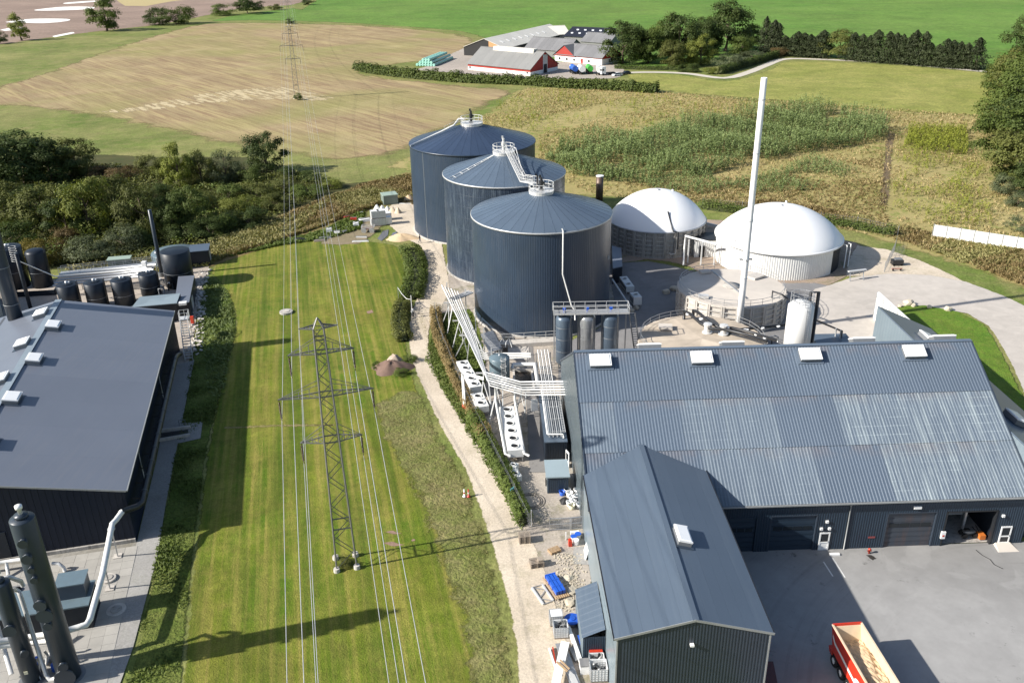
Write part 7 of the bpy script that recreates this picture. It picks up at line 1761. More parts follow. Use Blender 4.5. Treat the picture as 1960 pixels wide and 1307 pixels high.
# ================================================================== VEGETATION
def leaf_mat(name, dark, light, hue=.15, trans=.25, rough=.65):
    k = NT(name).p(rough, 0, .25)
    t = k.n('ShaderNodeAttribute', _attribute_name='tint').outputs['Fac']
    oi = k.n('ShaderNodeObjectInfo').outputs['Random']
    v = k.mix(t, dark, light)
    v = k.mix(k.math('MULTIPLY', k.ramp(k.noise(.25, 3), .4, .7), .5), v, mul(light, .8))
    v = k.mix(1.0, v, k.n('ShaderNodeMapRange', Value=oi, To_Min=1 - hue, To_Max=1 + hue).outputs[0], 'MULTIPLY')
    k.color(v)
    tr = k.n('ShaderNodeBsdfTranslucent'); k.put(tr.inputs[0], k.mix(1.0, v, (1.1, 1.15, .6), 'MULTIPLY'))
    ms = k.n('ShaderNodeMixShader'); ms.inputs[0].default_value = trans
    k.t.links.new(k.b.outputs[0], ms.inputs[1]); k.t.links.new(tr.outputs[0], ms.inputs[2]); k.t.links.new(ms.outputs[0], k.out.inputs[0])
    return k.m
LM = {
    'dark': leaf_mat('dark_leaves', (0.03, 0.05, 0.012), (0.088, 0.12, 0.028)),
    'mid': leaf_mat('green_leaves', (0.048, 0.075, 0.015), (0.135, 0.175, 0.037)),
    'olive': leaf_mat('olive_leaves', (0.064, 0.078, 0.017), (0.165, 0.175, 0.046)),
    'yellow': leaf_mat('yellow_green_leaves', (0.08, 0.105, 0.016), (0.24, 0.26, 0.05)),
    'grey': leaf_mat('grey_green_leaves', (0.065, 0.08, 0.036), (0.16, 0.185, 0.095)),
    'brown': leaf_mat('autumn_brown_leaves', (0.085, 0.058, 0.022), (0.21, 0.145, 0.06)),
    'orange': leaf_mat('autumn_orange_leaves', (0.1, 0.08, 0.015), (0.25, 0.2, 0.04)),
    'needle': leaf_mat('needles', (0.02, 0.03, 0.013), (0.06, 0.075, 0.03), .25, .1),
    'reed': leaf_mat('reed_leaves', (.055, .088, .024), (.25, .31, .12), .1),
    'dry': leaf_mat('dry_grass_blades', (0.26, 0.19, 0.085), (0.52, 0.41, 0.21), .1),
    'weed': leaf_mat('weed_leaves', (0.06, 0.092, 0.017), (0.165, 0.215, 0.045), .1),
    'rust': leaf_mat('rust_grass', (0.16, 0.11, 0.045), (0.33, 0.25, 0.11), .1),
    'tuss': leaf_mat('tussock_blades', (0.15, 0.155, 0.045), (0.34, 0.3, 0.13), .1),
    'bright': leaf_mat('yellow_sapling_leaves', (0.13, 0.165, 0.02), (0.32, 0.34, 0.05), .1),
}
def cards(name, pos, nrm, size, tint, m, asp=.55, axis=None):
    """many small leaf faces as one mesh: diamonds at pos facing nrm"""
    n = len(pos); nrm = nrm / (np.linalg.norm(nrm, axis=1, keepdims=True) + 1e-9)
    a = RNG.normal(size=(n, 3)) if axis is None else axis
    t = a - nrm * (a * nrm).sum(1, keepdims=True); t /= (np.linalg.norm(t, axis=1, keepdims=True) + 1e-9)
    b = np.cross(nrm, t); s = size[:, None]
    V = np.stack([pos - t * s * .5, pos + b * s * asp * .5, pos + t * s * .5, pos - b * s * asp * .5], 1).reshape(-1, 3)
    me = bpy.data.meshes.new(name); me.vertices.add(4 * n); me.loops.add(4 * n); me.polygons.add(n)
    me.vertices.foreach_set('co', V.astype(np.float32).ravel())
    me.loops.foreach_set('vertex_index', np.arange(4 * n, dtype=np.int32))
    me.polygons.foreach_set('loop_start', np.arange(0, 4 * n, 4, dtype=np.int32))
    at_ = me.attributes.new('tint', 'FLOAT', 'FACE'); at_.data.foreach_set('value', np.clip(tint, 0, 1).astype(np.float32))
    me.materials.append(m); me.update(calc_edges=True); return me
def crown(seed, kind, nl=5200):
    """crown of a tree 1 unit tall x 1 wide; clumps of leaves through the volume"""
    r = np.random.default_rng(seed); P = []; N = []; S_ = []; T = []
    if kind == 'conifer':
        for i in range(nl):
            z = r.uniform(.06, 1) ** .9; rad = (1 - z) ** .62 * .42 * (1 + .15 * math.sin(seed * 2.1 + z * 9)) + .02
            lay = .8 + .28 * math.sin(z * 30 + r.normal() * .9); a = r.uniform(0, 2 * math.pi)
            lob = 1 + .32 * math.sin(a * 4 + z * 17 + seed)
            q = rad * lay * lob * r.uniform(.25, 1) ** .5
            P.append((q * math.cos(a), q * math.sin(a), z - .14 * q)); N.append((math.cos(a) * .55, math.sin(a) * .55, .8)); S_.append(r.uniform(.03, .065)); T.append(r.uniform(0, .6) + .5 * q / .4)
        P, N, S_, T = map(np.array, (P, N, S_, T)); N = N + r.normal(size=N.shape) * .45; return P, N, S_, T
    prm = {'round': (38, .30, .15, .50), 'tall': (30, .22, .14, .52), 'bush': (24, .36, .18, .42), 'willow': (34, .30, .14, .50)}[kind]
    nc, rr, cr, zc = prm
    rx, rz = .5 - cr * .55, (.50 - cr * .45) if kind != 'bush' else .40
    C = []
    while len(C) < nc:
        d = r.normal(size=3); d /= np.linalg.norm(d); q = r.uniform(.35, 1) ** .6
        c = np.array([d[0] * rx * q, d[1] * rx * q, zc + d[2] * rz * q])
        if d[2] < 0 and kind != 'tall': c[:2] *= 1.2
        if kind == 'tall': c[:2] *= 1.15 - .55 * c[2]
        if c[2] < .07: continue
        C.append((c, cr * r.uniform(.65, 1.2), r.uniform(-.22, .22)))
    per = nl // nc
    for c, cr_, tt in C:
        d = r.normal(size=(per, 3)); d /= np.linalg.norm(d, axis=1, keepdims=True)
        d[:, 2] = np.where(d[:, 2] < -.3, -d[:, 2] * .5, d[:, 2])
        bump = 1 + .25 * np.sin(d[:, 0:1] * 7 + seed) * np.sin(d[:, 1:2] * 6)
        q = (r.uniform(.35, 1.0, (per, 1)) ** .35) * cr_ * bump
        p = c + d * q
        if kind == 'willow': p[:, 2] -= r.exponential(.05, per)
        out = p - np.array([0, 0, zc]); out /= (np.linalg.norm(out, axis=1, keepdims=True) + 1e-6)
        P.append(p); N.append(d * .8 + out * .5 + r.normal(size=d.shape) * .45 + np.array([0, 0, .25])); S_.append(r.uniform(.022, .05, per)); T.append(.42 + tt + r.normal(size=per) * .16)
    P, N, S_, T = np.concatenate(P), np.concatenate(N), np.concatenate(S_), np.concatenate(T)
    P[:, 2] = np.maximum(P[:, 2], .02); return P, N, S_, T
CR = {}
for kd, seeds, nl in (('round', (1, 2, 3, 14), 11000), ('tall', (4, 5), 9000), ('bush', (6, 7, 8), 6500), ('willow', (9, 10), 11000), ('conifer', (11, 12, 13, 15), 4200)):
    CR[kd] = []
    for sd in seeds:
        p, nn, s_, t_ = crown(sd, kd, nl)
        ax = None
        if kd == 'willow': ax = np.tile(np.array([0, 0, 1.0]), (len(p), 1)) + RNG.normal(size=p.shape) * .35
        CR[kd].append(cards('crown', p, nn, s_ * (1.15 if kd == 'willow' else 1), t_, LM['mid'], .5 if kd != 'willow' else .28, ax))
TR = {}
def trunk_mesh(kind, seed):
    r = random.Random(seed); b = MB(); h = {'conifer': .95, 'bush': .4}.get(kind, .72); w = .028 if kind != 'bush' else .02
    pts = []; x = y = 0.0
    for i in range(7):
        pts.append((x, y, h * i / 6)); x += r.uniform(-.02, .02); y += r.uniform(-.02, .02)
    b.tube(pts, w, 7, rs=[w * (1.5 if i == 0 else 1 - .8 * i / 6) for i in range(7)])
    if kind != 'conifer':
        for i in range(6):
            q = pts[2 + i % 4]; a = r.uniform(0, 6.28) + i; l = r.uniform(.15, .27)
            b.tube([q, (q[0] + math.cos(a) * l * .5, q[1] + math.sin(a) * l * .5, q[2] + l * .45), (q[0] + math.cos(a) * l, q[1] + math.sin(a) * l, q[2] + l * 1.0)], .01, 5, rs=[w * .5, w * .32, w * .1])
    return b.mesh('trunk', M['bark'])
for kd in CR: TR[kd] = [trunk_mesh(kd, i + 3) for i in range(2)]
_tc = [0]
def tree(name, label, cat, loc, h, w, kind, leaf, group=None, d=None):
    _tc[0] += 1; i = _tc[0]
    t = thing(name, label, cat, (loc[0], loc[1], 0), 0, group)
    a = (i * 2.399) % 6.283
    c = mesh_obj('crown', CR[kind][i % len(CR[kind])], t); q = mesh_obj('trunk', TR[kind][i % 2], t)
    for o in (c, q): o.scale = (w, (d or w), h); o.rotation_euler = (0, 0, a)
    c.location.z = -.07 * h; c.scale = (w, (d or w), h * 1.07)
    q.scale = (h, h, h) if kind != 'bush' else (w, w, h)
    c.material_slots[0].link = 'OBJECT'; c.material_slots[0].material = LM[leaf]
    return t
def PXT(name, label, cat, px, base, top, wpx, kind, leaf, group=None):
    """tree whose foot stands at a ground point; height and width by sight lines"""
    p = G(px, base); dd = math.hypot(p.x, p.y); h = HT(px, top, p)
    w = wpx * math.hypot(dd, CAM_H) / FPX * (1.18 if kind != 'conifer' else 1.0)
    return tree(name, label, cat, p, max(h, 1.2), w, kind, leaf, group)

# the wood on the left: back row to front row
W_ = [
 ('tree', 'big dark tree at the wood\'s left end', 48, 352, 248, 118, 'round', 'dark'), ('tree', 'dark tree just right of the biggest one in the wood', 100, 350, 262, 80, 'round', 'dark'),
 ('tree', 'brownish dark tree behind the wood edge, facing the pasture', 150, 335, 262, 72, 'round', 'olive'), ('tree', 'dark tree cut by the left picture edge', -8, 370, 268, 90, 'round', 'dark'),
 ('bush', 'olive shrub at the back edge of the wood near the ditch', 292, 335, 286, 50, 'bush', 'olive'), ('bush', 'yellowish shrub left of the tall light tree', 318, 338, 292, 46, 'bush', 'yellow'),
 ('tree', 'tall yellow-green tree in the middle of the wood', 347, 362, 272, 56, 'tall', 'yellow'), ('tree', 'grey-green willow right of the yellow-green tree', 388, 352, 280, 66, 'willow', 'olive'),
 ('tree', 'pale willow at the back of the wood, left of the dark tree', 432, 350, 284, 60, 'willow', 'grey'), ('tree', 'dark dense tree standing out at the wood\'s right end', 511, 330, 249, 72, 'round', 'dark'),
 ('bush', 'small dark shrub at the foot of the dense dark tree', 482, 352, 312, 50, 'bush', 'mid'), ('bush', 'dark shrub right of the dense dark tree', 556, 345, 312, 46, 'bush', 'dark'),
 ('bush', 'low dark shrub where the wood narrows on the right', 598, 348, 322, 48, 'bush', 'dark'), ('bush', 'small yellow-green shrub at the wood\'s narrow right tip', 632, 360, 340, 44, 'bush', 'yellow'),
 ('bush', 'olive shrub under the power line wires, uppermost', 545, 368, 334, 60, 'bush', 'olive'), ('bush', 'mid green shrub under the wires, beside the olive one', 590, 375, 346, 56, 'bush', 'mid'),
 ('bush', 'wide olive shrub left of the wires', 492, 385, 345, 70, 'bush', 'olive'), ('bush', 'broad green shrub in the wood\'s middle right', 440, 385, 342, 66, 'bush', 'mid'),
 ('bush', 'yellow-green low shrub below the willow pair', 462, 408, 362, 62, 'bush', 'yellow'), ('bush', 'olive shrub below the wires near the ditch', 530, 400, 366, 62, 'bush', 'olive'),
 ('bush', 'dark shrub at the ditch below the wires', 478, 432, 390, 70, 'bush', 'dark'), ('bush', 'mid green shrub at the ditch, left of the wires', 425, 438, 392, 64, 'bush', 'mid'),
 ('tree', 'big yellow-green tree in the front of the wood', 178, 452, 332, 84, 'round', 'yellow'), ('tree', 'olive tree behind the front yellow-green tree', 225, 425, 325, 78, 'round', 'olive'),
 ('tree', 'broad grey willow in the front of the wood', 278, 450, 344, 92, 'willow', 'olive'), ('tree', 'green tree right of the broad grey willow', 368, 440, 352, 70, 'round', 'mid'),
 ('tree', 'dark tree right of the willow, near the thin stack', 330, 448, 372, 62, 'round', 'dark'), ('tree', 'dull olive tree at the left, behind the dark tanks', 88, 440, 348, 84, 'round', 'olive'),
 ('tree', 'brown-green tree at the left edge above the tanks', 20, 436, 345, 88, 'round', 'olive'), ('tree', 'dark tree low in the wood\'s left part', 130, 455, 372, 70, 'round', 'dark'),
 ('bush', 'dark shrub behind the left tanks', 20, 478, 410, 80, 'bush', 'dark'), ('bush', 'yellow autumn shrub between the two dark tanks', 48, 505, 450, 52, 'bush', 'orange'),
 ('bush', 'orange-yellow shrub right of the domed tank', 92, 505, 443, 54, 'bush', 'orange'), ('bush', 'silvery willow shrub behind the row of black tanks', 172, 500, 440, 78, 'bush', 'grey'),
 ('bush', 'second silvery shrub, right of the larger silvery one', 232, 478, 425, 76, 'bush', 'grey'), ('bush', 'dark shrub left of the thin stack', 268, 470, 420, 56, 'bush', 'dark'),
 ('bush', 'dark shrub behind the round black tank', 352, 458, 415, 60, 'bush', 'dark'), ('bush', 'dark green shrub at the wood\'s lower right corner', 400, 455, 412, 60, 'bush', 'dark'),
 ('bush', 'reddish brown shrub above the silvery shrubs', 128, 470, 425, 50, 'bush', 'brown'), ('bush', 'brown shrub in the gap of the wood near the ditch', 240, 345, 308, 50, 'bush', 'brown'),
 ('bush', 'low brown shrub behind the tall yellow-green tree', 200, 345, 312, 52, 'bush', 'brown'), ('bush', 'dark low shrub in the wood\'s gap', 300, 385, 345, 60, 'bush', 'dark'),
 ('bush', 'green shrub filling the wood\'s centre', 385, 400, 352, 60, 'bush', 'olive'), ('bush', 'dark shrub filling the wood\'s left centre', 150, 395, 345, 76, 'bush', 'dark'), ('bush', 'dark shrub at far left between the two rows', 60, 400, 345, 80, 'bush', 'dark'),
]
for nm, lb, px, ba, tp, w, kd, lf in W_:
    PXT('wood_tree' if nm == 'tree' else 'wood_shrub', lb, nm, px, ba, tp, w, kd, lf, 'trees and shrubs of the wood')
# trees on the far field edges
for lb, px, ba, tp, w, kd, lf in (('tall narrow tree beside the works site', 205, 60, -6, 58, 'tall', 'mid'), ('small thin light green tree at far left', 42, 78, 24, 32, 'tall', 'yellow'),
    ('dark round tree of a pair beyond the stubble, left one', 305, 48, 6, 46, 'bush', 'dark'), ('taller dark tree of the pair beyond the stubble', 338, 47, 0, 56, 'bush', 'mid'), ('small dark shrub at the far left edge of the field', 2, 84, 56, 24, 'bush', 'dark'),
    ('low dark tree on the horizon left of the far pylon', 428, 30, 2, 40, 'bush', 'mid'), ('wide dark tree on the horizon nearest the far pylon', 474, 27, -6, 52, 'round', 'dark'), ('low shrub on the horizon hedge', 525, 20, 6, 26, 'bush', 'olive'), ('round shrub at the foot of the farthest pylon', 555, 46, 33, 17, 'bush', 'dark'), ('dark shrub right of the farthest pylon at the picture top', 590, 10, -8, 20, 'bush', 'dark'),
    ('green shrub at the foot of the middle pylon', 570, 192, 176, 16, 'bush', 'mid'), ('scrubby bush at the foot of the near pylon', 662, 1082, 1066, 30, 'bush', 'olive')):
    PXT('field_tree', lb, 'tree' if 'tree' in lb else 'bush', px, ba, tp, w, kd, lf)
# trees round the farm
for lb, px, ba, tp, w, kd, lf in (('large dark tree at the farmhouse, left of the group', 1192, 122, 36, 76, 'round', 'dark'), ('dark tree second from the left at the farm', 1240, 122, 50, 52, 'round', 'mid'), ('big dark oak in the middle of the farm group', 1300, 120, 20, 78, 'round', 'dark'),
    ('tallest dark green tree of the farm group', 1388, 98, 0, 84, 'round', 'dark'), ('green tree below the tallest farm tree', 1340, 125, 62, 52, 'round', 'yellow'), ('olive tree at the farm\'s front garden', 1285, 130, 74, 46, 'round', 'olive'), ('grey-green rounded shrub in the farm garden', 1394, 130, 94, 46, 'bush', 'grey'), ('dark tree at right of the farm group', 1438, 92, 46, 38, 'round', 'mid'), ('pale grey orchard shrub behind the garden hedge', 1440, 115, 95, 60, 'bush', 'grey'), ('small bright shrub beside the farm road', 1358, 142, 124, 22, 'bush', 'yellow'),
    ('clipped dark shrub left of the bright shrub', 1326, 138, 118, 26, 'bush', 'dark'), ('small clipped shrub at the farmhouse corner', 1306, 138, 120, 20, 'bush', 'dark')):
    PXT('farm_tree', lb, 'tree' if ' tree' in lb or 'oak' in lb else 'bush', px, ba, tp, w, kd, lf, 'trees round the farm')
xs = [1462, 1478, 1486, 1500, 1512, 1524, 1536, 1548, 1560, 1572, 1630, 1646, 1660, 1674, 1696, 1710, 1722, 1736, 1746, 1764, 1776, 1792, 1806, 1818, 1832, 1846, 1866]
for i, px in enumerate(xs):
    f = (px - 1462) / 400
    tp = 46 + f * 22 + (i * 37 % 17) - 8 if i < 3 else 56 + f * 18 + (i * 37 % 19) - 8
    PXT('conifer', ORD[i] + ' conifer from the left in the dark row behind the farm road', 'conifer', px, 103 + f * 30, tp + (i * 29 % 13) - 6, 44 + (i * 13 % 17), 'conifer', 'needle', 'conifer row behind the farm road')
PXT('field_tree', 'round olive tree inside the conifer row', 'tree', 1605, 112, 56, 52, 'round', 'olive')
# trees at the right edge
for lb, px, ba, tp, w, kd, lf in (('big tree at the right edge nearest the scrub land', 1932, 310, 196, 110, 'round', 'mid'), ('lower right-edge tree with rusty patches', 1950, 345, 235, 100, 'round', 'olive'), ('right-edge tree above the rusty one', 1935, 240, 130, 96, 'round', 'mid'), ('right-edge tree beside the end of the farm road', 1935, 185, 92, 84, 'round', 'olive'), ('dark tree at the top right corner', 1962, 100, 20, 60, 'round', 'dark'), ('tree at the right edge by the meadow', 1925, 160, 105, 50, 'round', 'mid'),
    ('blue-grey shrub below the right-edge trees', 1922, 372, 325, 40, 'bush', 'grey'), ('smaller grey shrub at the lower right of the scrub', 1946, 395, 360, 36, 'bush', 'grey'), ('grey-green shrub at the right edge above the white fence', 1955, 445, 400, 44, 'bush', 'grey'), ('dark green shrub at the right edge by the scrub', 1985, 380, 300, 80, 'round', 'dark')):
    PXT('edge_tree', lb, 'tree' if 'tree' in lb else 'bush', px, ba, tp, w, kd, lf, 'trees at the right edge')

# ---- hedges: leaf faces over a long body
def hedge(name, label, line, w, h, leaf, dens=26, size=.42, group=None, ragged=.35, cat='hedge'):
    L = smooth_poly([(p[0], p[1]) for p in line], 2.0, False); P = []; N = []
    Lv = [Vector((p[0], p[1], 0)) for p in L]; body = MB(); prev = None
    ring = []
    for i, p in enumerate(Lv):
        d = (Lv[min(i + 1, len(Lv) - 1)] - Lv[max(i - 1, 0)]).normalized(); s = Vector((d.y, -d.x, 0))
        k = 1 + ragged * (.6 * math.sin(i * 1.7) * math.sin(i * .63 + 1) + random.uniform(-.4, .4)); k = max(.45, k)
        ring.append((p, s, h * k, w * (.8 + .2 * k)))
        if i < len(Lv) - 1:
            seg = (Lv[i + 1] - p).length; n = int(3.6 * dens * seg * (w + 2 * h) / 4)
            for _ in range(n):
                t = random.random(); a = random.uniform(0, math.pi); q = random.uniform(.62, 1.12)
                c = p.lerp(Lv[i + 1], t); off = s * (math.cos(a) * abs(math.cos(a)) ** -.4 * w * .5 * q if abs(math.cos(a)) > 1e-3 else 0)
                zz = math.sin(a) ** .6 * h * k * q
                P.append((c.x + off.x, c.y + off.y, max(.05, zz))); N.append((s.x * math.cos(a), s.y * math.cos(a), math.sin(a) + .3))
    vs = []; fs = []
    for i_, (p, s, hh, ww) in enumerate(ring):
        e = .35 if i_ in (0, len(ring) - 1) else 1.0
        vs += [p - s * ww * .36 * e, p - s * ww * .28 * e + Z * hh * .6 * e, p + Z * hh * .72 * e, p + s * ww * .28 * e + Z * hh * .6 * e, p + s * ww * .36 * e]
    for i in range(len(ring) - 1):
        for j in range(4): fs.append((5 * i + j, 5 * i + j + 1, 5 * i + j + 6, 5 * i + j + 5))
    o = thing(name, label, cat, Lv[0], 0, group)
    MB().add(vs, fs).build('branch_body', M['hedge_core'], o)
    P = np.array(P); N = np.array(N) + RNG.normal(size=(len(P), 3)) * .45
    patch = np.sin(P[:, 0] * .6) * np.sin(P[:, 1] * .5 + 1)
    me = cards('leaves', P, N, RNG.uniform(.55, 1.2, len(P)) * size * 1.15, .45 + .25 * patch + RNG.normal(size=len(P)) * .2, LM[leaf], .55)
    q = mesh_obj('leaves', me, o, False); return o
M['hedge_core'] = mat('hedge_twigs', (.045, .055, .016), .9, 0, .3, 1)
hedge('field_hedge', 'long dark hedge across the fields in front of the farm', [G(684, 134), G(740, 144), G(820, 152), G(900, 158), G(1000, 162), G(1080, 168), G(1160, 172), G(1258, 178)], 5.5, 3.4, 'mid', 10, .9)
hedge('garden_hedge', 'clipped dark hedge at the bend of the farm road', [G(1378, 143), G(1430, 128), G(1488, 110)], 3.0, 3.2, 'dark', 12, .6, ragged=.1)
hedge('lane_hedge', 'low clipped hedge between the farm yard and the trees', [G(1176, 132), G(1235, 134), G(1300, 135)], 2.2, 2.0, 'mid', 12, .5, ragged=.1)
hedge('track_hedge', 'brown-tinged hedge between the gravel track and the fence', [G(834, 600), G(838, 640), G(856, 690), G(880, 742), G(905, 790), G(930, 845)], 1.9, 1.5, 'rust', 46, .30)
hedge('track_hedge', 'green hedge along the lower gravel track by the fence', [G(905, 800), G(932, 850), G(958, 900), G(982, 950), G(1004, 1006)], 2.0, 1.5, 'mid', 55, .28)
hedge('lawn_hedge', 'dark shrub strip between lawn and track, upper half', [G(782, 482), G(795, 505), G(796, 540), G(786, 575)], 4.2, 1.7, 'mid', 30, .40)
hedge('lawn_hedge', 'dark shrub strip between lawn and track, lower half', [G(776, 580), G(766, 605), G(768, 640), G(776, 655)], 2.8, 1.4, 'olive', 36, .36)
hedge('fence_hedge', 'dark green hedge on the mesh fence behind the larger dome', [G(1555, 428), G(1600, 432), G(1650, 440), G(1712, 452)], 2.2, 1.8, 'mid', 24, .36)
hedge('fence_hedge', 'green hedge on the fence between the two domes', [G(1340, 398), G(1380, 404), G(1425, 408)], 2.2, 2.0, 'mid', 24, .36)

# ---- masses nobody could count
def inside(poly, n):
    P = np.array([(p[0], p[1]) for p in poly]); lo, hi = P.min(0), P.max(0); out = []
    while len(out) < n:
        q = RNG.uniform(lo, hi, (n, 2)); c = np.zeros(n, bool); j = len(P) - 1
        for i in range(len(P)):
            k = ((P[i, 1] > q[:, 1]) != (P[j, 1] > q[:, 1])) & (q[:, 0] < (P[j, 0] - P[i, 0]) * (q[:, 1] - P[i, 1]) / (P[j, 1] - P[i, 1] + 1e-12) + P[i, 0])
            c ^= k; j = i
        out += q[c].tolist()
    return np.array(out[:n])
def vnoise(q, s, seed=0):
    return .5 + .5 * np.sin(q[:, 0] * s + 1.3 * np.sin(q[:, 1] * s * .7 + seed)) * np.sin(q[:, 1] * s * 1.1 + 1.7 * np.sin(q[:, 0] * s * .6 + seed * 2))
def blades(name, label, cat, q, h, per, leaf, wid=.16, lean=.5, spread=.35, hv=None, layers=1, asp=None):
    """tufts of upright blades as one mass"""
    n = len(q); qq = np.repeat(q, per, 0); hh = np.repeat(h if isinstance(h, np.ndarray) else np.full(n, h), per) * RNG.uniform(.55, 1.1, n * per)
    ang = RNG.uniform(0, 2 * math.pi, n * per); ln = RNG.uniform(0, lean, n * per)
    ax = np.stack([np.cos(ang) * ln, np.sin(ang) * ln, np.ones(n * per)], 1)
    pos = np.stack([qq[:, 0] + np.cos(ang) * spread * RNG.uniform(0, 1, n * per), qq[:, 1] + np.sin(ang) * spread * RNG.uniform(0, 1, n * per), hh * .45], 1)
    nr = np.stack([np.cos(ang + 1.2) * .8, np.sin(ang + 1.2) * .8, np.full(n * per, .7)], 1)
    tint = np.repeat(RNG.uniform(.1, .9, n), per) + RNG.normal(size=n * per) * .15
    wd = (asp or wid) 
    me = cards(name, pos, nr, hh, tint, LM[leaf], wd, ax)
    o = mesh_obj(name, me); setp(o, label, cat, kind='stuff'); return o
def shoots(name, label, cat, q, h, leaves, leaf, size=.5):
    """leafy upright shoots (willow, reed) as one mass"""
    n = len(q); m = n * leaves; qi = np.repeat(np.arange(n), leaves); t = np.tile(np.linspace(.15, 1, leaves), n)
    hh = (h if isinstance(h, np.ndarray) else np.full(n, h))[qi]; la = RNG.uniform(0, 6.283, n)[qi]; lk = RNG.uniform(.05, .28, n)[qi]
    x = q[qi, 0] + np.cos(la) * lk * hh * t ** 1.6; y = q[qi, 1] + np.sin(la) * lk * hh * t ** 1.6; z = hh * t
    an = RNG.uniform(0, 6.283, m); r = RNG.uniform(.1, .5, m) * (1.1 - .6 * t)
    pos = np.stack([x + np.cos(an) * r, y + np.sin(an) * r, z], 1)
    ax = np.stack([np.cos(an) * .8, np.sin(an) * .8, np.full(m, .9)], 1); nr = np.stack([np.cos(an) * .4, np.sin(an) * .4, np.full(m, .8)], 1) + RNG.normal(size=(m, 3)) * .3
    tint = -.05 + .8 * t + np.repeat(RNG.normal(size=n) * .18, leaves)  # lower leaves darker: shade inside the growth put into the tint
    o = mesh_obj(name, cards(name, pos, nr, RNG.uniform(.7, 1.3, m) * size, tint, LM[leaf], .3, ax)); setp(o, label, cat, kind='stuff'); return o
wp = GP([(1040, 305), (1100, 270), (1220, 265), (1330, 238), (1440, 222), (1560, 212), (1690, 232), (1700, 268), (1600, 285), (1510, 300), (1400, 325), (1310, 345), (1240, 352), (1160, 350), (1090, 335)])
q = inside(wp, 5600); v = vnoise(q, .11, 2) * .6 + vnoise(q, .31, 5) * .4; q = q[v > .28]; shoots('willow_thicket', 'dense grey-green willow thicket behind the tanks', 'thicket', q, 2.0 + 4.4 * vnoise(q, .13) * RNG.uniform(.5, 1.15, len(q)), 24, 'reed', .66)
q = inside(GP([(1180, 350), (1400, 330), (1560, 300), (1640, 330), (1560, 365), (1400, 375), (1250, 372)]), 1300); q = q[vnoise(q, .16, 2) > .45]
shoots('willow_regrowth', 'scattered willow shoots along the near edge of the thicket', 'thicket', q, RNG.uniform(.9, 2.4, len(q)), 16, 'reed', .5)
q = inside(GP([(1740, 245), (1850, 250), (1850, 300), (1730, 285)]), 900); shoots('sapling_plot', 'yellow-green sapling rows right of the dirt strip', 'saplings', q, RNG.uniform(1.4, 2.8, len(q)), 16, 'bright', .55)
q = inside(GP([(1720, 280), (1880, 310), (1900, 440), (1700, 420)]), 900); q = q[vnoise(q, .22, 1) > .42]
shoots('young_saplings', 'thin yellow-green saplings on dry ground at right', 'saplings', q, RNG.uniform(1.2, 2.8, len(q)), 14, 'bright', .45)
q = inside(GP([(930, 215), (1020, 175), (1240, 185), (1480, 205), (1440, 225), (1230, 255), (1100, 262), (1030, 290), (960, 250)]), 800); q = q[vnoise(q, .12, 3) > .42]
shoots('scattered_saplings', 'scattered green saplings on the dry scrub behind the far tank', 'saplings', q, RNG.uniform(1.2, 2.8, len(q)), 14, 'bright', .55)
q = inside(GP([(900, 240), (1010, 170), (1260, 176), (1880, 222), (1960, 232), (1960, 540), (1740, 470), (1450, 400), (1150, 378), (1030, 330), (1030, 260)]), 16000)
v = vnoise(q, .07, 1); blades('dry_grass', 'tall straw-coloured grass over the scrub land', 'grass', q[v > .3], .9, 3, 'dry', .22, .9, .6)
q = inside(GP([(900, 240), (1010, 170), (1260, 176), (1880, 222), (1960, 232), (1960, 540), (1740, 470), (1450, 400), (1150, 378), (1030, 330), (1030, 260)]), 9000)
v = vnoise(q, .09, 4); blades('weeds_in_scrub', 'green weeds among the dry grass of the scrub land', 'weeds', q[v > .35], .7, 4, 'tuss', .3, .9, .5)
q = inside(GP([(1180, 352), (1450, 340), (1690, 300), (1700, 440), (1450, 398), (1150, 376)]), 4200); v = vnoise(q, .1, 9); blades('rust_grass', 'rust-tinted grass between the thicket and the domes', 'grass', q[v > .4], .7, 4, 'rust', .25, .9, .5)
q = inside(GP([(1400, 392), (1600, 428), (1740, 466), (1860, 510), (1990, 560), (2100, 620), (2100, 520), (1960, 465), (1780, 448), (1640, 412), (1480, 385)]), 5200)
v = vnoise(q, .12, 2); blades('rank_grass', 'rust-brown rank grass on the bank along the road', 'grass', q[v > .3], (.5 + .7 * vnoise(q, .4, 1))[v > .3], 5, 'rust', .22, .9, .5); blades('rank_weeds', 'olive weeds on the bank along the road', 'weeds', q[v <= .5], (.4 + .7 * vnoise(q, .4, 1))[v <= .5], 5, 'tuss', .3, .9, .5)
q = inside(GP([(330, 490), (410, 468), (480, 440), (600, 392), (700, 352), (790, 335), (792, 392), (740, 388), (660, 418), (560, 455), (440, 492)]), 6500)
v = vnoise(q, .13, 6); blades('ditch_growth', 'brown rank growth along the ditch below the wood', 'undergrowth', q[v > .35], .6 + .7 * vnoise(q, .4, 1)[v > .35], 5, 'rust', .25, .9, .5); blades('ditch_green', 'olive growth mixed along the ditch below the wood', 'undergrowth', q[v <= .5], .5 + .8 * vnoise(q, .4, 1)[v <= .5], 5, 'tuss', .3, .9, .5)
q = inside(GP([(120, 515), (330, 482), (400, 465), (600, 398), (640, 380), (560, 455), (440, 490), (400, 510), (200, 540)]), 2600)
blades('ditch_weeds', 'green weeds mixed into the ditch growth', 'undergrowth', q, 1.1, 5, 'tuss', .3, .8, .5)
q = inside(GP([(440, 492), (540, 462), (620, 442), (700, 400), (690, 440), (620, 460), (540, 470)]), 1500); blades('nettles', 'bright green nettles between ditch and lawn', 'weeds', q, .7, 4, 'weed', .4, .9, .4)
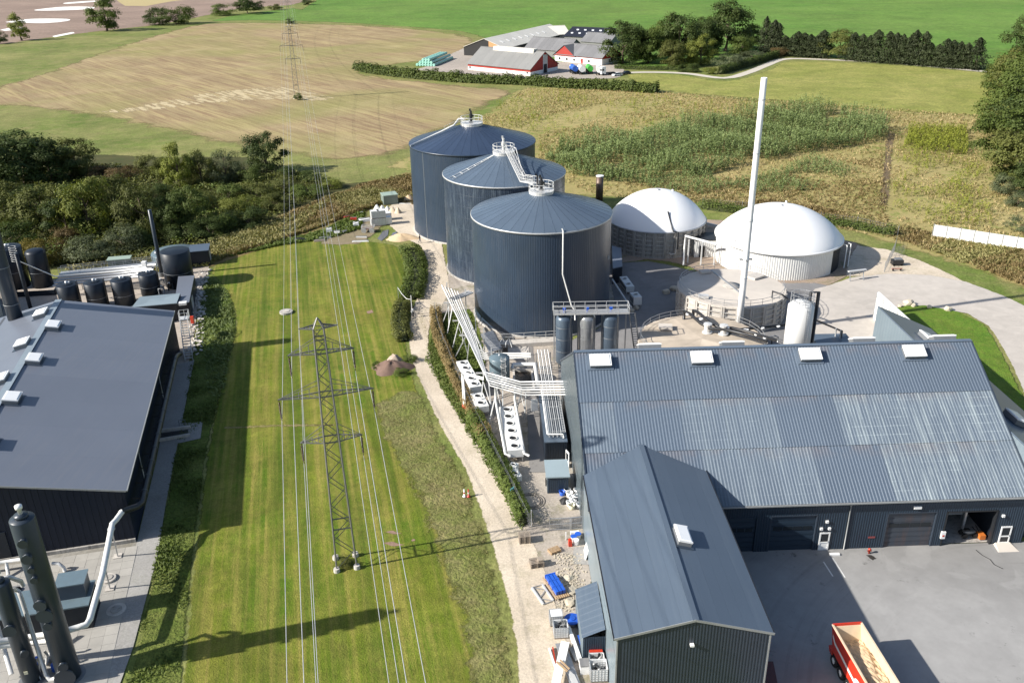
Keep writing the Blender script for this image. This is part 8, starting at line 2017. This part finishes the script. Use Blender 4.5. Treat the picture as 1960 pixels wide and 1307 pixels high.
q = inside(GP([(240, 1320), (290, 1120), (310, 1000), (338, 870), (362, 720), (382, 600), (400, 525), (440, 560), (452, 620), (430, 720), (400, 850), (374, 1020), (340, 1320)]), 11000)
v = vnoise(q, .35, 5) + RNG.uniform(-.2, .2, len(q)); blades('verge_weeds', 'tall green weeds on the verge beside the concrete path', 'weeds', q[v > .4], (.1 + .36 * vnoise(q, .5, 2))[v > .4], 4, 'weed', .35, 1.0, .3)
q2 = inside(GP([(395, 530), (440, 560), (450, 640), (430, 760), (400, 760), (385, 620)]), 900); blades('verge_dry_grass', 'pale seeding grass on the upper verge', 'grass', q2, .6, 5, 'reed', .2, .9, .3)
q = inside(GP([(725, 790), (790, 752), (845, 840), (890, 925), (930, 1030), (958, 1140), (980, 1300), (900, 1300), (880, 1200), (835, 1060), (795, 950), (750, 860)]), 12000)
v = vnoise(q, .8, 1); v2 = vnoise(q, 1.9, 3) * v; blades('tussock_grass', 'rough tussocks between the lawn and the gravel track', 'grass', q[v2 > .25], .15, 4, 'tuss', .45, 1.5, .25)
q = inside(GP([(815, 690), (835, 600), (846, 620), (870, 720), (905, 790), (960, 890), (1010, 990), (1000, 1020), (960, 940), (900, 840), (850, 750)]), 2600); blades('hedge_foot_grass', 'grass along the foot of the track hedge', 'grass', q, .35, 4, 'weed', .35, 1.0, .3)
q = inside(GP([(842, 605), (900, 600), (930, 700), (915, 790), (880, 720)]), 2200); blades('yard_weeds', 'weeds in the fenced corner under the pipe rack', 'weeds', q, .45, 4, 'weed', .35, 1.0, .3)
q = inside(GP([(800, 600), (812, 640), (822, 690), (838, 690), (818, 640), (812, 600)]), 500); blades('track_grass', 'grass strip down the middle of the gravel track', 'grass', q, .16, 3, 'tuss', .4, 1.0, .2)

q = inside(GP([(-60, 345), (60, 330), (190, 318), (330, 325), (480, 330), (560, 335), (640, 352), (600, 385), (500, 430), (420, 465), (320, 492), (100, 512), (-60, 540)]), 26000)
hh = .4 + 2.2 * vnoise(q, .22, 2) * vnoise(q, .09, 1) + .5 * vnoise(q, .6, 3); n = len(q)
pos = np.stack([q[:, 0], q[:, 1], hh * RNG.uniform(.4, 1.05, n)], 1); nr = np.stack([RNG.normal(size=n) * .5 - .25, RNG.normal(size=n) * .5, np.full(n, .8)], 1)
o = mesh_obj('wood_undergrowth', cards('wood_undergrowth', pos, nr, RNG.uniform(.45, 1.0, n), .4 + .5 * (vnoise(q, .15, 4) - .5) + RNG.normal(size=n) * .2, LM['olive'], .55)); setp(o, 'tangled olive undergrowth filling the wood between its trees', 'undergrowth', kind='stuff')
q = inside(GP([(-60, 360), (330, 335), (560, 345), (500, 425), (320, 488), (-60, 530)]), 9000); v = vnoise(q, .11, 7); q = q[v > .5]; n = len(q)
pos = np.stack([q[:, 0], q[:, 1], .5 + 2.4 * vnoise(q, .3, 5) * RNG.uniform(.3, 1, n)], 1); nr = np.stack([RNG.normal(size=n) * .5 - .25, RNG.normal(size=n) * .5, np.full(n, .8)], 1)
o = mesh_obj('bramble', cards('bramble', pos, nr, RNG.uniform(.4, .9, n), RNG.uniform(.2, .8, n), LM['mid'], .55)); setp(o, 'dark green bramble in patches through the wood', 'undergrowth', kind='stuff')
for i, (lb_, px, ba, tp, w, lf) in enumerate((('green shrub at the left foot of the soil mound', 722, 704, 690, 20, 'mid'), ('dark shrub on the right shoulder of the soil mound', 785, 692, 676, 26, 'mid'), ('low shrub in front of the soil mound', 768, 716, 704, 30, 'weed'))):
    PXT('mound_shrub', lb_, 'bush', px, ba, tp, w, 'bush', lf)
for lb_, px, ba, tp, w, kd, lf in (('tree behind the right-edge group beside the green field', 1900, 170, 118, 40, 'round', 'mid'), ('rusty-tinted tree low in the right-edge group', 1905, 268, 205, 64, 'round', 'olive'), ('dark right-edge tree in shadow behind the rusty one', 1975, 270, 150, 100, 'round', 'dark'), ('right-edge tree topping the group', 1965, 205, 85, 80, 'round', 'mid'), ('dark shrub at the foot of the right-edge trees', 1935, 350, 312, 50, 'bush', 'dark')):
    PXT('edge_tree', lb_, 'tree' if 'tree ' in lb_ else 'bush', px, ba, tp, w, kd, lf, 'trees at the right edge')
for lb_, px, ba, tp, w, kd, lf in (('dark tree filling the gap at the farm\'s left trees', 1218, 112, 52, 50, 'round', 'dark'), ('tree behind the oak in the farm group', 1265, 108, 40, 54, 'round', 'mid'), ('dark tree between the oak and the tallest tree', 1345, 105, 30, 60, 'round', 'dark'), ('low tree right of the tallest farm tree', 1418, 108, 66, 46, 'round', 'mid'), ('leafy shrub under the farm oak', 1310, 128, 88, 50, 'bush', 'yellow'), ('brownish conifer-edge shrub at the road bend', 1492, 108, 84, 30, 'bush', 'brown')):
    PXT('farm_tree', lb_, 'tree' if 'tree ' in lb_ else 'bush', px, ba, tp, w, kd, lf, 'trees round the farm')
